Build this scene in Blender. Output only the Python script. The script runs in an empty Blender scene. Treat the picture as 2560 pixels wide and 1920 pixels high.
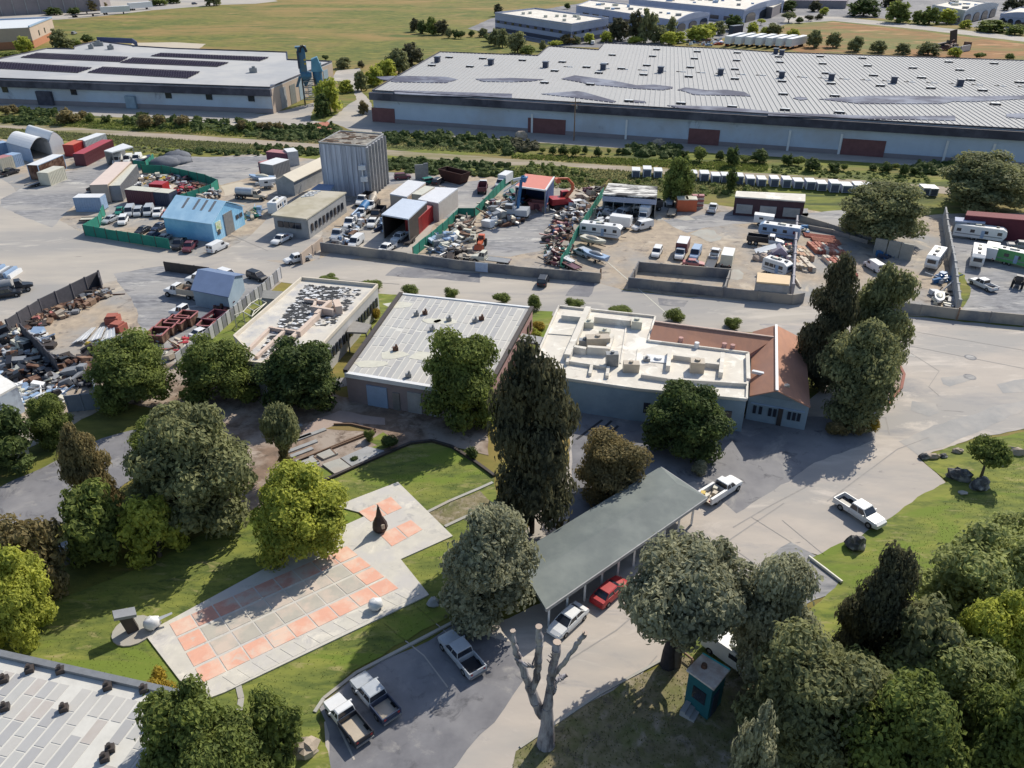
import bpy, math, random
from mathutils import Vector
random.seed(7)
R = math.radians
scene = bpy.context.scene
COL = scene.collection

# ---------------------------------------------------------------- camera, sky, sun
FPX, HCAM, TH = 2000.0, 46.0, R(30.1)
cam_d = bpy.data.cameras.new("camera"); cam = bpy.data.objects.new("camera", cam_d); COL.objects.link(cam)
cam_d.sensor_width = 36; cam_d.lens = FPX / 2560 * 36; cam_d.clip_start = 0.5; cam_d.clip_end = 9000
cam.location = (0, 0, HCAM); cam.rotation_euler = (R(90) - TH, 0, 0)
scene.camera = cam
scene.render.resolution_x = 1024; scene.render.resolution_y = 768
SUN_EL, SUN_AZ = 42.0, 38.0           # azimuth measured clockwise from +Y (away from the camera)
world = bpy.data.worlds.new("World"); scene.world = world; world.use_nodes = True
wn = world.node_tree; wn.nodes.clear()
sky = wn.nodes.new('ShaderNodeTexSky'); sky.sky_type = 'NISHITA'; sky.sun_disc = False
sky.sun_elevation = R(SUN_EL); sky.sun_rotation = R(SUN_AZ)
bg = wn.nodes.new('ShaderNodeBackground'); bg.inputs[1].default_value = 0.13
wo = wn.nodes.new('ShaderNodeOutputWorld')
wn.links.new(sky.outputs[0], bg.inputs[0]); wn.links.new(bg.outputs[0], wo.inputs[0])
sd = bpy.data.lights.new("sun", 'SUN'); sd.energy = 4.6; sd.angle = R(0.5); sd.color = (1.0, 0.925, 0.79)
sun = bpy.data.objects.new("sun", sd); COL.objects.link(sun); sun.location = (60, 200, 150)
sun.rotation_euler = Vector((math.sin(R(SUN_AZ)) * math.cos(R(SUN_EL)), math.cos(R(SUN_AZ)) * math.cos(R(SUN_EL)), math.sin(R(SUN_EL)))).to_track_quat('Z', 'Y').to_euler()
scene.view_settings.view_transform = 'Standard'; scene.view_settings.look = 'None'
scene.view_settings.exposure = 0.18; scene.view_settings.gamma = 1.0
scene.view_settings.use_curve_mapping = False
scene.cycles.max_bounces = 5; scene.cycles.transparent_max_bounces = 6

# ---------------------------------------------------------------- picture measurements -> world
ZR = {'O': (0, 0, 1.15732), 'P': (0, 0, 1.0), 'A': (0, 0, .28933), 'B': (640, 0, .28933), 'C': (1280, 0, .28933), 'D': (1920, 0, .28933),
      'E': (0, 320, .217), 'F': (400, 320, .217), 'G': (800, 400, .18083), 'H': (1150, 400, .18083), 'I': (1500, 400, .217),
      'J': (1900, 420, .29837), 'K': (0, 620, .217), 'L': (360, 620, .217), 'M': (560, 680, .36166), 'N': (1240, 680, .36166),
      'Q': (1840, 720, .3255), 'R': (0, 900, .36166), 'S': (400, 1150, .36166), 'T': (1000, 1150, .434), 'U': (1760, 1200, .36166),
      'V': (0, 1480, .45208)}
CT, ST = math.cos(TH), math.sin(TH)
def px(z, x, y):
    a = ZR[z]; return a[0] + x * a[2], a[1] + y * a[2]
def g(z, x, y, h=0.0):
    """point on the plane at height h seen at that place of the survey picture"""
    u, v = px(z, x, y); a = (u - 1280) / FPX; b = (960 - v) / FPX
    d = Vector((a, CT + b * ST, -ST + b * CT)); t = (h - HCAM) / d.z
    return Vector((0, 0, HCAM)) + d * t
def hgt(P, v):
    t = (960 - v) / FPX
    return (t * P.y * CT + t * HCAM * ST - P.y * ST + HCAM * CT) / (CT + t * ST)
def ppm(z, y): return ((px(z, 0, y)[1] - 960) * CT + FPX * ST) / HCAM     # pixels of the survey picture per metre
def flat(v, z=0.0): return Vector((v.x, v.y, z))

# ---------------------------------------------------------------- materials
MATS = {}
def node_mat(name):
    m = bpy.data.materials.new(name); m.use_nodes = True
    nt = m.node_tree; b = nt.nodes['Principled BSDF']; return m, nt, b
def c4(c): return (c[0], c[1], c[2], 1)
def mul(c, k): return tuple(min(1, x * k) for x in c)
def mat(name, c, c2=None, scale=1.0, rough=0.8, metal=0.0, bump=0.15, contrast=0.5, c3=None, scale3=0.1, spec=0.3, stretch=None, detail=6, rot=0, stain=None):
    if name in MATS: return MATS[name]
    m, nt, b = node_mat(name); N = nt.nodes; Lk = nt.links
    c2 = c2 or mul(c, 0.72)
    tc = N.new('ShaderNodeTexCoord'); src = tc.outputs['Object']
    if stretch or rot:
        mp = N.new('ShaderNodeMapping'); mp.inputs['Scale'].default_value = stretch or (1, 1, 1); mp.inputs['Rotation'].default_value = (0, 0, R(rot))
        Lk.new(src, mp.inputs[0]); src = mp.outputs[0]
    n = N.new('ShaderNodeTexNoise'); n.inputs['Scale'].default_value = scale; n.inputs['Detail'].default_value = detail; n.inputs['Roughness'].default_value = 0.65
    Lk.new(src, n.inputs['Vector'])
    r = N.new('ShaderNodeValToRGB'); r.color_ramp.elements[0].position = 0.5 - contrast / 2; r.color_ramp.elements[1].position = 0.5 + contrast / 2
    r.color_ramp.elements[0].color = c4(c2); r.color_ramp.elements[1].color = c4(c); Lk.new(n.outputs['Fac'], r.inputs[0]); out = r.outputs[0]
    if c3:
        n3 = N.new('ShaderNodeTexNoise'); n3.inputs['Scale'].default_value = scale3; n3.inputs['Detail'].default_value = 5; n3.inputs['Roughness'].default_value = .6
        Lk.new(src, n3.inputs['Vector'])
        r3 = N.new('ShaderNodeValToRGB'); r3.color_ramp.elements[0].position = 0.45; r3.color_ramp.elements[1].position = 0.62
        Lk.new(n3.outputs['Fac'], r3.inputs[0])
        mx = N.new('ShaderNodeMix'); mx.data_type = 'RGBA'; Lk.new(r3.outputs[0], mx.inputs[0]); Lk.new(out, mx.inputs[6]); mx.inputs[7].default_value = c4(c3); out = mx.outputs[2]
    if stain:
        for k, (cs, ss, lo, hi_) in enumerate(stain):
            ns = N.new('ShaderNodeTexNoise'); ns.inputs['Scale'].default_value = ss; ns.inputs['Detail'].default_value = 8; ns.inputs['Roughness'].default_value = .7; ns.inputs['Distortion'].default_value = .6
            ms = N.new('ShaderNodeMapping'); ms.inputs['Location'].default_value = (17.3 * (k + 1), 5.1, 3.7); Lk.new(src, ms.inputs[0]); Lk.new(ms.outputs[0], ns.inputs['Vector'])
            rs = N.new('ShaderNodeMapRange'); rs.inputs[1].default_value = lo; rs.inputs[2].default_value = hi_; Lk.new(ns.outputs['Fac'], rs.inputs[0])
            mm = N.new('ShaderNodeMix'); mm.data_type = 'RGBA'; Lk.new(rs.outputs[0], mm.inputs[0]); Lk.new(out, mm.inputs[6]); mm.inputs[7].default_value = c4(cs); out = mm.outputs[2]
    Lk.new(out, b.inputs['Base Color'])
    b.inputs['Roughness'].default_value = rough; b.inputs['Metallic'].default_value = metal; b.inputs['Specular IOR Level'].default_value = spec
    if bump:
        bp = N.new('ShaderNodeBump'); bp.inputs['Strength'].default_value = bump; bp.inputs['Distance'].default_value = 0.05
        Lk.new(n.outputs['Fac'], bp.inputs['Height']); Lk.new(bp.outputs[0], b.inputs['Normal'])
    MATS[name] = m; return m
def paint(name, c, rough=0.4, dirt=0.25, metal=0.0):
    return mat('paint_' + name, c, mul(c, 1 - dirt), scale=1.3, rough=rough, metal=metal, bump=0.02, contrast=0.6, spec=0.5)
def ribbed(name, c, c2, freq, axis='X', rough=0.5, metal=0.2, strength=0.5, c3=None, scale3=.1, rot=0):
    """sheet metal: fine ribs as relief and grime"""
    if name in MATS: return MATS[name]
    m = mat(name, c, c2, scale=0.6, rough=rough, metal=metal, bump=0, contrast=.5, c3=c3, scale3=scale3); nt = m.node_tree; N = nt.nodes; Lk = nt.links
    b = N['Principled BSDF']; tc = N.new('ShaderNodeTexCoord'); mp = N.new('ShaderNodeMapping'); mp.inputs['Rotation'].default_value = (0, 0, R(rot))
    w = N.new('ShaderNodeTexWave'); w.wave_type = 'BANDS'; w.bands_direction = axis; w.inputs['Scale'].default_value = freq; w.inputs['Distortion'].default_value = 0
    Lk.new(tc.outputs['Object'], mp.inputs[0]); Lk.new(mp.outputs[0], w.inputs[0])
    bp = N.new('ShaderNodeBump'); bp.inputs['Strength'].default_value = strength; bp.inputs['Distance'].default_value = 0.04
    Lk.new(w.outputs['Fac'], bp.inputs['Height']); Lk.new(bp.outputs[0], b.inputs['Normal'])
    return m
def leafmat(name, c, c2, tr=0.35):
    m, nt, b = node_mat(name); N = nt.nodes; Lk = nt.links
    tc = N.new('ShaderNodeTexCoord'); n = N.new('ShaderNodeTexNoise'); n.inputs['Scale'].default_value = 4.5; n.inputs['Detail'].default_value = 5
    n.inputs['Roughness'].default_value = .7
    Lk.new(tc.outputs['Object'], n.inputs['Vector'])
    r = N.new('ShaderNodeValToRGB'); r.color_ramp.elements[0].position = .36; r.color_ramp.elements[1].position = .62
    r.color_ramp.elements[0].color = c4(c2); r.color_ramp.elements[1].color = c4(c); Lk.new(n.outputs['Fac'], r.inputs[0])
    Lk.new(r.outputs[0], b.inputs['Base Color']); b.inputs['Roughness'].default_value = .75; b.inputs['Specular IOR Level'].default_value = .2
    t = N.new('ShaderNodeBsdfTranslucent'); Lk.new(r.outputs[0], t.inputs[0]); mx = N.new('ShaderNodeMixShader'); mx.inputs[0].default_value = tr
    Lk.new(b.outputs[0], mx.inputs[1]); Lk.new(t.outputs[0], mx.inputs[2]); Lk.new(mx.outputs[0], N['Material Output'].inputs[0])
    MATS[name] = m; return m

# ---------------------------------------------------------------- mesh building
class MB:
    def __init__(s): s.v = []; s.f = []; s.m = []; s.smooth = []
    def add(s, vs, fs, mi=0, sm=False):
        o = len(s.v); s.v += [tuple(v) for v in vs]
        for f in fs: s.f.append(tuple(i + o for i in f)); s.m.append(mi); s.smooth.append(sm)
        return s
    def box(s, x0, x1, y0, y1, z0, z1, mi=0):
        return s.add([(x0, y0, z0), (x1, y0, z0), (x1, y1, z0), (x0, y1, z0), (x0, y0, z1), (x1, y0, z1), (x1, y1, z1), (x0, y1, z1)],
                     [(3, 2, 1, 0), (4, 5, 6, 7), (0, 1, 5, 4), (1, 2, 6, 5), (2, 3, 7, 6), (3, 0, 4, 7)], mi)
    def rbox(s, c, sx, sy, sz, rz=0, tilt=0, mi=0):
        vs = []
        ca, sa = math.cos(rz), math.sin(rz); ct, st = math.cos(tilt), math.sin(tilt)
        for z in (0, sz):
            for x, y in ((-sx / 2, -sy / 2), (sx / 2, -sy / 2), (sx / 2, sy / 2), (-sx / 2, sy / 2)):
                X, Z = x * ct - z * st, x * st + z * ct
                vs.append((c[0] + X * ca - y * sa, c[1] + X * sa + y * ca, c[2] + Z))
        return s.add(vs, [(3, 2, 1, 0), (4, 5, 6, 7), (0, 1, 5, 4), (1, 2, 6, 5), (2, 3, 7, 6), (3, 0, 4, 7)], mi)
    def prism(s, poly, z0, z1, mi=0, top=True, bottom=False):
        n = len(poly)
        a = sum(poly[i][0] * poly[(i + 1) % n][1] - poly[(i + 1) % n][0] * poly[i][1] for i in range(n))
        if a < 0: poly = list(reversed(poly))
        vs = [(p[0], p[1], z0) for p in poly] + [(p[0], p[1], z1) for p in poly]
        fs = [(i, (i + 1) % n, n + (i + 1) % n, n + i) for i in range(n)]
        if top: fs.append(tuple(range(n, 2 * n)))
        if bottom: fs.append(tuple(reversed(range(n))))
        return s.add(vs, fs, mi)
    def tube(s, p0, p1, r0, r1=None, n=8, mi=0, caps=True, sm=True):
        r1 = r0 if r1 is None else r1
        p0, p1 = Vector(p0), Vector(p1); d = (p1 - p0)
        if d.length < 1e-6: return s
        d.normalize(); a = d.orthogonal().normalized(); b = d.cross(a)
        vs = [p0 + (a * math.cos(2 * math.pi * i / n) + b * math.sin(2 * math.pi * i / n)) * r0 for i in range(n)]
        vs += [p1 + (a * math.cos(2 * math.pi * i / n) + b * math.sin(2 * math.pi * i / n)) * r1 for i in range(n)]
        s.add(vs, [(i, (i + 1) % n, n + (i + 1) % n, n + i) for i in range(n)], mi, sm)
        if caps: s.add(vs, [tuple(reversed(range(n))), tuple(range(n, 2 * n))], mi)
        return s
    def beam(s, p0, p1, w, h, mi=0):
        """bar of section w x h lying with its foot on the line p0-p1"""
        p0, p1 = Vector(p0), Vector(p1); d = p1 - p0; d2 = Vector((d.x, d.y, 0))
        nrm = Vector((-d2.y, d2.x, 0)); nrm = nrm.normalized() if nrm.length > 1e-6 else Vector((1, 0, 0)); q = nrm * w / 2; up = Vector((0, 0, h))
        vs = [p0 - q, p1 - q, p1 + q, p0 + q]; vs += [v + up for v in vs]
        return s.add(vs, [(3, 2, 1, 0), (4, 5, 6, 7), (0, 1, 5, 4), (1, 2, 6, 5), (2, 3, 7, 6), (3, 0, 4, 7)], mi)
    def loft(s, rings, mi=0, caps=True, sm=False, closed=True):
        n = len(rings[0]); vs = [p for r in rings for p in r]; fs = []
        for k in range(len(rings) - 1):
            for i in range(n if closed else n - 1):
                j = (i + 1) % n; fs.append((k * n + i, k * n + j, (k + 1) * n + j, (k + 1) * n + i))
        s.add(vs, fs, mi, sm)
        if caps: s.add(rings[0], [tuple(reversed(range(n)))], mi); s.add(rings[-1], [tuple(range(n))], mi)
        return s
    def blob(s, c, rx, ry, rz, seed=0, rough=.2, seg=9, rings=6, mi=0, sm=True, zmin=None):
        rnd = random.Random(seed); vs = []; fs = []
        for k in range(rings + 1):
            ph = math.pi * k / rings
            for i in range(seg):
                th = 2 * math.pi * i / seg; q = 1 + rnd.uniform(-rough, rough) * (0 if k in (0, rings) else 1)
                z = c[2] + rz * math.cos(ph) * q
                if zmin is not None: z = max(zmin, z)
                vs.append((c[0] + rx * math.sin(ph) * math.cos(th) * q, c[1] + ry * math.sin(ph) * math.sin(th) * q, z))
        for k in range(rings):
            for i in range(seg): j = (i + 1) % seg; fs.append((k * seg + i, (k + 1) * seg + i, (k + 1) * seg + j, k * seg + j))
        return s.add(vs, fs, mi, sm)
    def mesh(s, name, mats):
        me = bpy.data.meshes.new(name); me.from_pydata(s.v, [], s.f)
        mats = mats if isinstance(mats, (list, tuple)) else [mats]
        for m in mats: me.materials.append(m)
        me.polygons.foreach_set('material_index', s.m); me.polygons.foreach_set('use_smooth', s.smooth)
        me.update(); return me
def tag(o, label=None, cat=None, group=None, kind=None):
    if label: o['label'] = label
    if cat: o['category'] = cat
    if group: o['group'] = group
    if kind: o['kind'] = kind
    return o
def link(name, data, parent=None, loc=(0, 0, 0), rz=0):
    o = bpy.data.objects.new(name, data); COL.objects.link(o)
    o.location = loc; o.rotation_euler = (0, 0, rz)
    if parent: o.parent = parent
    return o
def thing(name, label, cat, loc, rz=0, group=None):
    o = link(name, None, None, (loc[0], loc[1], loc[2] if len(loc) > 2 else 0), rz); o.empty_display_size = .3
    return tag(o, label, cat, group)
def part(root, name, mb, m, label=None, kind=None):
    return tag(link(name, mb.mesh(name, m), root), label, None, None, kind)
def solo(name, mb, m, label, cat, loc=(0, 0, 0), rz=0, group=None, kind=None):
    return tag(link(name, mb.mesh(name, m), None, loc, rz), label, cat, group, kind)
def dup(root, loc, rz, label, group=None, scale=None):
    def cp(o, par):
        c = o.copy(); COL.objects.link(c); c.parent = par
        for ch in list(o.children): cp(ch, c)
        return c
    r = cp(root, None); r.location = (loc[0], loc[1], loc[2] if len(loc) > 2 else 0); r.rotation_euler = (0, 0, rz); r['label'] = label
    if group: r['group'] = group
    if scale: r.scale = scale
    return r
def sheet(name, z, pts, m, kind='structure', wob=.22):
    vs = [g(*p) for p in pts]; b = MB()
    if wob:
        rr = random.Random(len(pts) * 13 + int(z * 1000)); out = []
        for i, p in enumerate(vs):
            q = vs[(i + 1) % len(vs)]; d = q - p; k = max(1, min(60, int(d.length / 1.1))); nn = Vector((-d.y, d.x, 0)).normalized() if d.length > 0 else Vector((0, 0, 0)); off = 0
            for j in range(k):
                t = j / k; env = min(1, 4 * t * (1 - t) + .15); off = off * .7 + rr.uniform(-wob, wob); out.append(p + d * t + nn * off * env * min(1, d.length / 6))
        vs = out
    n = len(vs)
    a = sum(vs[i].x * vs[(i + 1) % n].y - vs[(i + 1) % n].x * vs[i].y for i in range(n))
    if a < 0: vs = vs[::-1]
    b.add([(v.x, v.y, z) for v in vs], [tuple(range(n))])
    return tag(link(name, b.mesh(name, m)), kind=kind)
def zz(z, *pts): return [(z, x, y) for x, y in pts]
ORD = ['first', 'second', 'third', 'fourth', 'fifth', 'sixth', 'seventh', 'eighth', 'ninth', 'tenth', 'eleventh', 'twelfth', 'thirteenth', 'fourteenth', 'fifteenth',
       'sixteenth', 'seventeenth', 'eighteenth', 'nineteenth', 'twentieth', 'twenty-first', 'twenty-second', 'twenty-third', 'twenty-fourth', 'twenty-fifth', 'twenty-sixth',
       'twenty-seventh', 'twenty-eighth', 'twenty-ninth', 'thirtieth', 'thirty-first', 'thirty-second']

# shared materials
WHITE = paint('white', (.72, .73, .74), dirt=.15); SILVER = paint('silver', (.45, .48, .52), rough=.35); BLACK = paint('black', (.025, .027, .035), rough=.35)
DKBLUE = paint('dark_blue', (.03, .045, .09)); REDP = paint('red', (.42, .03, .035)); BEIGE = paint('beige', (.5, .43, .34)); MAROON = paint('maroon', (.13, .035, .05))
GREY = paint('grey', (.25, .26, .28)); LBLUE = paint('light_blue', (.3, .42, .6)); TEAL = paint('teal', (.02, .2, .16)); ORANGE = paint('orange', (.62, .13, .05))
BLUE = paint('blue', (.03, .15, .35)); PINK = paint('pink', (.45, .17, .16)); CREAM = paint('cream', (.62, .6, .5)); PURPLE = paint('purple', (.17, .05, .1))
GREEN = paint('green', (.1, .35, .12)); YELLOW = paint('yellow', (.6, .42, .05))
GLASS = mat('dark_glass', (.015, .02, .03), (.03, .035, .05), scale=.7, rough=.12, bump=0, spec=.7)
TYRE = mat('tyre_rubber', (.018, .018, .02), rough=.85, bump=.1); METAL = mat('dull_metal', (.3, .31, .32), rough=.5, metal=.5, bump=.05, scale=2)
DMETAL = mat('dark_steel', (.05, .05, .055), (.09, .07, .06), rough=.6, metal=.3, scale=1.5)
RUST = mat('rusty_steel', (.15, .07, .045), (.05, .03, .025), scale=1.7, rough=.85, c3=(.22, .14, .1), scale3=.8)
LAMP = mat('lamp_glass', (.7, .68, .6), rough=.2, bump=0); WOOD = mat('weathered_wood', (.3, .2, .13), (.18, .12, .09), scale=2, rough=.9)
CONC = mat('pale_concrete', (.42, .41, .37), (.3, .3, .28), scale=.8, rough=.9, c3=(.36, .33, .29), scale3=.3)
BLOCK = mat('block_wall', (.2, .21, .22), (.13, .13, .15), scale=.5, rough=.9, c3=(.33, .3, .26), scale3=.18, contrast=.4)
BARK = mat('bark', (.14, .11, .085), (.07, .06, .05), scale=5, rough=.95, bump=.5)
# ---------------------------------------------------------------- ground, roads, lawns
M_FIELD = mat('field_grass', (.2, .19, .04), (.075, .095, .02), scale=.32, rough=.95, bump=.4, c3=(.25, .175, .06), scale3=.018, stretch=(.6, 1.3, 1), contrast=.22, detail=12, stain=[((.08, .11, .022), .06, .5, .66), ((.31, .21, .085), .1, .56, .7), ((.07, .08, .025), .5, .6, .7)])
M_DRY = mat('dry_grass', (.32, .155, .06), (.17, .095, .035), scale=.2, rough=.95, bump=.4, c3=(.13, .14, .035), scale3=.03, stretch=(.5, 1.3, 1), contrast=.3, detail=12, stain=[((.12, .13, .035), .05, .54, .64), ((.42, .24, .12), .09, .56, .66)])
M_STRIP = mat('rough_grass', (.2, .21, .035), (.08, .11, .025), scale=.5, rough=.95, bump=.5, c3=(.2, .15, .06), scale3=.06, stretch=(.4, 1.6, 1), contrast=.3, detail=11, stain=[((.05, .07, .02), .12, .5, .6), ((.27, .24, .09), .2, .57, .66)])
M_LAWN = mat('lawn_grass', (.185, .21, .045), (.09, .12, .03), scale=.9, rough=.95, bump=.4, c3=(.22, .235, .05), scale3=.2, contrast=.3, detail=12, stretch=(.6, 1.7, 1), rot=-28, stain=[((.07, .1, .025), .45, .5, .64), ((.31, .27, .12), .5, .56, .68), ((.14, .19, .03), .15, .52, .6)])
M_ROUGH = mat('worn_ground', (.25, .21, .13), (.12, .11, .05), scale=1.3, rough=.95, bump=.4, c3=(.13, .14, .05), scale3=.3, contrast=.3, detail=12, stain=[((.33, .28, .22), .5, .52, .66), ((.09, .08, .06), .6, .55, .68)])
M_ROAD = mat('pale_road', (.44, .4, .35), (.35, .325, .295), scale=.3, rough=.93, bump=.1, c3=(.3, .29, .28), scale3=.06, contrast=.5, detail=12, stretch=(.35, 1.3, 1), stain=[((.27, .26, .26), .1, .54, .68), ((.5, .46, .41), .16, .55, .68), ((.19, .18, .18), .5, .64, .72)])
M_ROAD2 = mat('plaza_paving', (.46, .41, .36), (.37, .335, .305), scale=.35, rough=.93, bump=.1, c3=(.33, .315, .3), scale3=.09, contrast=.5, detail=12, rot=40, stretch=(.5, 1.4, 1), stain=[((.27, .265, .27), .12, .54, .68), ((.52, .47, .42), .2, .55, .68), ((.2, .19, .19), .6, .64, .72)])
M_YARD = mat('yard_dirt', (.45, .37, .28), (.28, .235, .19), scale=.6, rough=.95, bump=.25, c3=(.27, .27, .27), scale3=.06, contrast=.35, detail=12, stain=[((.15, .13, .12), .35, .56, .66), ((.48, .42, .34), .2, .56, .68)])
M_GRAVEL = mat('grey_gravel', (.3, .3, .31), (.15, .155, .17), scale=1.0, rough=.95, bump=.4, c3=(.33, .32, .31), scale3=.09, contrast=.3, detail=12, stretch=(.5, 1.6, 1), stain=[((.44, .43, .41), .3, .56, .66), ((.1, .1, .12), .4, .58, .68)])
M_ASPH = mat('old_asphalt', (.2, .2, .215), (.14, .14, .155), scale=.5, rough=.93, bump=.15, c3=(.26, .255, .26), scale3=.07, contrast=.35, detail=12, stain=[((.1, .1, .11), .5, .56, .68), ((.3, .29, .28), .25, .55, .68)])
M_TRACK = mat('dirt_track_soil', (.4, .34, .28), (.26, .22, .18), scale=.5, rough=.95, bump=.3, c3=(.2, .18, .09), scale3=.1, stretch=(.3, 1.6, 1))
M_SOIL = mat('garden_soil', (.27, .19, .14), (.15, .11, .085), scale=.8, rough=.95, bump=.3, c3=(.33, .28, .24), scale3=.2, detail=12, contrast=.35, stain=[((.12, .09, .07), .6, .54, .66), ((.42, .36, .31), .35, .56, .68)])
M_TAN = mat('tan_concrete', (.5, .44, .35), (.42, .37, .3), scale=.5, rough=.9, bump=.1)
M_PATCH = mat('greyer_paving', (.35, .34, .33), (.27, .27, .27), scale=.5, rough=.93, bump=.1, c3=(.4, .37, .34), scale3=.15, contrast=.4, detail=12)
b = MB(); S = 3500; b.add([(-S, -S, 0), (S, -S, 0), (S, S * 1.6, 0), (-S, S * 1.6, 0)], [(0, 1, 2, 3)]); tag(link('ground', b.mesh('ground', M_FIELD)), kind='structure')
sheet('dry_field', .01, zz('O', (1600, 84), (1700, 60), (1800, 47), (2010, 70), (2300, 106), (2300, 160), (1745, 116)), M_DRY)
sheet('far_pavement', .012, zz('O', (1010, 62), (1060, 40), (1120, 28), (1250, 8), (1400, -20), (1500, -70), (2500, -70), (2500, 75), (2212, 72), (1960, 42), (1800, 36), (1700, 52), (1600, 78), (1350, 105), (1200, 100)), M_ASPH)
sheet('far_road', .02, zz('O', (1700, 34), (1810, 36), (2000, 56), (2212, 80), (2500, 106), (2500, 117), (2212, 90), (1990, 64), (1800, 45), (1690, 52)), M_ROAD)
sheet('far_lot', .012, zz('A', (-400, 330), (-400, -60), (2212, -60), (2400, 10), (2212, 32), (1900, 42), (1320, 88), (900, 137), (620, 162), (300, 182), (150, 200)), M_ROAD)
sheet('bare_patch', .011, zz('A', (1150, 370), (1500, 365), (1780, 380), (1700, 430), (1100, 410)), M_TAN)
sheet('service_road', .012, zz('A', (-900, 820), (0, 850)) + zz('B', (85, 985), (300, 940), (520, 880), (640, 690), (700, 610), (900, 590), (900, 780), (1000, 900), (1010, 1030)) + zz('C', (0, 1075), (2212, 1230)) + zz('D', (2212, 1350), (3200, 1420), (3200, 1580), (2212, 1500), (1600, 1450), (0, 1350)) + zz('C', (1100, 1292), (0, 1215)) + zz('B', (1300, 1168), (850, 1132), (660, 1060), (250, 1095), (0, 1115)) + zz('A', (1900, 1068), (800, 1000), (0, 938), (-900, 890)), M_ROAD)
sheet('verge', .02, zz('B', (470, 1040), (500, 900), (540, 700), (800, 700), (850, 780), (870, 860), (660, 1010), (600, 1060)), M_STRIP)
sheet('green_strip', .008, zz('A', (-900, 880), (0, 930), (1900, 1060)) + zz('B', (300, 1090), (1300, 1160)) + zz('C', (0, 1210), (1100, 1285)) + zz('D', (0, 1345), (1600, 1445), (3200, 1575)) + zz('O', (2500, 480), (2212, 462), (1860, 475), (1740, 448), (1360, 425), (830, 375), (560, 338), (100, 318), (-300, 300)), M_STRIP)
sheet('dirt_track', .016, zz('A', (-900, 1010), (0, 1062), (1000, 1130)) + zz('B', (0, 1208), (550, 1245), (1100, 1292)) + zz('C', (0, 1375), (1280, 1455), (2212, 1500)) + zz('D', (1000, 1570), (1900, 1650), (3200, 1760), (3200, 1830), (1900, 1710), (1000, 1625), (0, 1560)) + zz('C', (1500, 1520), (500, 1440), (0, 1430)) + zz('B', (1100, 1340), (550, 1283), (0, 1250)) + zz('A', (1000, 1170), (0, 1100), (-900, 1050)), M_TRACK)
sheet('yard_ground', .02, zz('O', (-300, 320), (0, 300), (100, 312), (160, 325), (340, 345), (560, 333), (690, 345), (830, 372), (1060, 382), (1200, 392), (1360, 424), (1590, 448), (1740, 452), (1860, 474), (2050, 462), (2212, 460), (2500, 480), (2500, 730), (2212, 700), (1700, 660), (1300, 620), (700, 560), (620, 600), (380, 800), (0, 1000), (-300, 1100)), M_YARD)
sheet('gravel_yard', .026, zz('F', (-60, 450), (60, 330), (850, 335), (1240, 320), (1240, 440), (1050, 570), (700, 660), (450, 530)), M_GRAVEL)
sheet('gravel_yard', .026, zz('E', (0, 830), (600, 500), (1230, 470), (1560, 440), (1800, 330), (1640, 470), (1250, 560), (850, 900), (600, 1150), (0, 900)), M_GRAVEL)
sheet('gravel_yard', .026, zz('G', (860, 190), (1300, 230), (1800, 330), (2212, 280), (2400, 500), (2212, 640), (1900, 760), (1650, 830), (1930, 560), (1500, 420), (1200, 320), (860, 350)), M_GRAVEL)
sheet('gravel_yard', .026, zz('H', (250, 1010), (880, 850), (1330, 560), (1500, 560), (1180, 1040), (1190, 1240), (700, 1340), (250, 1310)), M_GRAVEL)
sheet('gravel_yard', .026, zz('J', (340, 380), (860, 345), (860, 520), (640, 480), (320, 410)), M_GRAVEL)
sheet('gravel_yard', .026, zz('J', (1600, 560), (2300, 560), (2500, 1270), (1700, 1190), (1640, 1100), (1620, 840)), M_GRAVEL)
sheet('gravel_yard', .026, zz('L', (-80, 700), (-350, 300), (200, 210), (760, 290), (1500, 330), (1340, 480), (900, 880), (380, 1320), (-40, 1120)), M_GRAVEL)
sheet('gravel_yard', .026, zz('I', (720, 690), (1400, 600), (2400, 560), (2400, 700), (1500, 740), (1200, 780), (1000, 840)), M_GRAVEL)
sheet('tan_slab', .03, zz('F', (700, 670), (920, 620), (1100, 680), (740, 790)), M_TAN)
sheet('tan_slab', .03, zz('E', (1940, 680), (2040, 630), (2212, 620), (2100, 720), (1930, 770)), M_TAN)
sheet('tan_slab', .03, zz('F', (1050, 720), (1370, 720), (1370, 760), (1160, 760)), M_TAN)
sheet('main_road', .024, zz('O', (-300, 700), (-300, 400), (0, 385), (60, 430), (170, 500), (370, 548), (560, 560), (640, 575), (700, 556), (1300, 614), (1350, 628), (1720, 660), (2500, 735), (2500, 860), (1700, 790), (1640, 720), (1170, 680), (830, 640), (610, 610), (520, 590), (360, 588), (230, 610), (100, 690), (0, 720), (-300, 800)), M_ROAD)
sheet('road_patch', .03, zz('G', (1060, 1480), (2212, 1560), (2212, 1700), (1500, 1640), (900, 1600)), M_ASPH)
sheet('road_patch', .03, zz('N', (560, 60), (680, 75), (640, 175), (480, 165)), M_ASPH)
sheet('road_patch', .03, zz('N', (1120, 180), (1330, 200), (1300, 240), (1130, 230)), M_ASPH)
sheet('entry_apron', .028, zz('O', (640, 575), (700, 556), (930, 400), (990, 395), (900, 545), (760, 560)), M_ROAD)
sheet('entry_apron', .028, zz('O', (420, 570), (540, 510), (620, 440), (700, 420), (690, 560)), M_ROAD)
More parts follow.
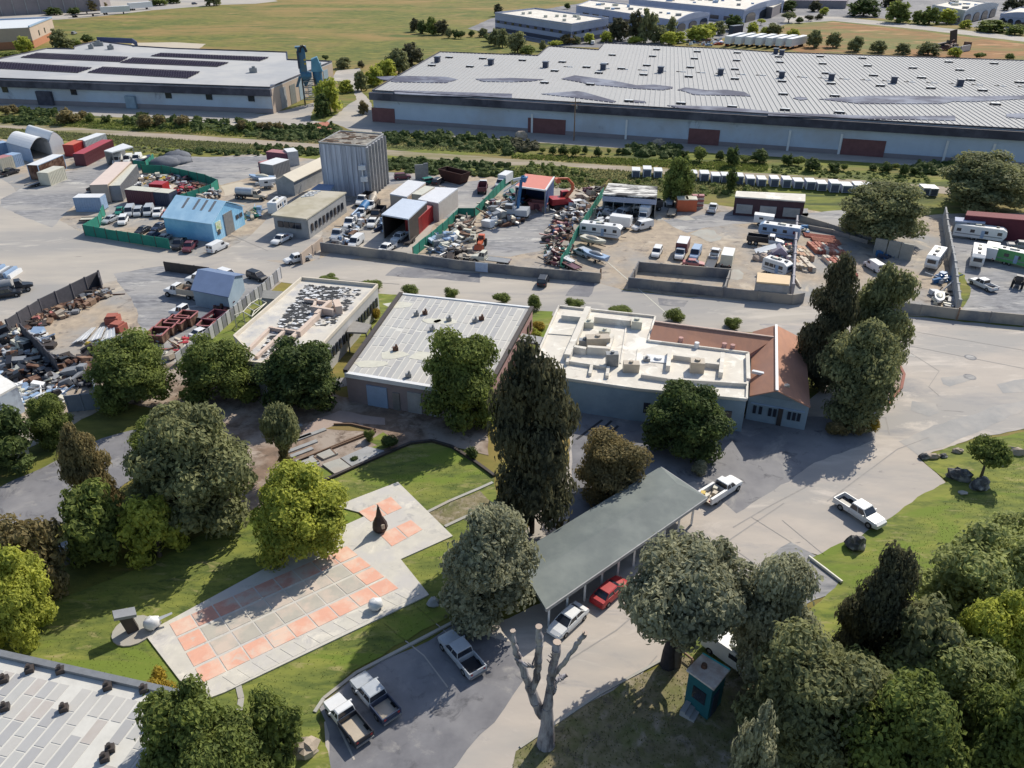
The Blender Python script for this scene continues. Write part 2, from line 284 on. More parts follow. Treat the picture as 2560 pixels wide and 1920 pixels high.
sheet('plaza', .032, zz('O', (1640, 700), (1930, 692), (2500, 745), (2500, 900), (2212, 926), (2100, 948), (1985, 990), (2042, 1042), (1920, 1130), (1770, 1200), (1700, 1178), (1620, 1240), (1600, 1400), (1440, 1420), (1180, 1600), (1060, 1800), (700, 1800), (700, 1560), (950, 1390), (1180, 1300), (1100, 1190), (1230, 1000), (1240, 880), (1700, 900), (1780, 840)), M_ROAD2)
sheet('rear_lot', .036, zz('O', (1235, 890), (1600, 900), (1760, 900), (1900, 900), (1890, 950), (1760, 1000), (1590, 1110), (1500, 1040), (1230, 1130)), M_ASPH)
sheet('parking_lot', .038, zz('O', (690, 1530), (770, 1460), (980, 1350), (1120, 1390), (1130, 1470), (1010, 1620), (900, 1760), (720, 1760)), M_ASPH)
sheet('side_road', .034, zz('R', (-400, 1050), (0, 880), (400, 690), (700, 545), (1100, 430), (1370, 340), (1900, 200), (2400, 120), (2400, 180), (1900, 300), (1400, 500), (1000, 760), (560, 1060), (480, 1120), (0, 1250), (-400, 1400)), M_ASPH)
sheet('garden_ground', .036, zz('M', (-600, 1700), (-100, 1050), (-700, 900), (-500, 640), (400, 650), (800, 860), (1450, 930), (1700, 950), (1830, 1080), (1830, 1270), (1520, 1210), (1290, 1200), (600, 1495), (100, 1750)), M_SOIL)
sheet('asphalt_patch', .042, zz('Q', (1350, 870), (1530, 890), (1560, 960), (1480, 990), (1340, 940)), M_PATCH)
sheet('asphalt_patch', .042, zz('Q', (1570, 690), (1760, 670), (1800, 710), (1640, 760), (1590, 740)), M_PATCH)
sheet('asphalt_patch', .042, zz('U', (350, 620), (600, 430), (800, 540), (960, 720), (760, 830), (560, 950), (430, 1000)), M_GRAVEL)
sheet('asphalt_patch', .042, zz('Q', (1250, 1180), (1700, 1000), (2300, 830), (2300, 900), (1800, 1130), (1400, 1290)), M_PATCH)
sheet('asphalt_patch', .042, zz('Q', (2000, 740), (2212, 700), (2400, 720), (2300, 800), (2050, 810)), M_PATCH)
sheet('dark_puddle', .046, zz('Q', (1270, 490), (1370, 520), (1385, 535), (1330, 525)), BLACK)
sheet('dark_puddle', .046, zz('Q', (1165, 505), (1225, 500), (1232, 515), (1180, 520)), BLACK)
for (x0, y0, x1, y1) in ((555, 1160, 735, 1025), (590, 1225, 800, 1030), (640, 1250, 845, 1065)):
    b = MB(); b.beam(flat(g('N', x0, y0), .041), flat(g('N', x1, y1), .041), .28, .004); tag(link('dark_strip', b.mesh('dark_strip', BLACK)), kind='structure')  # thin dark strips laid across the rear lot
M_JOINT = mat('joint_filler', (.32, .3, .285), (.25, .24, .23), scale=2)
for (zc, pts, w, m) in (('T', ((1640, 640), (1960, 420), (2212, 250)), .12, M_JOINT), ('T', ((900, 1200), (1250, 980), (1640, 640)), .1, M_JOINT), ('T', ((1180, 1480), (1480, 1130)), .08, M_JOINT), ('U', ((200, 330), (420, 200), (720, 40)), .12, M_JOINT), ('U', ((380, 600), (120, 420)), .08, M_JOINT), ('U', ((600, 430), (330, 260)), .08, M_JOINT), ('U', ((830, 520), (540, 280)), .08, M_JOINT),
        ('Q', ((1180, 1130), (1150, 1000), (1080, 985)), .12, M_JOINT), ('Q', ((1340, 500), (1560, 640), (1480, 760), (1560, 830)), .07, M_JOINT), ('Q', ((700, 1640), (1240, 1240), (1480, 1150)), .12, M_JOINT), ('Q', ((1250, 430), (2212, 620)), .12, M_JOINT), ('Q', ((1330, 330), (2212, 480)), .1, M_JOINT), ('V', ((1850, 700), (1960, 930)), .12, M_ROAD), ('P', ((960, 1560), (1060, 1640), (1120, 1720)), .1, M_ROAD), ('P', ((1020, 1500), (1160, 1620)), .08, M_ROAD), ('G', ((60, 1640), (1100, 1720)), .15, M_JOINT), ('F', ((700, 1180), (1250, 1420)), .12, M_JOINT)):
    b = MB(); P = [flat(g(zc, *p), .047) for p in pts]
    for a_, c_ in zip(P[:-1], P[1:]): b.beam(a_, c_, w, .003)
    tag(link('paving_joint', b.mesh('paving_joint', m)), kind='structure')
for x, y in ((1800, 535), (1795, 685)):
    P = g('Q', x, y); b = MB(); b.tube((P.x, P.y, .03), (P.x, P.y, .052), .7, n=18); tag(link('manhole_rim', b.mesh('manhole_rim', M_ASPH)), kind='structure'); b = MB(); b.tube((P.x, P.y, .04), (P.x, P.y, .058), .5, n=18); tag(link('manhole_cover', b.mesh('manhole_cover', M_GRAVEL)), kind='structure')
# lawns
sheet('lawn', .05, zz('P', (-250, 1640), (-100, 1560), (200, 1480), (400, 1400), (600, 1290), (784, 1217), (1026, 1112), (1080, 1106), (1130, 1120), (1236, 1193), (1262, 1300), (1190, 1460), (1120, 1545), (880, 1680), (800, 1760), (820, 1880), (860, 2100), (300, 2200), (-250, 1800)), M_LAWN)
sheet('lawn', .05, zz('P', (2300, 1145), (2400, 1112), (2560, 1080), (2800, 1050), (2800, 2100), (1950, 1900), (1960, 1650), (2030, 1520), (2100, 1450), (2030, 1395), (2210, 1305), (2370, 1205)), M_LAWN)
sheet('rough_ground', .054, zz('P', (1290, 1880), (1500, 1745), (1690, 1640), (1780, 1575), (1870, 1560), (1960, 1640), (2000, 1760), (2200, 2400), (1150, 2400)), M_ROUGH)
sheet('lawn', .056, zz('T', (1600, 1020), (1900, 990), (1980, 1180), (1700, 1160), (1590, 1110)), M_LAWN)
sheet('lawn', .05, zz('L', (380, 1400), (1040, 770), (1340, 590), (1520, 620), (1040, 1060), (900, 1500)), M_LAWN)
sheet('lawn', .05, zz('M', (1050, 150), (1210, 158), (1010, 440), (760, 480)), M_LAWN)
sheet('lawn', .05, zz('N', (235, 265), (395, 275), (330, 470), (120, 470)), M_LAWN)
sheet('lawn', .056, zz('S', (1850, 370), (2212, 215), (2330, 320), (1970, 460)), M_ROUGH)
sheet('lawn', .052, zz('M', (570, 1400), (640, 1340), (760, 1400), (640, 1450)), M_LAWN)
sheet('lawn', .05, zz('J', (1610, 850), (1720, 900), (1760, 1060), (1700, 1170), (1640, 1150)), M_STRIP)
# kerbs
def kerb(name, pts, w, h, m, label=None):
    P = [flat(g(*p)) for p in pts]; b = MB()
    for a, c in zip(P[:-1], P[1:]): b.beam(a, c, w, h)
    o = link(name, b.mesh(name, m)); return tag(o, kind='structure')
kerb('kerb', zz('P', (560, 1738), (784, 1217)) if 0 else zz('P', (784, 1217), (900, 1165), (1026, 1111), (1080, 1105), (1130, 1120), (1180, 1152), (1236, 1193)), .3, .3, DMETAL)
kerb('kerb', zz('S', (1850, 365), (2000, 290), (2212, 200), (2300, 160)), .3, .14, CONC)
kerb('kerb', zz('S', (1970, 465), (2130, 390), (2200, 355)), .3, .14, CONC)
kerb('kerb', zz('Q', (1090, 490), (1180, 530), (1250, 590), (1290, 670), (1270, 770), (1210, 840), (1175, 900)), .3, .2, mat('red_kerb', (.3, .12, .09)))
kerb('kerb', zz('O', (680, 1540), (700, 1510), (770, 1455), (980, 1345)), .25, .14, CONC)
kerb('kerb', zz('V', (1320, 525), (1335, 590), (1325, 660)), .4, .1, CONC)
kerb('kerb', zz('P', (1300, 1870), (1500, 1735), (1690, 1632)), .2, .12, CONC)
sheet('sidewalk', .045, zz('Q', (1080, 500), (1170, 545), (1240, 610), (1275, 680), (1255, 770), (1200, 830), (1150, 860), (1000, 850), (1000, 600)), mat('pink_paving', (.4, .31, .27), (.32, .26, .23), scale=.8, rough=.9))
# ---------------------------------------------------------------- the patio, slab by slab
def lerp4(q, u, v):
    return (q[0] * (1 - u) + q[1] * u) * (1 - v) + (q[3] * (1 - u) + q[2] * u) * v
pa = [flat(g('P', *p)) for p in ((362, 1588), (858, 1318), (920, 1290), (839, 1268), (995, 1208), (1132, 1343), (1002, 1401), (1073, 1490), (565, 1733), (493, 1760))]
pb = MB(); pb.prism(pa, 0, .16)
M_PAT = mat('patio_concrete', (.6, .57, .5), (.47, .45, .41), scale=.9, rough=.9, c3=(.5, .48, .46), scale3=.35, bump=.15, detail=10, stain=[((.36, .35, .34), .8, .56, .7), ((.68, .64, .56), .5, .56, .7)])
M_SLAB = mat('orange_slab', (.72, .4, .29), (.62, .34, .26), scale=1.2, rough=.88, c3=(.68, .5, .4), scale3=.5, contrast=.6, stain=[((.55, .5, .44), .9, .56, .7)])
M_SLAB2 = mat('dull_red_slab', (.64, .33, .25), (.45, .25, .2), scale=1.2, rough=.9, c3=(.5, .42, .36), scale3=.6)
M_SLABG = mat('grey_slab', (.46, .43, .37), (.38, .36, .32), scale=1.1, rough=.9, c3=(.55, .46, .39), scale3=.5)
patio = tag(link('patio', pb.mesh('patio', M_PAT)), kind='structure')
Q0 = [flat(g('S', *p)) for p in ((60, 1140), (300, 1560), (1660, 900), (1290, 600))]     # left, bottom, right, top
Q0 = [Q0[1], Q0[2], Q0[3], Q0[0]]                       # u: left->right along the near edge, v: near->far
random.seed(3)
nu, nv = 9, 4
for i in range(nu):
    for j in range(nv):
        e = .035
        ring = i in (0, nu - 1) or j in (0, nv - 1)
        u0, u1, v0, v1 = (i + e) / nu, (i + 1 - e) / nu, (j + 2 * e) / nv, (j + 1 - 2 * e) / nv
        P = [lerp4(Q0, u, v) for u, v in ((u0, v0), (u1, v0), (u1, v1), (u0, v1))]
        b = MB(); h = .175 + random.uniform(0, .012); b.prism(P, .16, h)
        m = (M_SLAB2 if (j == nv - 1 and 0 < i < nu - 1) else M_SLAB) if ring else M_SLABG
        part(patio, 'paving_slab', b, m)
for q in (((1370, 370), (1455, 440), (1680, 340), (1600, 262)), ((1515, 525), (1600, 610), (1820, 490), (1740, 422))):
    Q1 = [flat(g('S', *p)) for p in q]
    for i in range(2):
        P = [lerp4(Q1, u, v) for u, v in ((0.01, i / 2 + .02), (.99, i / 2 + .02), (.99, i / 2 + .48), (.01, i / 2 + .48))]
        b = MB(); b.prism(P, .16, .18); part(patio, 'paving_slab', b, M_SLAB)
# joint-cut border slabs along the near edge of the patio
Qe = [flat(g('S', *p)) for p in ((520, 1570), (1800, 940), (1700, 890), (430, 1510))]
for i in range(14):
    P = [lerp4(Qe, u, v) for u, v in ((i / 14 + .003, .0), ((i + 1) / 14 - .003, 0), ((i + 1) / 14 - .003, 1), (i / 14 + .003, 1))]
    b = MB(); b.prism(P, .16, .172 + random.uniform(0, .008)); part(patio, 'border_slab', b, M_PAT)

# ---------------------------------------------------------------- trees
LEAF = {
 'mid': leafmat('leaf_mid', (.26, .31, .08), (.09, .12, .04), .42), 'bright': leafmat('leaf_bright', (.55, .57, .11), (.22, .26, .05), .48),
 'olive': leafmat('leaf_olive', (.34, .35, .17), (.125, .14, .07), .44), 'grey': leafmat('leaf_grey', (.46, .46, .31), (.19, .2, .13), .45),
 'dark': leafmat('leaf_dark', (.15, .145, .08), (.055, .06, .04), .38), 'sage': leafmat('leaf_sage', (.48, .52, .2), (.18, .21, .085), .48), 'brown': leafmat('leaf_brown', (.33, .26, .12), (.13, .12, .06), .4),
 'deep': leafmat('leaf_deep', (.14, .185, .055), (.045, .07, .03), .38), 'warm': leafmat('leaf_warm', (.5, .36, .05), (.22, .17, .03), .4)}
CROWNS = {}
def crown_mesh(style, var, hi):
    key = (style, var, hi)
    if key in CROWNS: return CROWNS[key]
    rnd = random.Random(hash((ord(style[0]), ord(style[1]), var)) & 0xffff); lobes = []
    if style == 'broad':
        lobes.append((0, 0, .5, .34, .34))
        for i in range(24):
            a = i * 2.4 + rnd.uniform(-.5, .5); z = .14 + .74 * ((i * 7) % 24) / 23; rr = (.33 if z < .68 else .2) * rnd.uniform(.75, 1.08)
            lobes.append((math.cos(a) * rr, math.sin(a) * rr, z, rnd.uniform(.11, .2), rnd.uniform(.08, .14)))
    elif style == 'tall':
        for i in range(26):
            z = .1 + .84 * i / 25; w = (.36 if z < .6 else .36 * (1 - (z - .6) / .4) ** .7 + .05); a = rnd.uniform(0, 6.28)
            lobes.append((math.cos(a) * w * .62, math.sin(a) * w * .62, z, w * rnd.uniform(.42, .62) + .03, rnd.uniform(.07, .11)))
    elif style == 'open':
        for i in range(22):
            a = i * 2.4; rr = .4 * math.sqrt((i + .5) / 22); z = .8 - rr * .55 + rnd.uniform(-.08, .08)
            lobes.append((math.cos(a) * rr, math.sin(a) * rr, z, rnd.uniform(.11, .17), rnd.uniform(.1, .17)))
    elif style == 'cone':
        for i in range(12):
            z = .12 + .8 * i / 11; w = .42 * (1 - z) + .06; a = rnd.uniform(0, 6.28)
            lobes.append((math.cos(a) * w * .4, math.sin(a) * w * .4, z, w * .7, .08))
    else:
        for i in range(9):
            a = rnd.uniform(0, 6.28); rr = rnd.uniform(.05, .3)
            lobes.append((math.cos(a) * rr, math.sin(a) * rr, rnd.uniform(.3, .72), rnd.uniform(.16, .24), rnd.uniform(.2, .3)))
    b = MB()
    for k, (x, y, z, r, rz) in enumerate(lobes): b.blob((x, y, z), r * .62, r * .62, rz * .62, seed=k + var * 31, rough=.25, seg=8, rings=5, sm=False)
    n = {0: 700, 1: 3200, 2: 15000}[hi]; s0 = {0: .066, 1: .037, 2: .0215}[hi]
    tot = sum(l[3] ** 2 for l in lobes)
    for (x, y, z, r, rz) in lobes:
        for _ in range(max(4, int(n * r * r / tot))):
            ct = rnd.uniform(-1, 1); st = math.sqrt(1 - ct * ct); a = rnd.uniform(0, 6.28); q = rnd.uniform(.68, 1.1) + (.22 * rnd.random() if rnd.random() < .2 else 0)
            nx, ny, nz = st * math.cos(a), st * math.sin(a), ct
            c = Vector((x + nx * r * q, y + ny * r * q, z + nz * rz * q)); nv_ = Vector((nx + rnd.uniform(-.7, .7), ny + rnd.uniform(-.7, .7), nz + rnd.uniform(-.6, .9))).normalized()
            t = nv_.orthogonal().normalized(); w = nv_.cross(t); an = rnd.uniform(0, 6.28); t, w = t * math.cos(an) + w * math.sin(an), w * math.cos(an) - t * math.sin(an)
            s = s0 * rnd.uniform(.55, 1.5)
            b.add([c - t * s, c - w * s * .6 + nv_ * s * .25, c + t * s, c + w * s * .6 + nv_ * s * .25], [(0, 1, 2), (0, 2, 3)])
    CROWNS[key] = b.mesh('crown_' + style, LEAF['mid']); return CROWNS[key]
TRUNKS = {}
def trunk_mesh(style, var):
    key = (style, var)
    if key in TRUNKS: return TRUNKS[key]
    rnd = random.Random(var + 5); b = MB(); r = .045 if style in ('broad', 'open') else .03
    top = .55 if style in ('broad', 'open') else .85
    b.tube((0, 0, -.01), (.01, .01, top * .5), r, r * .7, 9); b.tube((.01, .01, top * .5), (0, 0, top), r * .7, r * .3, 8)
    for i in range(7 if style != 'tall' else 4):
        a = i * 2.4 + rnd.random(); z = rnd.uniform(.22, .5) if style != 'cone' else .3
        e = (math.cos(a) * rnd.uniform(.15, .3), math.sin(a) * rnd.uniform(.15, .3), z + rnd.uniform(.15, .3)); m_ = (e[0] * .45, e[1] * .45, z + .05)
        b.tube((0, 0, z), m_, r * .5, r * .38, 6); b.tube(m_, e, r * .38, r * .14, 6)
    TRUNKS[key] = b.mesh('trunk_' + style, BARK); return TRUNKS[key]
TN = [0]
def tree(z, bx, by, ytop, wpx, style, leaf, label, hi=1, group=None, name=None, cat=None, depth=1.0):
    TN[0] += 1
    if hi == 2 and style != 'open': v = px(z, 0, by)[1]; dep = TH + math.atan((v - 960) / FPX); by -= wpx * .5 * .62 * math.sin(dep)
    P = g(z, bx, by); h = hgt(P, px(z, 0, ytop)[1]); w = wpx * ZR[z][2] / ppm(z, by) * (1.28 if hi == 0 else 1.1)
    # the crown stands nearer the eye than its foot: correct the width for it
    w *= max(.6, (HCAM - .5 * h) / HCAM)
    name = name or {'broad': 'broadleaf_tree', 'tall': 'conifer_tree', 'open': 'open_crowned_tree', 'cone': 'young_conifer', 'bush': 'bush'}[style]
    cat = cat or ('bush' if style == 'bush' else 'tree')
    t = thing(name, label, cat, (P.x, P.y, 0), random.uniform(0, 6.28), group)
    c = link('crown' if style != 'bush' else 'foliage', crown_mesh(style, TN[0] % 3, hi), t)
    c.scale = (w, w * depth, h)
    c.material_slots[0].link = 'OBJECT'; c.material_slots[0].material = LEAF[leaf]
    if style != 'bush':
        k = link('trunk', trunk_mesh(style, TN[0] % 2), t); k.scale = (max(w, h * .45) * .9, max(w, h * .45) * .9, h)
    else:
        k = link('stem', trunk_mesh('cone', 0), t); k.scale = (w * .8, w * .8, h * .6)
    return t
def undergrowth(z, poly, n, s, m, label, hmax=1.0, name='undergrowth'):
    """dense low growth over a polygon given in the survey picture"""
    pts = [g(z, *p) for p in poly]; xs = [p.x for p in pts]; ys = [p.y for p in pts]; rnd = random.Random(len(poly) * 7 + n); b = MB()
    def inside(x, y):
        c = False; j = len(pts) - 1
        for i in range(len(pts)):
            if (pts[i].y > y) != (pts[j].y > y) and x < (pts[j].x - pts[i].x) * (y - pts[i].y) / (pts[j].y - pts[i].y) + pts[i].x: c = not c
            j = i
        return c
    k = 0; tries = 0; n = int(n * .45)
    while k < n and tries < n * 30:
        tries += 1; x = rnd.uniform(min(xs), max(xs)); y = rnd.uniform(min(ys), max(ys))
        if not inside(x, y): continue
        k += 1; r = s * rnd.uniform(.4, 1.2); hz = hmax * rnd.uniform(.15, 1.0) ** 1.3
        b.blob((x, y, hz * .25), r, r, hz * .7, seed=k, rough=.3, seg=6, rings=4, sm=False, zmin=0)
        for _ in range(9):
            a = rnd.uniform(0, 6.28); el = rnd.uniform(.1, 1.5); c = Vector((x + math.cos(a) * r * math.cos(el), y + math.sin(a) * r * math.cos(el), hz * .25 + hz * .75 * math.sin(el)))
            t = Vector((rnd.uniform(-1, 1), rnd.uniform(-1, 1), rnd.uniform(-.4, .4))).normalized(); w = t.orthogonal().normalized(); q = s * rnd.uniform(.2, .42)
            b.add([c - t * q, c - w * q * .6, c + t * q, c + w * q * .6], [(0, 1, 2, 3)])
    return solo(name, b, LEAF[m], label, 'plants', kind='stuff')

tree('P', 345, 1040, 845, 205, 'broad', 'mid', 'rounded green tree right of the junk yard, leftmost of three in a line', 2)
tree('P', 560, 1030, 842, 190, 'broad', 'mid', 'green tree covering the near left end of the long lawn beside the metal fence', 2)
tree('P', 760, 1045, 850, 210, 'broad', 'deep', 'dark green tree between the peeling white roof and the panelled grey roof', 2)
tree('P', 1160, 1090, 828, 205, 'broad', 'mid', 'broad green tree in front of the panelled grey roof building', 2)
tree('P', 1330, 1385, 858, 255, 'tall', 'dark', 'very tall dark conifer column in the middle of the picture', 2)
tree('P', 1712, 1165, 962, 212, 'broad', 'deep', 'tall green tree behind the white work truck, before the white flat roof', 2)
tree('P', 1520, 1275, 1090, 175, 'broad', 'brown', 'low brownish spiky tree between the tall conifer and the shed canopy', 2)
tree('P', 2040, 985, 636, 150, 'tall', 'dark', 'left dark conifer beyond the red tiled gable', 2)
tree('P', 2170, 985, 668, 185, 'tall', 'olive', 'right dark conifer beside the red kerb, topped in olive', 2)
tree('P', 2120, 1085, 800, 215, 'tall', 'olive', 'front dark tree of the group at the red tiled gable end', 2)
tree('P', 262, 1340, 1065, 125, 'tall', 'brown', 'slender tree with a bare brownish top beside the side road', 2)
tree('P', 520, 1370, 1012, 310, 'broad', 'olive', 'largest broad tree left of the patio', 2)
tree('P', 420, 1250, 1060, 170, 'broad', 'mid', 'green tree half hidden behind the largest broad tree', 2)
tree('P', 760, 1425, 1178, 235, 'broad', 'bright', 'yellow-green tree overhanging the upper edge of the patio', 2)
tree('P', 722, 1185, 985, 92, 'open', 'olive', 'small slim tree with a thin bare trunk on the bare garden ground', 1)
tree('P', 725, 1190, 1090, 60, 'cone', 'brown', 'small brown pointed conifer under the slim tree', 1)
tree('P', 1222, 1590, 1268, 265, 'tall', 'grey', 'grey-green conifer at the near end of the dark canopy roof', 2)
tree('P', 1690, 1665, 1335, 320, 'open', 'grey', 'grey-leaved spreading tree with a dark leaning trunk by the drive', 2)
tree('P', 1905, 1750, 1388, 215, 'broad', 'grey', 'grey-green tree just right of the teal booth', 2)
tree('P', 2145, 1735, 1364, 195, 'tall', 'dark', 'dark pointed tree at the left edge of the lower right wood', 2)
tree('P', 2420, 1660, 1340, 330, 'broad', 'sage', 'wide olive tree at the top of the lower right wood', 2)
tree('P', 2540, 1560, 1300, 240, 'broad', 'sage', 'olive tree at the right picture edge above the pale tree', 2)
tree('P', 2540, 1770, 1490, 260, 'broad', 'bright', 'bright tree at the right picture edge of the lower right wood', 2)
tree('P', 2330, 1880, 1590, 300, 'broad', 'sage', 'light green tree in the middle of the lower right wood', 2)
tree('P', 1990, 1980, 1610, 330, 'broad', 'olive', 'deep green tree right of the teal booth and its steps', 2)
tree('P', 2200, 2050, 1700, 300, 'broad', 'mid', 'deep green tree cut by the bottom edge, right of the booth', 2)
tree('P', 2500, 2100, 1720, 300, 'broad', 'mid', 'green tree filling the bottom right corner', 2)
tree('P', 1850, 2040, 1770, 120, 'tall', 'grey', 'small grey-green pointed tree cut by the bottom edge', 1)
tree('P', 2270, 1760, 1520, 220, 'broad', 'olive', 'low olive tree beside the dark pointed tree', 1)
tree('P', 520, 2060, 1722, 260, 'broad', 'mid', 'green tree at the corner of the near striped roof', 2)
tree('P', 700, 1905, 1742, 140, 'broad', 'mid', 'low green tree right of the one at the near striped roof corner', 1)
tree('P', 580, 2120, 1830, 240, 'broad', 'mid', 'green tree cut by the bottom edge near the tan boulder', 2)
tree('P', 70, 1640, 1370, 190, 'broad', 'bright', 'yellow-green tree at the left picture edge below the side road', 2)
tree('P', 110, 1480, 1295, 160, 'broad', 'brown', 'brownish green tree at the left edge behind the yellow-green one', 1)
tree('P', 30, 1170, 1020, 150, 'broad', 'deep', 'dark tree at the left edge beside the side road', 1)
tree('P', 140, 1125, 988, 110, 'broad', 'mid', 'rounded dark tree left of the slender brown topped tree', 2)
tree('P', 260, 1400, 1215, 160, 'broad', 'mid', 'low leafy tree under the slender brown topped tree', 1)
tree('P', 400, 1390, 1240, 150, 'broad', 'bright', 'low bright tree in front of the largest broad tree', 1)
tree('P', 2453, 1192, 1086, 95, 'open', 'mid', 'small young tree standing on the right hand lawn', 1)
tree('P', 2190, 625, 455, 215, 'broad', 'olive', 'large olive tree above the grey block bins', 2)
tree('P', 2450, 545, 385, 240, 'broad', 'olive', 'very large olive tree behind the maroon shed at the right', 2)
tree('P', 1693, 512, 386, 82, 'broad', 'mid', 'willow-like green tree among the white cabins by the dirt track', 1)
tree('P', 1826, 480, 420, 28, 'tall', 'deep', 'thin dark cypress in the row of white cabins', 0)
tree('U', 1980, 480, 350, 170, 'broad', 'olive', 'olive treetop at the upper edge of the lower right wood', 1)
# hedge at the gable corner
for i, (x, y, t_, w_) in enumerate(((760, 1130, 1010, 190), (900, 1130, 1000, 150), (1020, 1110, 975, 150))):
    tree('Q', x, y, t_, w_, 'bush', 'warm' if i == 2 else 'brown', ['brown clipped bush at the foot of the dark conifers, left', 'brown clipped bush at the foot of the dark conifers, middle', 'orange-tinted clipped bush at the foot of the dark conifers'][i], 1, 'clipped bushes by the gable corner')
tree('V', 890, 610, 455, 190, 'bush', 'warm', 'yellow-green round bush at the patio corner by the near striped roof', 1)
tree('M', 1150, 1215, 1130, 130, 'bush', 'deep', 'dark round bush on the garden bank above the lawn', 1)
tree('M', 615, 1425, 1350, 90, 'bush', 'deep', 'small dark round shrub right of the pointed brown conifer', 1)
tree('M', 1010, 1170, 1090, 90, 'bush', 'mid', 'pale green shrub on the garden bank left of the dark round bush', 1)
tree('M', 905, 1310, 1275, 50, 'bush', 'deep', 'tiny dark shrub beside the pale garden slabs', 0)
tree('M', 1720, 1290, 1210, 90, 'bush', 'deep', 'dark shrub behind the curved kerb of the lawn', 0)
tree('M', 1800, 1040, 960, 120, 'bush', 'warm', 'yellowish shrub at the foot of the broad tree before the panelled roof', 1)
tree('M', 2080, 300, 215, 90, 'bush', 'warm', 'yellow shrub at the side of the panelled roof building, upper', 0) if 0 else None
tree('M', 1045, 330, 240, 90, 'bush', 'warm', 'yellow flowering bush between the peeling roof and the panelled roof', 1)
tree('N', 300, 400, 345, 110, 'bush', 'warm', 'yellow bush between the panelled roof and the white flat roof', 1)
tree('N', 275, 450, 400, 90, 'bush', 'bright', 'yellow-green low bush by the covered walkway', 1)
tree('M', 1970, 740, 660, 70, 'bush', 'warm', 'yellow bush by the pink side wall of the panelled roof building', 1)
tree('N', 1400, 1400, 1310, 130, 'bush', 'grey', 'grey-green bush behind the bed of the white work truck', 1)
SP = [('M', 715, 66, 22, 150), ('M', 1020, 118, 55, 165), ('M', 1295, 160, 90, 140), ('M', 1575, 182, 112, 130), ('M', 1915, 216, 140, 130), ('M', 2145, 262, 160, 120), ('N', 545, 258, 185, 160), ('N', 850, 292, 232, 165), ('N', 1240, 342, 255, 165), ('N', 1635, 390, 315, 140)]
for i, (zc, x, y, t_, w_) in enumerate(SP):
    tree(zc, x, y, t_, w_, 'bush', 'mid', 'spiky green roadside shrub behind the roofs, %s from the left' % ORD[i], 1, 'spiky shrubs along the road', name='roadside_shrub')
# bushes along the service road
BL = [(50, 985, 900, 90, 'brown'), (130, 965, 900, 90, 'brown'), (590, 1055, 935, 190, 'brown'), (725, 1020, 950, 80, 'brown'), (785, 1040, 975, 90, 'mid'), (930, 1045, 990, 90, 'deep'), (1110, 1050, 990, 60, 'mid'), (1260, 1095, 985, 150, 'brown'), (1390, 1075, 985, 110, 'brown'), (1590, 1080, 988, 120, 'brown'), (2095, 1115, 1035, 120, 'brown'), (2150, 1120, 1050, 70, 'mid')]
for i, (x, y, t_, w_, l) in enumerate(BL):
    tree('A', x, y + 15, t_, w_, 'bush', l, '%s bush on the verge below the solar roofed warehouse, %s from the left' % ({'brown': 'brown', 'mid': 'green', 'deep': 'dark green'}[l], ORD[i]), 0, 'bushes below the solar warehouse')
for i, (x, y, t_, w_) in enumerate(((50, 1120, 1050, 90), (125, 1130, 1050, 90), (195, 1125, 1050, 80))):
    tree('B', x, y, t_, w_, 'bush', 'brown', '%s brown bush beside the mouth of the drive between the two warehouses' % ORD[i], 0, 'brown bushes by the drive')
BR = [('C', 265, 1315, 1270, 60), ('C', 350, 1325, 1265, 80), ('C', 440, 1330, 1250, 100), ('C', 550, 1345, 1250, 100), ('C', 630, 1320, 1262, 60), ('C', 737, 1345, 1265, 75), ('C', 836, 1320, 1278, 45), ('C', 920, 1325, 1278, 60), ('C', 1495, 1345, 1298, 75), ('C', 1620, 1390, 1255, 130), ('C', 1795, 1375, 1302, 95), ('C', 1890, 1430, 1255, 120), ('C', 2010, 1395, 1335, 100), ('C', 2130, 1400, 1290, 170), ('D', 155, 1420, 1325, 100), ('D', 260, 1425, 1345, 110), ('D', 380, 1470, 1360, 150), ('D', 560, 1475, 1400, 110), ('D', 655, 1470, 1410, 60), ('D', 905, 1465, 1420, 80), ('D', 1015, 1480, 1395, 110), ('D', 1100, 1450, 1408, 60), ('D', 1165, 1515, 1415, 90), ('D', 1265, 1500, 1435, 110)]
for i, (zc, x, y, t_, w_) in enumerate(BR):
    tree(zc, x, y + 8, t_, w_, 'bush', 'deep' if i % 3 else 'mid', 'dark round bush in the row below the larger warehouse, %s from the left' % ORD[i], 0, 'bushes in the row below the larger warehouse')
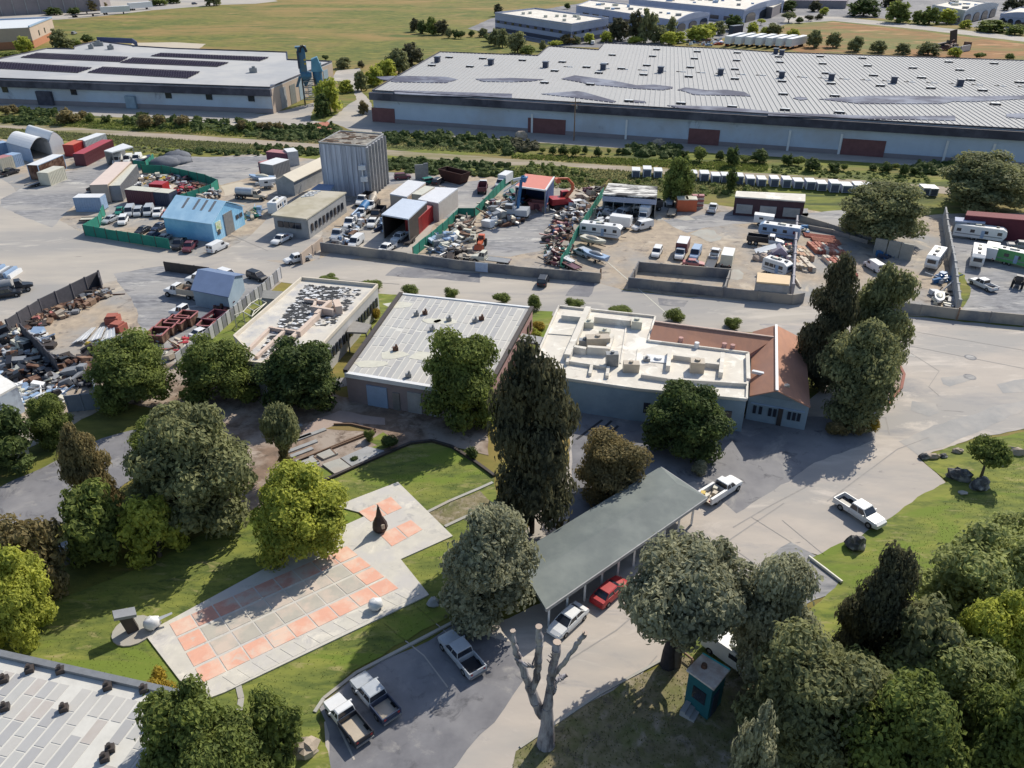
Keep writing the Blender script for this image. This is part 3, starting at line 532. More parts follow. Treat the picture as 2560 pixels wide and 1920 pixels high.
# treetops beyond
FT = [('B', 1375, 275, 155, 80, 'tall', 'dark', 'dark pointed tree at the left end of the thicket in the far field'), ('B', 1440, 290, 175, 90, 'broad', 'deep', 'dark round tree beside the pointed one in the far field thicket'),
 ('B', 1520, 300, 145, 100, 'tall', 'mid', 'greener tall tree in the far field thicket'), ('B', 1610, 300, 170, 110, 'broad', 'dark', 'dark broad tree right of the greener one in the far field thicket'),
 ('B', 1665, 330, 240, 70, 'bush', 'olive', 'brownish round tree below the far field thicket'), ('B', 1720, 330, 250, 60, 'bush', 'deep', 'small dark tree right of the brownish one in the thicket'), ('B', 1770, 335, 260, 80, 'bush', 'deep', 'dark tree at the right end of the far field thicket'),
 ('B', 1860, 320, 260, 60, 'bush', 'deep', 'small round tree near the pale far path'), ('B', 1965, 320, 240, 80, 'broad', 'olive', 'pale olive tree left of the blue-grey offices'), ('B', 2005, 355, 290, 90, 'bush', 'deep', 'dark low tree before the blue-grey offices, left'),
 ('B', 2065, 395, 245, 110, 'broad', 'olive', 'dusty olive tree before the blue-grey offices'), ('B', 2130, 410, 240, 110, 'broad', 'olive', 'second dusty olive tree before the blue-grey offices'), ('B', 2090, 140, 30, 80, 'tall', 'dark', 'dark tree behind the left corner of the blue-grey offices'),
 ('B', 1350, 560, 370, 170, 'broad', 'dark', 'dark tree at the far left corner of the larger warehouse'), ('B', 1235, 640, 410, 190, 'broad', 'olive', 'grey-green tree along the left side of the larger warehouse'), ('B', 1140, 680, 510, 160, 'broad', 'bright', 'light green tree along the left side of the larger warehouse'),
 ('B', 1030, 740, 570, 150, 'broad', 'bright', 'light green tree nearer the near corner of the larger warehouse'), ('B', 910, 785, 605, 110, 'broad', 'olive', 'pale tree nearest the left corner of the larger warehouse'), ('B', 930, 985, 870, 80, 'broad', 'brown', 'small bare brown tree beside the near corner of the larger warehouse'),
 ('B', 760, 590, 490, 120, 'broad', 'olive', 'round dark tree behind the blue hopper tower'), ('B', 905, 585, 520, 60, 'bush', 'dark', 'small dark bush at the edge of the far field by the drive'), ('B', 645, 980, 670, 200, 'broad', 'bright', 'light green tree in the drive just right of the blue hopper tower'),
 ('B', 780, 800, 690, 110, 'broad', 'bright', 'light green tree right of the one beside the hopper tower'), ('B', 580, 1010, 800, 130, 'broad', 'deep', 'dark green tree in the drive below the blue hopper tower'), ('B', 600, 520, 470, 60, 'bush', 'deep', 'bush behind the hopper tower in the far field edge'),
 ('A', 225, 450, 310, 130, 'broad', 'bright', 'light green tree in front of the beige building top left'), ('A', 530, 415, 240, 150, 'broad', 'olive', 'grey-green tree at the right of the beige building'), ('A', 580, 415, 330, 110, 'broad', 'olive', 'lower grey-green tree at the right of the beige building'),
 ('A', 760, 370, 295, 120, 'bush', 'deep', 'dark bush at the far corner of the solar roofed warehouse'), ('A', 660, 400, 330, 100, 'bush', 'mid', 'green bush left of the far corner of the solar roofed warehouse'), ('A', 90, 500, 440, 200, 'bush', 'mid', 'green hedge bush at the left edge beside the solar roofed warehouse'),
 ('A', 230, 120, 40, 70, 'broad', 'brown', 'brown tree before the far mauve wall, left'), ('A', 470, 130, 60, 130, 'broad', 'deep', 'dark green tree before the far mauve wall'), ('A', 800, 95, 0, 80, 'broad', 'brown', 'brown tree behind the white trailers'), ('A', 890, 75, 0, 70, 'broad', 'brown', 'second brown tree behind the white trailers'),
 ('A', 650, 125, 60, 110, 'bush', 'deep', 'low dark bush before the far mauve wall'), ('A', 1380, 45, -30, 140, 'broad', 'mid', 'green tree beyond the right white trailer'), ('A', 1850, 48, -70, 130, 'broad', 'olive', 'spreading far tree casting a shadow on the far path'), ('A', 1500, 30, -40, 110, 'broad', 'deep', 'dark far tree at the top edge above the white trailers'),
 ('C', 50, 460, 270, 160, 'broad', 'olive', 'olive tree before the left end of the blue-grey offices'), ('C', 130, 480, 390, 150, 'bush', 'mid', 'green bush behind the warehouse roof near the offices'), ('C', 265, 440, 345, 60, 'broad', 'olive', 'slim olive tree behind the warehouse roof'),
 ('C', 380, 405, 345, 120, 'bush', 'bright', 'bright bush behind the warehouse roof notch'), ('C', 480, 380, 290, 130, 'broad', 'brown', 'brownish tree in front of the office corner'), ('C', 550, 380, 310, 90, 'broad', 'olive', 'olive tree in front of the office corner'),
 ('C', 668, 375, 285, 90, 'broad', 'bright', 'bright tree right of the office corner'), ('C', 815, 365, 265, 95, 'broad', 'bright', 'light green tree at the right end of the offices'), ('C', 915, 350, 150, 180, 'broad', 'dark', 'dark tree right of the blue-grey offices'),
 ('C', 1060, 360, 85, 140, 'tall', 'dark', 'tall dark tree with a pointed top behind the warehouse'), ('C', 1140, 370, 70, 130, 'tall', 'olive', 'tallest dark tree behind the warehouse'), ('C', 1210, 370, 110, 120, 'tall', 'olive', 'dark tree just right of the tallest one'),
 ('C', 1280, 370, 220, 110, 'broad', 'olive', 'olive tree right of the dark tall group'), ('C', 1050, 380, 310, 140, 'bush', 'bright', 'bright low trees at the foot of the dark tall group'), ('C', 1370, 350, 145, 110, 'tall', 'olive', 'dark tree before the arched office front'),
 ('C', 1350, 385, 270, 130, 'broad', 'bright', 'light tree below the arched office front, left'), ('C', 1440, 370, 270, 110, 'broad', 'bright', 'light tree below the arched office front, middle'), ('C', 1600, 355, 215, 200, 'broad', 'bright', 'broad light green tree right of the arched office front'),
 ('C', 1690, 330, 200, 130, 'broad', 'bright', 'light tree behind the broad light green one'), ('C', 1780, 300, 180, 120, 'broad', 'olive', 'pale tree left of the dark round far tree'), ('C', 1910, 265, 120, 150, 'broad', 'deep', 'dark round far tree at the car park'),
 ('C', 2075, 290, 190, 90, 'broad', 'bright', 'light tree beside the dark blue container'), ('C', 2180, 310, 230, 90, 'bush', 'bright', 'light bush left of the trailer row'), ('C', 2150, 220, 155, 60, 'open', 'bright', 'tiny light tree on the far car park'),
 ('C', 1645, 135, 80, 50, 'bush', 'deep', 'bush between the two long far buildings'), ('C', 480, 80, 25, 60, 'bush', 'deep', 'bush in the far field beside the left long building'), ('C', 680, 150, 115, 60, 'bush', 'mid', 'bush at the wall of the left long building'), ('C', 1280, 55, 25, 60, 'bush', 'deep', 'bush behind the left long building'),
 ('D', 170, 100, 0, 130, 'broad', 'deep', 'dark far tree at the top beside the car park, left'), ('D', 400, 100, 0, 100, 'broad', 'dark', 'dark far tree at the top beside the car park, right'), ('D', 175, 195, 95, 110, 'open', 'olive', 'pale open tree at the corner of the dry field'), ('D', 480, 130, 60, 70, 'broad', 'bright', 'small light tree at the edge of the dry field'),
 ('D', 440, 170, 115, 70, 'bush', 'dark', 'dark bush at the far edge of the dry field, right'), ('D', 350, 180, 125, 80, 'bush', 'dark', 'dark bush at the far edge of the dry field, middle'), ('D', 270, 200, 145, 80, 'bush', 'deep', 'dark bush at the far edge of the dry field, left'),
 ('D', 820, 140, -20, 260, 'broad', 'deep', 'large dark far tree group beyond the dry field'), ('D', 1110, 195, 10, 210, 'broad', 'mid', 'large green far tree beyond the dry field'), ('D', 1290, 205, 90, 110, 'broad', 'mid', 'green far tree left of the far white hall'), ('D', 1390, 210, 50, 160, 'broad', 'mid', 'taller green far tree left of the far white hall'),
 ('D', 1540, 205, 75, 150, 'broad', 'bright', 'light green far tree in front of the far white hall'), ('D', 1700, 245, 170, 90, 'broad', 'bright', 'small light tree by the far road'), ('D', 1920, 275, 165, 230, 'broad', 'mid', 'wide green tree by the far road, right'), ('D', 2130, 300, 210, 140, 'broad', 'mid', 'green tree by the far road at the right edge'),
 ('D', 2110, 90, -40, 160, 'broad', 'dark', 'dark far tree behind the far white hall'), ('D', 1060, 60, -40, 160, 'broad', 'dark', 'dark far tree at the top edge'), ('D', 40, 310, 200, 130, 'broad', 'olive', 'olive tree left of the white trailer row'),
 ('D', 215, 330, 245, 100, 'broad', 'bright', 'pale tree behind the white trailer row'), ('D', 395, 410, 250, 120, 'broad', 'olive', 'olive tree right of the white trailer row'), ('D', 560, 410, 275, 120, 'broad', 'olive', 'olive tree along the warehouse back, first right of the trailers'),
 ('D', 750, 445, 310, 120, 'broad', 'olive', 'olive tree along the warehouse back, second right of the trailers'), ('D', 950, 455, 345, 130, 'broad', 'olive', 'olive tree along the warehouse back, third right of the trailers'), ('D', 1160, 465, 370, 120, 'broad', 'olive', 'olive tree along the warehouse back, fourth right of the trailers'),
 ('D', 1380, 475, 360, 170, 'broad', 'olive', 'broad olive tree left of the burnt trailer'), ('D', 1610, 490, 405, 100, 'broad', 'bright', 'light tree below the burnt trailer'), ('D', 1830, 505, 450, 90, 'bush', 'mid', 'green bush along the warehouse back right of the burnt trailer'), ('D', 2085, 515, 460, 90, 'bush', 'mid', 'green bush along the warehouse back at the right edge')]
for zc, x, y, t_, w_, st, lf, lb in FT:
    tree(zc, x, y, t_, w_, st, lf, lb, 0, 'trees of the far background', name=('far_bush' if st == 'bush' else None))
undergrowth('A', [(20, 1040), (200, 955), (480, 960), (520, 1060), (300, 1090), (60, 1070)], 260, 1.3, 'deep', 'ivy thicket at the left end of the warehouse verge', 1.6)
undergrowth('A', [(950, 1060), (1150, 1010), (2212, 1060), (2212, 1180), (1650, 1130), (1300, 1110)], 340, 1.2, 'deep', 'dark ivy thicket below the solar roofed warehouse', 1.5)
undergrowth('B', [(0, 1110), (300, 1090), (640, 1080), (740, 1130), (650, 1215), (250, 1215), (0, 1190)], 300, 1.1, 'deep', 'ivy thicket behind the concrete silo', 1.5)
undergrowth('B', [(1100, 1165), (1450, 1160), (2212, 1215), (2212, 1350), (1600, 1290), (1110, 1235)], 380, 1.2, 'deep', 'dark ivy thicket right of the concrete silo', 1.7)
undergrowth('C', [(0, 1230), (230, 1225), (240, 1300), (0, 1330)], 110, 1.1, 'dark', 'dark thicket at the left end of the bush row', 1.5)
undergrowth('C', [(960, 1290), (1450, 1280), (1450, 1370), (1000, 1345)], 150, 1.2, 'deep', 'continuous hedge in the middle of the bush row', 1.8)
undergrowth('D', [(1280, 1440), (1640, 1440), (1660, 1510), (1280, 1500)], 150, 1.2, 'deep', 'continuous hedge left of the very large olive tree', 2)
undergrowth('B', [(0, 1265), (250, 1270), (550, 1290), (550, 1345), (250, 1340), (0, 1310)], 200, .9, 'deep', 'scrub between the dirt track and the yard, left of the silo', 1.0)
undergrowth('B', [(1110, 1370), (1500, 1380), (2212, 1430), (2212, 1540), (1500, 1510), (1110, 1460)], 420, 1.0, 'deep', 'scrub between the dirt track and the yard, right of the silo', 1.2)
undergrowth('C', [(0, 1440), (350, 1430), (700, 1530), (450, 1620), (0, 1560)], 130, .9, 'mid', 'scrub behind the red roofed shed', 1.2)
undergrowth('C', [(450, 1560), (1200, 1560), (2212, 1640), (2212, 1700), (1300, 1670), (1200, 1600), (500, 1600)], 200, .8, 'mid', 'scrub below the white cabins', .9)
undergrowth('E', [(0, 150), (1900, 230), (2212, 250), (2212, 310), (1880, 300), (700, 190), (0, 180)], 160, .6, 'olive', 'low scrub along the yard edge left', .6)
undergrowth('F', [(0, 260), (580, 260), (1500, 270), (1830, 290), (1830, 330), (900, 320), (0, 320)], 220, .8, 'deep', 'scrub line behind the gravel yard', 1.1)
undergrowth('D', [(0, 1440), (1400, 1510), (1400, 1590), (700, 1560), (0, 1500)], 320, .6, 'mid', 'tall grass between hedge row and dirt track', .6)
tree('P', 2440, 1800, 1500, 230, 'broad', 'bright', 'yellow-green tree in the middle of the lower right wood', 2)
tree('P', 2100, 1880, 1660, 220, 'broad', 'sage', 'pale olive tree below the dark pointed tree', 2)
undergrowth('U', [(1250, 1250), (1700, 1000), (2212, 600), (2400, 600), (2400, 1700), (300, 1700), (700, 1400)], 420, 1.6, 'olive', 'understorey of the lower right wood', 1.6)
undergrowth('R', [(700, 560), (1000, 430), (1350, 330), (1500, 220), (1900, 230), (1850, 360), (1400, 420), (1000, 520)], 0, .5, 'deep', 'x', .4) if 0 else None
# low ground litter and tufts
def tufts(z, poly, n, s, m, label, name='grass_tufts'):
    pts = [g(z, *p) for p in poly]; rnd = random.Random(n + 1); b = MB(); xs = [p.x for p in pts]; ys = [p.y for p in pts]; k = 0; tries = 0
    def inside(x, y):
        c = False; j = len(pts) - 1
        for i in range(len(pts)):
            if (pts[i].y > y) != (pts[j].y > y) and x < (pts[j].x - pts[i].x) * (y - pts[i].y) / (pts[j].y - pts[i].y) + pts[i].x: c = not c
            j = i
        return c
    while k < n and tries < n * 20:
        tries += 1; x = rnd.uniform(min(xs), max(xs)); y = rnd.uniform(min(ys), max(ys))
        if not inside(x, y): continue
        k += 1
        for _ in range(3):
            a = rnd.uniform(0, 6.28); r = s * rnd.uniform(.4, 1); dx, dy = math.cos(a) * r * .5, math.sin(a) * r * .5
            b.add([(x - dx, y - dy, .05), (x + dx, y + dy, .05), (x + rnd.uniform(-.3, .3) * s, y + rnd.uniform(-.3, .3) * s, .05 + s * rnd.uniform(.3, .9))], [(0, 1, 2)])
    return solo(name, b, LEAF[m], label, 'grass', kind='stuff')
tufts('P', [(-100, 1560), (784, 1217), (1026, 1115), (1236, 1193), (1180, 1460), (820, 1750), (780, 1900), (400, 2000), (-100, 1750)], 7000, .08, 'mid', 'grass blades of the lawn around the patio')
tufts('P', [(2400, 1230), (2560, 1090), (2700, 1080), (2700, 1500), (2200, 1700), (2010, 1700), (2130, 1450), (2160, 1380)], 4000, .08, 'mid', 'grass blades of the lawn at the right')
tufts('P', [(1290, 1880), (1500, 1745), (1690, 1640), (1870, 1560), (1980, 1700), (2000, 2100), (1200, 2200)], 3500, .13, 'olive', 'dry weeds on the worn ground below the drive')
tufts('B', [(0, 1120), (2212, 1260), (2212, 1340), (1100, 1280), (0, 1200)], 3000, .45, 'olive', 'rough grass above the dirt track behind the silo')
tufts('A', [(-200, 1000), (2212, 1100), (2212, 1190), (0, 1060)], 3000, .5, 'mid', 'rough grass above the dirt track, left')
tufts('A', [(0, 1110), (2212, 1250), (2212, 1330), (600, 1220), (0, 1200)], 3500, .5, 'olive', 'rough grass below the dirt track, left')
tufts('C', [(0, 1335), (2212, 1420), (2212, 1490), (1000, 1430), (0, 1370)], 3000, .5, 'mid', 'rough grass above the dirt track, middle')
tufts('C', [(0, 1440), (900, 1470), (2212, 1600), (2212, 1690), (600, 1640), (0, 1600)], 3500, .5, 'olive', 'rough grass below the dirt track, middle')
# ---------------------------------------------------------------- buildings
M_ROOFG = ribbed('warehouse_roof', (.4, .4, .4), (.33, .335, .345), 1.2, 'X', metal=.0, rough=.75, strength=.6, c3=(.36, .365, .37), scale3=.05, rot=18)
M_WALLB = mat('pale_blue_wall', (.52, .6, .7), (.4, .47, .56), scale=.25, rough=.85, c3=(.42, .45, .5), scale3=.08, contrast=.7, stain=[((.2, .22, .28), .09, .6, .68)])
M_DARKF = mat('dark_fascia', (.075, .075, .1), (.04, .04, .055), scale=.4, rough=.8, c3=(.12, .12, .15), scale3=.1)
M_DOORR = mat('maroon_door', (.2, .09, .09), (.13, .06, .06), scale=.8, rough=.7)
M_BEIGE = mat('beige_wall', (.46, .37, .3), (.38, .31, .26), scale=.4, rough=.9)
M_BRICKO = mat('orange_wall', (.42, .19, .1), (.33, .15, .09), scale=1, rough=.9)
M_OFF = mat('lavender_wall', (.36, .4, .52), (.3, .33, .43), scale=.3, rough=.8)
M_MAUVE = mat('mauve_wall', (.28, .25, .26), (.21, .19, .2), scale=.2, rough=.9)
M_TANR = mat('tan_roof', (.4, .37, .28), (.33, .3, .23), scale=.6, rough=.9, c3=(.45, .42, .35), scale3=.15)
M_WROOF = mat('white_roof', (.68, .65, .58), (.52, .49, .44), scale=.7, rough=.85, c3=(.62, .58, .52), scale3=.25, bump=.15, detail=10, stain=[((.36, .33, .3), .35, .58, .7), ((.75, .72, .66), .3, .52, .6)])
M_ORR = mat('terracotta_roof', (.46, .24, .16), (.33, .18, .13), scale=.9, rough=.9, c3=(.36, .2, .15), scale3=.25, stretch=(1.5, .5, 1))
M_BWALL = mat('blue_grey_wall', (.3, .38, .45), (.2, .27, .33), scale=.5, rough=.85)
M_PINKW = mat('pink_wall', (.5, .3, .27), (.4, .25, .23), scale=.6, rough=.9)
M_MOSS = mat('weathered_wall', (.38, .38, .39), (.24, .25, .25), scale=.8, rough=.9)
M_CRUMB = mat('peeling_roof_cover', (.62, .59, .53), (.5, .47, .42), scale=.6, rough=.9, c3=(.4, .4, .41), scale3=.35, bump=.3, detail=10)
def ctr(P): return flat(sum(P, Vector()) / len(P))
def block(name, label, cat, quad, h, wall, roof, parapet=.35, pm=None, over=0.0, rname='roof', group=None):
    """building on a polygon of roof corners seen in the picture at height h; returns thing and its local roof corners"""
    P = [flat(q) for q in quad]; c = ctr(P); L = [p - c for p in P]; t = thing(name, label, cat, c, 0, group)
    b = MB(); b.prism(L, 0, h, top=False); part(t, 'wall', b, wall)
    Lo = [p + p.normalized() * over for p in L]
    b = MB(); b.prism(Lo, h - .02 if not over else h, h + .12, bottom=True); part(t, rname, b, roof)
    if parapet:
        b = MB(); n = len(Lo)
        for i in range(n): b.beam(flat(Lo[i], h + .12), flat(Lo[(i + 1) % n], h + .12), .22, parapet)
        part(t, 'parapet', b, pm or roof)
    return t, L
def on_wall(t, name, a, c, s0, s1, z0, z1, m, d=.08, mb=None):
    """thin box proud of the wall a->c (local points) between distances s0..s1 along it"""
    dirv = (c - a).normalized(); nrm = Vector((dirv.y, -dirv.x, 0)); b = mb or MB()
    p0, p1 = a + dirv * s0 + nrm * d * .5, a + dirv * s1 + nrm * d * .5
    b.beam(flat(p0, z0), flat(p1, z0), d, z1 - z0)
    return b if mb else part(t, name, b, m)
# --- larger warehouse
h = 7.6
q = [g('B', 1005, 790, h), g('D', 3000, 1175, h), g('D', 3000, 565, h), g('D', 2212, 530, h), g('D', 0, 455, h), g('C', 1880, 430, h), g('C', 800, 378, h), g('C', 745, 437, h), g('C', 320, 405, h), g('C', 222, 487, h), g('B', 1590, 455, h)]
W2, L2 = block('warehouse', 'huge pale roofed warehouse with blue wall and maroon doors filling the upper right', 'warehouse', q, h, M_WALLB, M_ROOFG, .3, M_DARKF)
c2 = W2.location.copy(); a2, e2 = L2[0], L2[1]
d2 = (e2 - a2).normalized(); n2 = Vector((d2.y, -d2.x, 0)); len2 = (e2 - a2).length
b = MB(); on_wall(W2, '', a2, e2, -.5, len2, h - 1.9, h - .1, None, 1.2, mb=b); part(W2, 'fascia', b, M_DARKF)
b = MB(); on_wall(W2, '', a2, e2, -.5, len2, 0.02, 1.0, None, .12, mb=b); part(W2, 'plinth', b, M_MAUVE)
def along(zc, x, y):   # distance along the near wall of the point of the wall's foot seen in that column
    p = g(zc, x, y) - c2; return (flat(p) - a2).dot(d2)
for (za, xa, ya, xb, yb) in (('C', 175, 1115, 495, 1135), ('C', 1540, 1195, 1800, 1210), ('D', 610, 1275, 970, 1300), ('B', 1030, 1040, 1240, 1045)):
    on_wall(W2, 'dock_door', a2, e2, along(za, xa, ya), along(za, xb, yb), .05, 3.6, M_DOORR, .16)
for (za, xa) in (('C', 160), ('C', 1015), ('D', 155), ('D', 590), ('D', 1440), ('D', 1800)):
    s = along(za, xa, 1150 if za == 'C' else 1300); on_wall(W2, 'downpipe', a2, e2, s, s + .5, .05, 4.6, WHITE, .3)
b = MB(); ln_ = flat(g('B', 1590, 455, h) - g('B', 1005, 790, h)).normalized(); ribs = 0
for i in range(-50, int(len2 / 1.25) + 60):
    o = a2 + d2 * (.6 + i * 1.25); hits = []
    for k in range(len(L2)):
        A_, B_ = L2[k], L2[(k + 1) % len(L2)]; e_ = B_ - A_; den = ln_.x * e_.y - ln_.y * e_.x
        if abs(den) < 1e-6: continue
        w_ = A_ - o; s_ = (w_.x * e_.y - w_.y * e_.x) / den; u_ = (w_.x * ln_.y - w_.y * ln_.x) / den
        if 0 <= u_ <= 1: hits.append(s_)
    if len(hits) >= 2: b.beam(flat(o + ln_ * (min(hits) + .4), h + .12), flat(o + ln_ * (max(hits) - .4), h + .12), .22, .13)
part(W2, 'roof_rib', b, M_ROOFG, kind='stuff')
SK = [('C', x, y) for x, y in ((90, 530), (435, 545), (370, 622), (280, 725), (675, 740), (750, 640), (800, 560), (1010, 885), (1135, 655), (1165, 575), (1215, 495), (865, 485), (1250, 437), (1600, 455), (1575, 515), (1540, 592), (1527, 672), (1945, 465), (1940, 532), (1925, 608), (1925, 692), (1900, 935), (1460, 905), (645, 590), (945, 603))] + \
     [('B', x, y) for x, y in ((1520, 575), (1850, 585), (1670, 505), (1960, 515))] + \
     [('D', x, y) for x, y in ((450, 497), (815, 512), (470, 560), (860, 578), (1250, 597), (1655, 615), (1560, 545), (1950, 558), (100, 547), (105, 627), (500, 643), (910, 662), (1325, 682), (1748, 702), (2170, 722), (120, 713), (545, 733), (970, 752), (1405, 772), (1850, 792), (130, 825), (575, 840), (1960, 912), (145, 960), (615, 985), (90, 500))]
skm = MB(); skm.box(-1.15, 1.15, -.5, .5, 0, .42, 0); skm.box(-1.0, 1.0, -.38, .38, .42, .52, 1); skm = skm.mesh('skylight', [DMETAL, WHITE])
for zc, x, y in SK:
    p = g(zc, x, y, h) - c2; link('skylight', skm, W2, (p.x, p.y, h + .12), math.atan2(d2.y, d2.x))
vm = MB(); vm.box(-.75, .75, -.75, .75, 0, 1.5); vm.box(-.9, .9, -.9, .9, 1.5, 1.75); vm = vm.mesh('roof_vent', DKBLUE)
for zc, x, y in [('C', 290, 580), ('C', 787, 600), ('C', 1283, 625), ('C', 1800, 645), ('D', 65, 460), ('D', 115, 475), ('D', 115, 670), ('D', 543, 690), ('D', 1083, 715), ('D', 1653, 740), ('B', 1568, 535), ('B', 2030, 558)]:
    p = g(zc, x, y + 8, h) - c2; link('roof_vent', vm, W2, (p.x, p.y, h + .12), math.atan2(d2.y, d2.x))
rm = MB(); rm.box(-1.2, 0, -.12, .12, 0, .2, 0); rm.box(0, 1.6, -.14, .14, 0, .22, 1); rm = rm.mesh('ridge_cap', [DMETAL, WHITE])
for i in range(23):
    p0 = g('C', 480, 583, h); p1 = g('D', 2200, 757, h); p = p0.lerp(p1, i / 22) - c2; link('ridge_cap', rm, W2, (p.x, p.y, h + .12), math.atan2(d2.y, d2.x))
M_STAIN = mat('dark_roof_patch', (.1, .11, .16), (.06, .06, .09), scale=.3, rough=.9, c3=(.22, .24, .3), scale3=.1)
for pts in (zz('B', (1040, 668), (1230, 660), (1640, 668), (1745, 690), (1640, 720), (1200, 712), (1080, 690)), zz('B', (1895, 685), (2212, 678), (2490, 690), (2380, 706), (2212, 712), (1960, 708)),
            zz('C', (425, 685), (545, 655), (870, 700), (1080, 742), (1230, 735), (1390, 755), (1385, 768), (1305, 782), (1080, 770), (700, 735), (540, 705)), zz('C', (1430, 780), (1500, 760), (1690, 785), (1850, 780), (2010, 800), (2065, 835), (1570, 822), (1500, 795)),
            zz('D', (215, 852), (260, 840), (330, 848), (340, 862), (280, 870)), zz('D', (440, 860), (860, 832), (1190, 832), (1600, 840), (2212, 830), (2212, 858), (1780, 882), (1600, 880), (1500, 900), (800, 900), (620, 880)), zz('D', (2055, 990), (2300, 980), (2300, 1035), (2060, 1018)),
            zz('C', (250, 815), (560, 792), (620, 800), (900, 880), (880, 890), (560, 850)), zz('C', (1030, 868), (1150, 880), (1160, 893), (1050, 890)), zz('C', (1340, 915), (1800, 925), (2212, 965), (2212, 985), (1500, 950)), zz('D', (0, 975), (1000, 1010), (1615, 1005), (1620, 1045), (800, 1030), (0, 1005)), zz('B', (1190, 785), (2212, 815), (2212, 850), (1500, 830), (1200, 815))):
    P = [g(a, x, y, h + .12) - c2 for a, x, y in pts]; b = MB(); b.prism([flat(p) for p in P], h + .12, h + .29); part(W2, 'roof_patch', b, M_STAIN, 'dark irregular roof patch')
# --- solar warehouse
h = 6.6
q = [g('A', -1200, 645, h), g('B', 120, 765, h), g('B', 655, 538, h), g('B', 275, 522, h), g('B', 268, 458, h), g('A', 1500, 425, h), g('A', 1180, 405, h), g('A', 840, 360, h), g('A', 645, 410, h), g('A', 640, 430, h), g('A', 410, 425, h), g('A', 0, 515, h), g('A', -1100, 640, h) + Vector((0, 3, 0))]
W1, L1 = block('solar_warehouse', 'low grey warehouse with six solar arrays on its roof, upper left', 'warehouse', q, h, M_WALLB, mat('grey_membrane_roof', (.38, .39, .41), (.33, .34, .36), scale=.3, rough=.85, c3=(.43, .43, .43), scale3=.06), .35, M_DARKF)
c1 = W1.location.copy(); a1, e1 = L1[0], L1[1]; len1 = (e1 - a1).length; d1 = (e1 - a1).normalized()
b = MB(); on_wall(W1, '', a1, e1, 0, len1 + .4, h - 1.9, h - .05, None, 1.0, mb=b); part(W1, 'fascia', b, M_DARKF)
b = MB(); on_wall(W1, '', a1, e1, 0, len1 + .1, .02, 1.3, None, .12, mb=b); part(W1, 'plinth', b, M_MAUVE)
r1 = L1[2]; b = MB(); on_wall(W1, '', e1, r1, 0, (r1 - e1).length, .02, h - .2, None, .1, mb=b); part(W1, 'side_cladding', b, M_BEIGE)
sr = (r1 - e1).length
for i in range(6): on_wall(W1, 'side_panel', e1, r1, sr * (.12 + i * .14), sr * (.2 + i * .14), .1, h - 1 - .3 * (i % 2), [M_MOSS, METAL, M_BWALL][i % 3], .2)
for (za, xa, ya) in (('A', 150, 875), ('A', 725, 900), ('A', 1505, 940), ('A', 1848, 955), ('A', 2195, 975)):
    s = (flat(g(za, xa, ya) - c1) - a1).dot(d1); f = on_wall(W1, 'window', a1, e1, s - .9, s + .9, 3.1, 4.9, DKBLUE, .2)
    for k in range(3):
        b = MB(); on_wall(W1, '', a1, e1, s - .85 + k * .6, s - .35 + k * .6, 3.2, 4.8, None, .26, mb=b); part(f, 'pane', b, GLASS).parent = f
s = (flat(g('A', 440, 900) - c1) - a1).dot(d1); on_wall(W1, 'loading_bay', a1, e1, s - 2.4, s + 2.4, .1, 3.8, M_DARKF, .9)
s = (flat(g('A', 1160, 930) - c1) - a1).dot(d1); on_wall(W1, 'loading_bay', a1, e1, s - 1.2, s + 1.8, .1, 3.4, M_BWALL, .9)
M_SOL = mat('solar_cell', (.02, .018, .035), (.035, .03, .05), scale=.6, rough=.9, bump=0, spec=.05)
for qd, nx, ny in ((((175, 500), (1040, 538), (1115, 498), (320, 462)), 40, 4), (((-200, 585), (675, 632), (805, 590), (-60, 535)), 36, 5), (((1035, 545), (1880, 580), (1985, 545), (1150, 503)), 40, 4), (((1300, 488), (2250, 530), (2330, 500), (1390, 463)), 40, 4), (((755, 630), (1625, 680), (1735, 625), (890, 583)), 40, 5)):
    P = [flat(g('A', *p, h + .15) - c1) for p in qd]; b = MB()
    for i in range(nx):
        for j in range(ny):
            v = [lerp4(P, u, w) for u, w in ((i / nx, j / ny), ((i + .92) / nx, j / ny), ((i + .92) / nx, (j + .93) / ny), (i / nx, (j + .93) / ny))]
            b.add([(p.x, p.y, h + .3 + (.18 if k > 1 else 0)) for k, p in enumerate(v)], [(0, 1, 2, 3)])
    part(W1, 'solar_array', b, M_SOL, kind='stuff')
for x, y, w in ((850, 400, 3.5), (790, 425, 1.6), (960, 430, 2), (2190, 630, 2.2)):
    p = g('A', x, y, h) - c1; b = MB(); b.rbox((p.x, p.y, h + .1), w, 1.5, 1.3, .3); b.rbox((p.x + .2, p.y, h + 1.4), w * .4, .8, .5, .3); part(W1, 'roof_unit', b, METAL)
b = MB(); p = [g('A', 845, 362, h), g('A', 1150, 375, h), g('A', 1190, 405, h)]
for u, v in zip(p[:-1], p[1:]): b.beam(flat(u - c1, h), flat(v - c1, h), .3, 1.7)
part(W1, 'screen_wall', b, mat('navy_screen', (.08, .1, .2)))
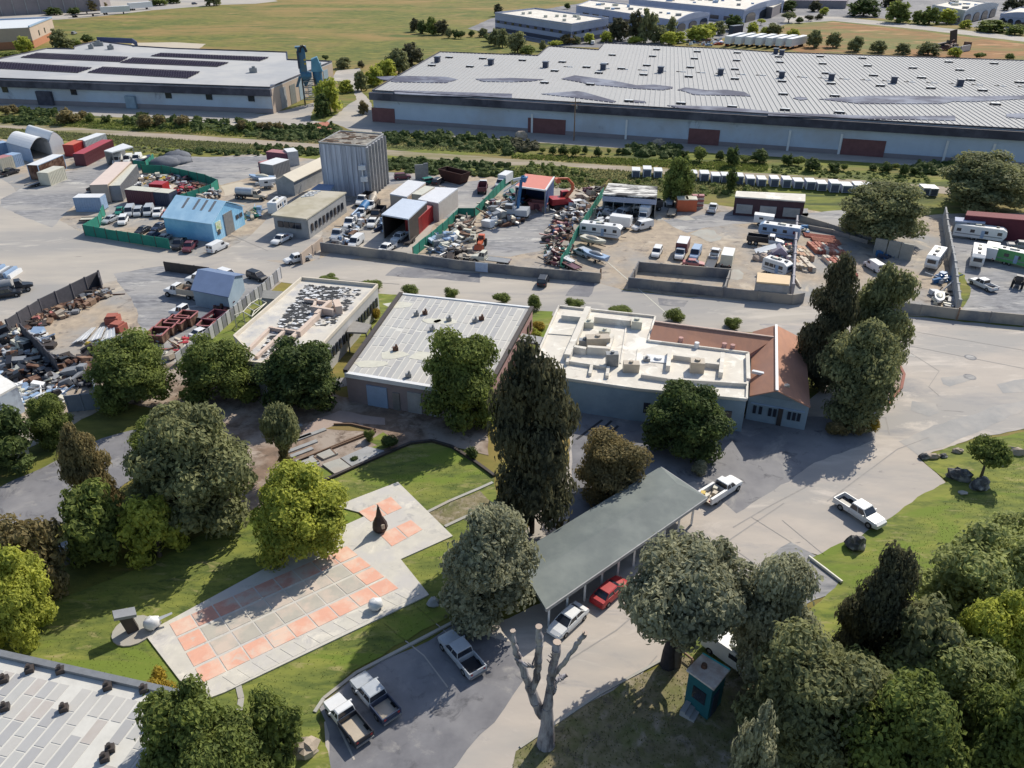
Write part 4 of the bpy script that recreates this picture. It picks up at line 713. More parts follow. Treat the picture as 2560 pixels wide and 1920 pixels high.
# --- blue hopper tower beside it
P = g('B', 475, 905); t = thing('hopper_tower', 'tall blue dust hopper tower with steel legs at the end of the solar roofed warehouse', 'silo tower', P, R(12))
H1 = hgt(P, px('B', 0, 385)[1]); k = H1 / 16.0
for i, (x, y) in enumerate(((-1.6, -1.3), (1.8, -1.3), (1.8, 1.5), (-1.6, 1.5))):
    b = MB(); b.beam((x, y, 0), (x, y, .01), .3, 7.2 * k); b.rbox((x, y, 0), .32, .32, 7.4 * k); part(t, 'leg', b, DMETAL)
b = MB()
for z in (1.6, 3.2, 4.8, 6.4):
    z *= k
    for a, c in (((-1.6, -1.3), (1.8, -1.3)), ((1.8, -1.3), (1.8, 1.5)), ((1.8, 1.5), (-1.6, 1.5)), ((-1.6, 1.5), (-1.6, -1.3))):
        b.beam((*a, z), (*c, z), .18, .22)
        b.tube((*a, z), (*c, z + 1.5 * k), .06, n=5)
part(t, 'scaffold', b, METAL)
BT = mat('hopper_blue', (.06, .2, .34), (.035, .12, .22), scale=1.2, rough=.5, c3=(.1, .16, .2), scale3=.5)
b = MB(); b.loft([[(x * s + ox, y * s, z) for x, y in ((-1, -1), (1, -1), (1, 1), (-1, 1))] for s, z, ox in ((.25, 5.2 * k, -.8), (1.5, 7.8 * k, -.3), (1.5, 8.6 * k, -.3), (1.15, 9 * k, -.8))]); part(t, 'hopper', b, BT)
b = MB(); b.box(-2.0, .1, -1.1, 1.0, 8.8 * k, 15.2 * k); b.box(-2.5, .5, -1.3, 1.2, 15.2 * k, 15.6 * k); part(t, 'elevator_shaft', b, BT)
b = MB()
for i in range(9):
    a0, a1_ = math.pi * i / 9, math.pi * (i + 1) / 9
    b.tube((.2 + .9 * math.cos(a0 + 3.14) * -1 - .6, -1.25, 14.2 * k + 1.6 * math.sin(a0)), (.2 + .9 * math.cos(a1_ + 3.14) * -1 - .6, -1.25, 14.2 * k + 1.6 * math.sin(a1_)), .35, n=8)
part(t, 'duct', b, BLACK)
b = MB(); b.box(-2.2, -1.7, -1.5, -1.1, 10 * k, 14.5 * k); part(t, 'side_duct', b, DKBLUE)
b = MB(); b.tube((2.8, .2, 6.5 * k), (2.8, .2, 11.2 * k), 1.35, n=14); b.tube((2.8, .2, 4.5 * k), (2.8, .2, 6.5 * k), .3, 1.35, n=14); part(t, 'cyclone', b, BT)
b = MB(); b.loft([[(1.2, -1.2, 9 * k), (4.4, -1.2, 9 * k), (3.2, -1.2, 12.8 * k), (1.5, -1.2, 12.2 * k)], [(1.2, 1.2, 9 * k), (4.4, 1.2, 9 * k), (3.2, 1.2, 12.8 * k), (1.5, 1.2, 12.2 * k)]]); part(t, 'filter_housing', b, ribbed('ribbed_light_blue', (.15, .36, .5), (.1, .25, .36), 2, 'Z'))
for i in range(2):
    b = MB(); b.tube((-.2, -1.12, (11.2 + i * 1.0) * k), (-.2, -1.2, (11.2 + i * 1.0) * k), .3, n=10); part(t, 'round_plate', b, YELLOW)
b = MB(); b.loft([[(-3.6, -.5, 5 * k), (-2.9, -.5, 5 * k), (-1.6, -.5, 7.8 * k), (-2.4, -.5, 7.8 * k)], [(-3.6, .5, 5 * k), (-2.9, .5, 5 * k), (-1.6, .5, 7.8 * k), (-2.4, .5, 7.8 * k)]]); part(t, 'feed_chute', b, BT)
# --- concrete silo
h = 9.6
q = [g('B', 545, 1240, h), g('B', 945, 1272, h), g('B', 1100, 1168, h), g('B', 730, 1140, h)]
M_SILO = mat('streaked_concrete', (.66, .68, .75), (.36, .37, .42), scale=1.1, rough=.95, c3=(.3, .31, .35), scale3=.5, stretch=(2.2, 2.2, .12), contrast=.5, detail=8)
t, L = block('grain_silo', 'tall windowless grey concrete silo block with a broken flat roof', 'silo', q, h, M_SILO, mat('rotten_roof', (.33, .31, .27), (.1, .09, .085), scale=.9, rough=.95, contrast=.25, detail=9, bump=.5), .2, M_MOSS)
random.seed(11)
b = MB()
for _ in range(34):
    p = lerp4(L, random.random() * .9, random.random() * .9); b.rbox((p.x, p.y, h + .12), random.uniform(.6, 2.6), .14, .12, random.uniform(-.3, .3), random.uniform(-.05, .05))
part(t, 'roof_board', b, WOOD, kind='stuff')
for wa, wb, n in ((0, 1, 9), (1, 2, 6)):
    A, B_ = L[wa], L[wb]; ln = (B_ - A).length
    for i in range(n + 1):
        s = ln * i / n; on_wall(t, 'rib', A, B_, max(0, s - .12), min(ln, s + .12), .05, h - .1, M_SILO if wa == 0 else M_MOSS, .16 if wa == 0 else .5)
b = MB(); A, B_ = L[0], L[1]; d = (B_ - A).normalized(); p = A + d * ((B_ - A).length * .93) + Vector((d.y, -d.x, 0)) * .8
b.tube((p.x, p.y, 0), (p.x, p.y, 6.5), .12); b.rbox((p.x, p.y, 5.6), 1.3, .8, .8); b.rbox((p.x + .2, p.y, 3.4), 1.2, .8, .9); part(t, 'vent_pipe', b, WHITE)
# --- far buildings
h = 7.8; A = g('A', 300, 415); Bf = g('A', 490, 320); N_ = g('A', -700, 470)
P = [N_, A, Bf, N_ + (Bf - A)]; c = ctr(P); L = [flat(p - c) for p in P]; t = thing('far_hall', 'white roofed beige hall with an orange base at the upper left corner', 'building', c)
b = MB(); b.prism(L, 0, 2.8, top=False); part(t, 'base_wall', b, M_BRICKO); b = MB(); b.prism(L, 2.8, h, top=False); part(t, 'wall', b, M_BEIGE)
b = MB(); b.prism(L, h, h + .1); part(t, 'roof', b, WHITE); b = MB()
for i in (1, 2): b.beam(flat(L[i], h + .1), flat(L[(i + 1) % 4], h + .1), .5, .6)
part(t, 'parapet', b, LBLUE)
for s in (.3, .55): on_wall(t, 'window', L[1], L[2], (L[2] - L[1]).length * s, (L[2] - L[1]).length * s + 1.2, 3.6, 5.6, GLASS, .15)
q = [g('A', -600, 60, 11), g('A', 800, -60, 11), g('A', 1000, -120, 11), g('A', -500, -60, 11)]
q = [g('A', -600, 170), g('A', 880, 92), g('A', 960, 50), g('A', -600, 100)]
t, L = block('far_hall', 'long mauve walled hall at the very top left', 'building', q, 13, M_MAUVE, M_WROOF, .4)
for i in range(9): on_wall(t, 'wall_band', L[0], L[1], (L[1] - L[0]).length * (.32 + i * .075), (L[1] - L[0]).length * (.325 + i * .075), .1, 11, M_MOSS, .3)
h = 7.4; q = [g('B', 2065, 122, h), g('C', 515, 222, h), g('C', 835, 168, h), g('C', 205, 82, h)]
t, L = block('office_block', 'two storey blue-grey office block with a white roof and dark ribbon windows', 'building', q, h, M_OFF, M_WROOF, .7, M_OFF)
for a, c in ((0, 1), (1, 2)):
    A, B_ = L[a], L[c]; ln = (B_ - A).length; on_wall(t, 'ribbon_window', A, B_, .3, ln - .2, 3.7, 5.0, mat('ribbon_glass', (.12, .15, .26), (.07, .09, .17), scale=.4, rough=.3), .1)
    for i in range(int(ln / 6)): on_wall(t, 'window', A, B_, 2 + i * 6, 4 + i * 6, 3.85, 4.85, GLASS, .2)
    on_wall(t, 'ground_floor_window', A, B_, .5, ln - .5, .3, 1.9, DKBLUE, .12)
random.seed(5)
for i in range(9):
    p = lerp4(L, random.uniform(.2, .85), random.uniform(.2, .8)); b = MB(); b.rbox((p.x, p.y, h + .12), 1.6, 1.4, 1.0); part(t, 'roof_unit', b, CREAM)
def arched(name, label, q, h, wall, arch_side=(1, 2), n_arch=3, units=14):
    t, L = block(name, label, 'building', q, h, wall, M_WROOF, .45, wall); A, B_ = L[arch_side[0]], L[arch_side[1]]; ln = (B_ - A).length; d = (B_ - A).normalized(); nn = Vector((d.y, -d.x, 0))
    b = MB(); ring = []
    for i in range(13):
        s = ln * i / 12; z = h + 2.2 * math.sin(math.pi * i / 12) ** .7; ring.append((s, z))
    f0 = [tuple(A + d * s + nn * .3) [:2] + (z,) for s, z in ring] + [tuple(A + d * ln + nn * .3)[:2] + (h - .6,), tuple(A + nn * .3)[:2] + (h - .6,)]
    f1 = [tuple(A + d * s - nn * .3)[:2] + (z,) for s, z in ring] + [tuple(A + d * ln - nn * .3)[:2] + (h - .6,), tuple(A - nn * .3)[:2] + (h - .6,)]
    b.loft([f0, f1]); part(t, 'arched_gable', b, wall)
    for i in range(n_arch):
        s = ln * (i + .5) / n_arch; w = ln / n_arch * .33; b = MB(); pts = [(s - w, .1), (s + w, .1)] + [(s + w * math.cos(math.pi * k / 6), h * .45 + h * .28 * math.sin(math.pi * k / 6)) for k in range(7)]
        fa = [tuple(A + d * x + nn * .38)[:2] + (z,) for x, z in pts]; fb = [tuple(A + d * x + nn * .1)[:2] + (z,) for x, z in pts]; b.loft([fa, fb]); part(t, 'arched_opening', b, GLASS)
    rnd = random.Random(units)
    for i in range(units):
        p = lerp4(L, rnd.uniform(.08, .9), rnd.uniform(.15, .85)); b = MB(); b.rbox((p.x, p.y, h + .12), rnd.uniform(1.2, 3.5), rnd.uniform(1, 2), rnd.uniform(.6, 1.4)); part(t, 'roof_unit', b, [METAL, CREAM, LBLUE][i % 3])
    A, B_ = L[0], L[1]; ln = (B_ - A).length
    for i in range(8): on_wall(t, 'window', A, B_, ln * (.08 + i * .11), ln * (.15 + i * .11), .8, 2.6, GLASS, .12)
    return t
h = 5; arched('industrial_unit', 'long low lavender business unit with a roof full of equipment and an arched end', [g('C', 555, 55, h), g('C', 1415, 185, h), g('C', 1705, 120, h), g('C', 680, 8, h)], h, M_OFF)
h = 6; arched('industrial_unit', 'second long business unit behind the first, with dark arches at its right end', [g('C', 1010, -5, h), g('C', 2005, 92, h), g('C', 2350, 10, h), g('C', 1300, -60, h)], h, M_OFF, units=18)
h = 6; arched('industrial_unit', 'white roofed hall with dark openings beyond the far road, upper right', [g('D', 1420, 50, h), g('D', 1700, 98, h), g('D', 1990, 38, h), g('D', 1640, 2, h)], h, mat('white_wall', (.62, .63, .64), rough=.8), (1, 2), 4, 12)
h = 5; arched('industrial_unit', 'white roofed hall at the upper right corner of the picture', [g('D', 2010, 125, h), g('D', 2500, 180, h), g('D', 2700, 110, h), g('D', 2180, 70, h)], h, M_OFF, (0, 1), 7, 6)
h = 5; t, L = block('far_hall', 'dark mauve building at the top edge right of centre', 'building', [g('D', -40, 60, h), g('D', 40, 70, h), g('D', 200, -10, h), g('D', 60, -20, h)], h, M_MAUVE, M_WROOF)
h = 4; block('far_hall', 'low purple-grey building behind the trees at the top edge', 'building', [g('D', 180, 5, h), g('D', 680, 12, h), g('D', 700, -20, h), g('D', 200, -30, h)], h, M_MAUVE, mat('purple_roof', (.25, .2, .24)), .2)
# --- sheds
def gable(name, label, a, b_, c_, he, hr, wall, roof, split=.5, cat='shed', over=.25):
    """a,b: ground ends of the near long wall; c: ground point at the far side beyond b. ridge parallel to a-b"""
    a, b_, c_ = flat(a), flat(b_), flat(c_); dv = c_ - b_; P = [a, b_, b_ + dv, a + dv]; c = ctr(P); L = [p - c for p in P]; t = thing(name, label, cat, c)
    m = MB(); e0 = [L[0], L[3]]; r0 = L[0].lerp(L[3], split); r1 = L[1].lerp(L[2], split)
    ringA = [flat(L[0], 0), flat(L[0], he), flat(r0, hr), flat(L[3], he), flat(L[3], 0)]; ringB = [flat(L[1], 0), flat(L[1], he), flat(r1, hr), flat(L[2], he), flat(L[2], 0)]
    m.loft([ringA, ringB], closed=False); part(t, 'wall', m, wall)
    u = (L[1] - L[0]).normalized() * over; dd = (L[3] - L[0]).normalized() * over; m = MB()
    for p0, p1, q0, q1, s in ((L[0], L[1], r0, r1, -1), (L[3], L[2], r0, r1, 1)):
        lo0, lo1 = flat(p0 - u + dd * s, he + .02), flat(p1 + u + dd * s, he + .02); hi0, hi1 = flat(q0 - u, hr + .12), flat(q1 + u, hr + .12); th = Vector((0, 0, .12))
        m.loft([[lo0, hi0, hi0 + th, lo0 + th], [lo1, hi1, hi1 + th, lo1 + th]])
    part(t, 'roof', m, roof); return t, L, r0, r1
BLU = ribbed('sky_blue_sheet', (.26, .55, .8), (.2, .44, .68), 2.5, 'X', rough=.5, metal=.1, c3=(.32, .58, .8), scale3=.3)
BLUR = ribbed('sky_blue_roof', (.42, .66, .84), (.34, .56, .74), 2.5, 'X', rough=.55, metal=.05, c3=(.48, .7, .86), scale3=.3)
t, L, r0, r1 = gable('blue_workshop', 'sky blue steel workshop with a roll-up door in the middle left yard', g('F', 85, 1245), g('F', 635, 1325), g('F', 985, 1110), 3.2, 5.4, BLU, BLUR)
A, B_ = L[1], L[2]; ln = (B_ - A).length
on_wall(t, 'roller_door', A, B_, ln * .36, ln * .63, .05, 3.7, METAL, .12); on_wall(t, 'poster', A, B_, ln * .1, ln * .26, 1.6, 3.1, mat('poster_print', (.7, .7, .62), (.35, .45, .2), scale=2.5, contrast=.2), .08)
for s in (.12, .74, .86): on_wall(t, 'window', A, B_, ln * s, ln * s + .8, 1.0 if s < .5 else 1.7, 1.8 if s < .5 else 2.4, GLASS, .1)
for s in (.27, .5, .66, .83):
    p = L[0].lerp(L[1], s); q_ = r0.lerp(r1, s); b = MB(); a_ = flat(p.lerp(q_, .45), 3.2 + 2.2 * .45 + .2); c_ = flat(p.lerp(q_, .93), 3.2 + 2.2 * .93 + .24); b.beam(a_, c_, .45, .06); part(t, 'roof_light', b, METAL)
def slab_shed(name, label, q, h, wall, roof, sides=(0, 1, 2, 3), over=.5, open_h=0, cat='shed', tilt=None, post=METAL):
    P = [flat(x) for x in q]; c = ctr(P); L = [p - c for p in P]; t = thing(name, label, cat, c); Li = [p - p.normalized() * over for p in L]
    for s in sides:
        b = MB(); b.beam(flat(Li[s], 0), flat(Li[(s + 1) % 4], 0), .2, h - .02); part(t, 'wall', b, wall)
    if len(sides) < 4:
        for s in range(4):
            b = MB(); b.tube(flat(Li[s], 0), flat(Li[s], h), .1, n=6); part(t, 'post', b, post)
    b = MB(); b.prism(L, h, h + .22, bottom=True); part(t, 'roof', b, roof); return t, L, Li
t, L, Li = slab_shed('flat_roofed_workshop', 'tan flat roofed workshop with windowed side wall right of the blue workshop', [g('F', 1280, 1015, 3.4), g('F', 1690, 1062, 3.4), g('F', 2150, 752, 3.4), g('F', 1740, 728, 3.4)], 3.4, M_MOSS, M_TANR)
A, B_ = Li[1], Li[2]; ln = (B_ - A).length
for i in range(9): on_wall(t, 'window', A, B_, ln * (.06 + i * .1), ln * (.1 + i * .1), 1.1, 2.3, GLASS if i % 3 else DMETAL, .28)
A, B_ = Li[0], Li[1]; ln = (B_ - A).length
for i in range(4): on_wall(t, 'window', A, B_, ln * (.12 + i * .18), ln * (.27 + i * .18), 1.6, 2.6, GLASS, .28)
b = MB()
for i in range(9): p = lerp4(L, .1 + (i % 3) * .08, .72 + i * .028); b.rbox((p.x, p.y, 3.62), .9, .35, .15, .5)
part(t, 'roof_slats', b, WHITE)
gable('long_shed', 'long cream roofed shed running up to the concrete silo', g('F', 1560, 782), g('F', 1985, 560), g('F', 1790, 540), 2.7, 3.7, M_MOSS, mat('cream_roof', (.6, .55, .46), (.52, .48, .41), scale=.6))[0]
slab_shed('lean_to', 'small blue-grey lean-to roof at the foot of the silo', [g('F', 1740, 722, 2.6), g('F', 1960, 738, 2.6), g('F', 2010, 668, 2.6), g('F', 1830, 655, 2.6)], 2.6, M_BWALL, mat('slate_blue_sheet', (.2, .26, .38), (.15, .2, .3)), over=.2)
WR = ribbed('pale_sheet_roof', (.62, .64, .68), (.55, .56, .6), 3, 'X', rough=.55, metal=.1)
slab_shed('white_shed', 'small white roofed shed right of the concrete silo', [g('G', 965, 483, 3), g('G', 1200, 525, 3), g('G', 1462, 322, 3), g('G', 1220, 290, 3)], 3, M_BEIGE, WR, over=.15)
slab_shed('white_shed', 'long white roofed shed with a pale boarded side, beside the red containers', [g('G', 1350, 560, 3.2), g('G', 1632, 612, 3.2), g('G', 1908, 405, 3.2), g('G', 1572, 388, 3.2)], 3.2, mat('board_wall', (.5, .46, .43), (.4, .37, .35), scale=1.5), WR, over=.2)
t, L, Li = slab_shed('open_shed', 'open fronted shed with a pale blue roof between the trucks and the red containers', [g('G', 850, 768, 4), g('G', 1222, 832, 4), g('G', 1480, 592, 4), g('G', 1142, 545, 4)], 4, DMETAL, ribbed('ice_blue_roof', (.5, .56, .66), (.44, .5, .6), 3, 'X'), sides=(1, 2, 3), over=.15)
t, L, Li = slab_shed('red_roof_shed', 'open shed with a faded red roof between the two excavators', [g('H', 762, 378, 4.2), g('H', 1180, 435, 4.2), g('H', 1302, 250, 4.2), g('H', 905, 205, 4.2)], 4.2, mat('navy_panel', (.05, .1, .25), (.03, .05, .12), scale=.5), mat('faded_red_roof', (.6, .22, .18), (.52, .2, .17), scale=.7), sides=(1, 2, 3), over=.15)
b = MB()
for i in range(2): b.beam(flat(L[i], 4.25), flat(L[i + 1], 4.25), .3, .25)
part(t, 'gutter', b, WHITE)
t, L, Li = slab_shed('patchy_shed', 'long open shed with a black and white patchy roof', [g('I', 30, 402, 3.6), g('I', 655, 445, 3.6), g('I', 662, 318, 3.6), g('I', 98, 278, 3.6)], 3.6, M_BWALL, mat('patchy_roof', (.68, .67, .64), (.05, .05, .055), scale=.55, contrast=.12, stretch=(.5, 1.6, 1), detail=6, bump=.3), sides=(1, 2, 3), over=.2)
for i in range(4):
    p = Li[0].lerp(Li[1], .2 + .2 * i); b = MB(); b.tube((p.x, p.y, 0), (p.x, p.y, 3.6), .09, n=6); part(t, 'post', b, METAL)
b = MB(); b.beam(flat(L[0], 2.5), flat(L[1], 2.5), .2, .9); part(t, 'fascia', b, M_OFF)
t, L, Li = slab_shed('long_white_roof_shed', 'long dark walled shed with a narrow white roof below the row of cabins', [g('I', 1553, 432, 3.2), g('J', 378, 290, 3.2), g('J', 380, 228, 3.2), g('I', 1568, 370, 3.2)], 3.2, mat('maroon_boards', (.09, .05, .06), (.05, .03, .04), scale=1), M_WROOF, over=.15)
A, B_ = Li[0], Li[1]; ln = (B_ - A).length
for s in (.03, .38, .72): on_wall(t, 'panel_door', A, B_, ln * s, ln * (s + .24), .5, 2.1, M_MOSS, .3)
t, L, Li = slab_shed('maroon_shed', 'long maroon shed at the right edge behind the white trailers', [g('J', 1720, 405, 3.4), g('J', 2300, 455, 3.4), g('J', 2300, 410, 3.4), g('J', 1735, 368, 3.4)], 3.4, mat('maroon_wall', (.12, .025, .04), (.08, .02, .03)), mat('maroon_roof', (.2, .05, .06), (.15, .04, .05)), over=.1)
slab_shed('small_shed', 'small lavender roofed cabin behind the long white trailer', [g('J', 1632, 452, 2.6), g('J', 1885, 470, 2.6), g('J', 1885, 440, 2.6), g('J', 1632, 420, 2.6)], 2.6, M_MOSS, mat('lavender_roof', (.45, .5, .65)), over=.1)
gable('blue_roof_shed', 'blue-grey pitched roof shed beside the corrugated fence', g('L', 600, 665), g('L', 1000, 745), g('L', 1165, 490), 2.3, 3.6, M_BWALL, ribbed('slate_roof', (.16, .22, .36), (.12, .17, .28), 2, 'X'))
slab_shed('white_shed', 'bright white shed roof at the left edge above the junk', [g('R', -120, 190, 3), g('R', -15, 262, 3), g('R', 118, 188, 3), g('R', 0, 108, 3)], 3, M_WALLB, mat('bright_white_roof', (.8, .79, .76)), over=.1)
slab_shed('tan_cabin', 'small cabin with a tan roof by the concrete block fence', [g('I', 1800, 1418, 2.6), g('I', 2180, 1450, 2.6), g('I', 2192, 1350, 2.6), g('I', 1812, 1310, 2.6)], 2.6, M_MOSS, mat('tan_sheet', (.68, .52, .33), (.6, .46, .3)), over=.05)
# arched sheds top left
def quonset(name, label, a, b_, back, he, rise, wall, roof, open_end=True):
    a, b_, back = flat(a), flat(b_), flat(back); dv = back - a; c = ctr([a, b_, a + dv, b_ + dv]); t = thing(name, label, 'shed', c); n = 10; w = b_ - a
    ring = lambda off, e=0: [flat(a + off + w * (i / n) - c, he + rise * math.sin(math.pi * i / n)) for i in range(n + 1)]
    r0, r1 = ring(Vector((0, 0, 0))), ring(dv); m = MB(); th = Vector((0, 0, .1))
    m.loft([r0, r1], closed=False, caps=False); m.loft([[p + th for p in r0], [p + th for p in r1]], closed=False, caps=False); part(t, 'roof', m, roof)
    m = MB(); m.beam(flat(a - c), flat(a + dv - c), .15, he); m.beam(flat(b_ - c), flat(b_ + dv - c), .15, he)
    vs = [flat(a + dv - c), flat(b_ + dv - c)] + list(reversed(r1)); m.add(vs, [tuple(range(len(vs)))]); part(t, 'wall', m, wall)
    if not open_end:
        m = MB(); vs = [flat(a - c), flat(b_ - c)] + list(reversed(r0)); m.add(vs, [tuple(range(len(vs)))]); part(t, 'end_wall', m, wall)
    return t
quonset('arched_shed', 'white arched shed with an open dark end, upper left yard', g('E', 392, 405), g('E', 612, 305), g('E', 120, 325), 3.0, 1.5, LBLUE, WHITE)
quonset('arched_shed', 'larger white arched shed behind the open ended one', g('E', 612, 320), g('E', 760, 280), g('E', 330, 230), 3.0, 1.8, WHITE, WHITE, False)
# --- yard behind the big hall: peeling roof building
h = 3.7
q = [g('M', *p, h) for p in ((148, 640), (560, 690), (700, 502), (1062, 110), (540, 60), (75, 465), (150, 540))]
P0 = [g('M', *p, h) for p in ((148, 640), (560, 690), (1062, 110), (540, 60))]
t, L = block('peeling_roof_building', 'long flat roofed building with a peeling black and white roof', 'building', q, h, mat('white_block_wall', (.55, .54, .53), (.42, .42, .42), scale=.8), M_CRUMB, .45, mat('cream_parapet', (.66, .6, .5), (.56, .5, .42), scale=.8, rough=.9))
cc = t.location.copy(); PL = [flat(p - cc) for p in P0]; random.seed(4)
M_FLK = mat('bare_felt', (.03, .035, .04), (.06, .06, .065), scale=2)
for lo, hi, n, m in ((0, 1, 1700, M_FLK), (0, 1, 600, WHITE)):
    b = MB()
    for _ in range(n):
        u, v = random.uniform(.1, .62 if random.random() < .6 else .85), random.uniform(.08, .94)
        if .12 < v < .45 and u > .5: continue
        if random.random() > (1.2 if v > .5 else .5): continue
        p = lerp4(PL, u, v); s = random.uniform(.12, .5); z = h + .14 + random.uniform(0, .05); a0 = random.uniform(0, 6.28); k = random.randint(4, 6)
        b.add([(p.x + math.cos(a0 + 6.283 * i / k) * s * random.uniform(.5, 1.2), p.y + math.sin(a0 + 6.283 * i / k) * s * random.uniform(.3, .8), z + random.uniform(0, .03)) for i in range(k)], [tuple(range(k))])
    part(t, 'roof_flakes', b, m, kind='stuff')
M_BEAM = mat('pinkish_beam', (.62, .5, .42), (.52, .42, .36), scale=1)
for (x0, y0, x1, y1, w, hh) in ((740, 240, 640, 330, .5, .8), (655, 325, 520, 455, .5, .7), (515, 440, 300, 640, .5, .5), (420, 430, 225, 610, .4, .4), (330, 400, 170, 560, .4, .4), (560, 215, 745, 238, .3, .5), (610, 285, 760, 310, .4, .9), (320, 410, 420, 428, .3, .5), (425, 425, 520, 440, .3, .5), (640, 215, 625, 260, .3, .5), (780, 250, 800, 300, .8, 1.1)):
    b = MB(); b.beam(flat(g('M', x0, y0, h) - cc, h + .12), flat(g('M', x1, y1, h) - cc, h + .12), w, hh); part(t, 'roof_beam', b, M_BEAM)
A, B_ = L[2], L[3]; ln = (B_ - A).length
for i in range(16): on_wall(t, 'window', A, B_, ln * (.03 + i * .06), ln * (.06 + i * .06), 1.4, 2.6, GLASS, .14)
# --- panelled grey roof building
h = 3.6
Q2 = [g('M', 840, 700, h), g('M', 1805, 855, h), g('M', 2128, 256, h), g('M', 1225, 160, h)]
t, L = block('panelled_roof_building', 'square building with a grey roof of long felt panels and white seams', 'building', Q2, h, mat('mauve_render', (.3, .25, .25), (.23, .19, .2), scale=.7), mat('white_seam', (.6, .59, .55), (.5, .49, .46), scale=1.5), 0)
M_FELT = [mat('grey_felt_%s' % n, c, mul(c, .9), scale=.9, rough=.9, bump=.1) for n, c in (('a', (.4, .4, .4)), ('b', (.43, .43, .42)), ('c', (.37, .37, .375)), ('d', (.46, .45, .43)))]
random.seed(21); NC = 21
pc = {}
for i in range(NC):
    v = 0.012; 
    while v < .985:
        v2 = min(.985, v + random.choice((.1, .14, .18, .24, .3)))
        if v < .555 < v2: v2 = .55
        if v2 - v < .03: v = v2 + .008; continue
        P = [lerp4(L, u, w) for u, w in (((i + .09) / NC, v), ((i + .91) / NC, v), ((i + .91) / NC, v2), ((i + .09) / NC, v2))]
        b = MB(); b.prism(P, h + .12, h + .15); part(t, 'roof_panel', b, random.choice(M_FELT)); v = v2 + .012
for u0, u1 in ((0, 3), (3, 0), (1, 2), (2, 3)):
    pass
b = MB(); b.beam(flat(L[0], h + .05), flat(L[3], h + .05), .5, .4); part(t, 'roof_edge', b, DMETAL); b = MB(); b.beam(flat(L[1], h + .05), flat(L[2], h + .05), .5, .35); part(t, 'roof_edge', b, DMETAL)
b = MB(); b.beam(flat(L[0], h - .35), flat(L[1], h - .35), .5, .5); part(t, 'gutter', b, WHITE); b = MB(); b.beam(flat(L[2], h + .02), flat(L[3], h + .02), .35, .25); part(t, 'gutter', b, WHITE)
for x, y in ((1390, 300), (1330, 310), (1780, 340), (1735, 355), (1187, 550), (1440, 412), (1275, 735), (1555, 345)):
    p = g('M', x, y, h) - t.location; b = MB(); b.rbox((p.x, p.y, h + .15), .6, .4, .45, .3); b.tube((p.x + .1, p.y, h + .5), (p.x + .1, p.y, h + .9), .12); part(t, 'roof_vent', b, RUST if x in (1390, 1780, 1187) else METAL)
for x, y, w, l in ((1530, 350, 2.0, 1.0), (1215, 235, 2.4, 1.2), (1165, 580, 2, 1.3), (1385, 590, 2, 1.4), (1010, 645, 2.2, 1.0), (1440, 345, 1.6, 1)):
    p = g('M', x, y, h) - t.location; b = MB(); n = 9; b.prism([(p.x + math.cos(6.283 * i / n) * w * random.uniform(.6, 1), p.y + math.sin(6.283 * i / n) * l * random.uniform(.6, 1)) for i in range(n)], h + .14, h + .165); part(t, 'sealant_patch', b, CREAM)
A, B_ = L[0], L[1]; ln = (B_ - A).length
on_wall(t, 'garage_door', A, B_, ln * .15, ln * .3, .05, 2.6, LBLUE, .12); on_wall(t, 'door', A, B_, ln * .34, ln * .39, .05, 2.2, METAL, .12)
for i in range(4): on_wall(t, 'bay_door', A, B_, ln * (.45 + i * .13), ln * (.55 + i * .13), .05, 2.6, M_MOSS, .12)
A, B_ = L[1], L[2]; ln = (B_ - A).length; b = MB(); on_wall(t, '', A, B_, 0, ln, .02, h - .1, None, .1, mb=b); part(t, 'pink_wall', b, M_PINKW)
for s in (.2, .3, .42, .62, .72, .86, .93): on_wall(t, 'window', A, B_, ln * s, ln * (s + .03), 1.2, 2.5, GLASS, .2)
# --- white flat roof + terracotta wings
h = 3.7
q = [g('N', *p, h) for p in ((228, 715), (420, 742), (970, 822), (1730, 895), (1742, 575), (1050, 490), (1100, 322), (435, 250))]
t, L = block('flat_white_building', 'wide white flat roofed building with ducts and vents, right of the panelled roof', 'building', q, h, M_BWALL, M_WROOF, .28, M_WROOF)
cc = t.location.copy()
for (x0, y0, x1, y1, w, hh) in ((455, 330, 600, 345, .9, .7), (680, 350, 930, 378, .7, .8), (635, 285, 490, 620, .7, .8), (535, 560, 620, 575, .5, .8), (630, 568, 770, 578, .5, .9), (800, 470, 770, 575, .5, .7), (505, 640, 600, 655, .3, .4), (600, 655, 760, 680, .3, .4),
                               (660, 670, 648, 728, .35, .4), (775, 680, 765, 745, .35, .4), (505, 600, 490, 655, .3, .5), (1200, 570, 1185, 695, .45, .7), (1222, 608, 1405, 632, .45, .6), (1430, 660, 1560, 675, .45, .6), (1562, 600, 1548, 740, .45, .7), (1000, 738, 1180, 765, .35, .5), (1180, 765, 1730, 800, .3, .45), (1735, 600, 1740, 770, .4, .5), (900, 380, 860, 640, .15, .12), (980, 540, 965, 660, .12, .1), (360, 435, 560, 450, .12, .1)):
    b = MB(); b.beam(flat(g('N', x0, y0, h) - cc, h + .12), flat(g('N', x1, y1, h) - cc, h + .12), w, hh); part(t, 'roof_duct', b, M_WROOF)
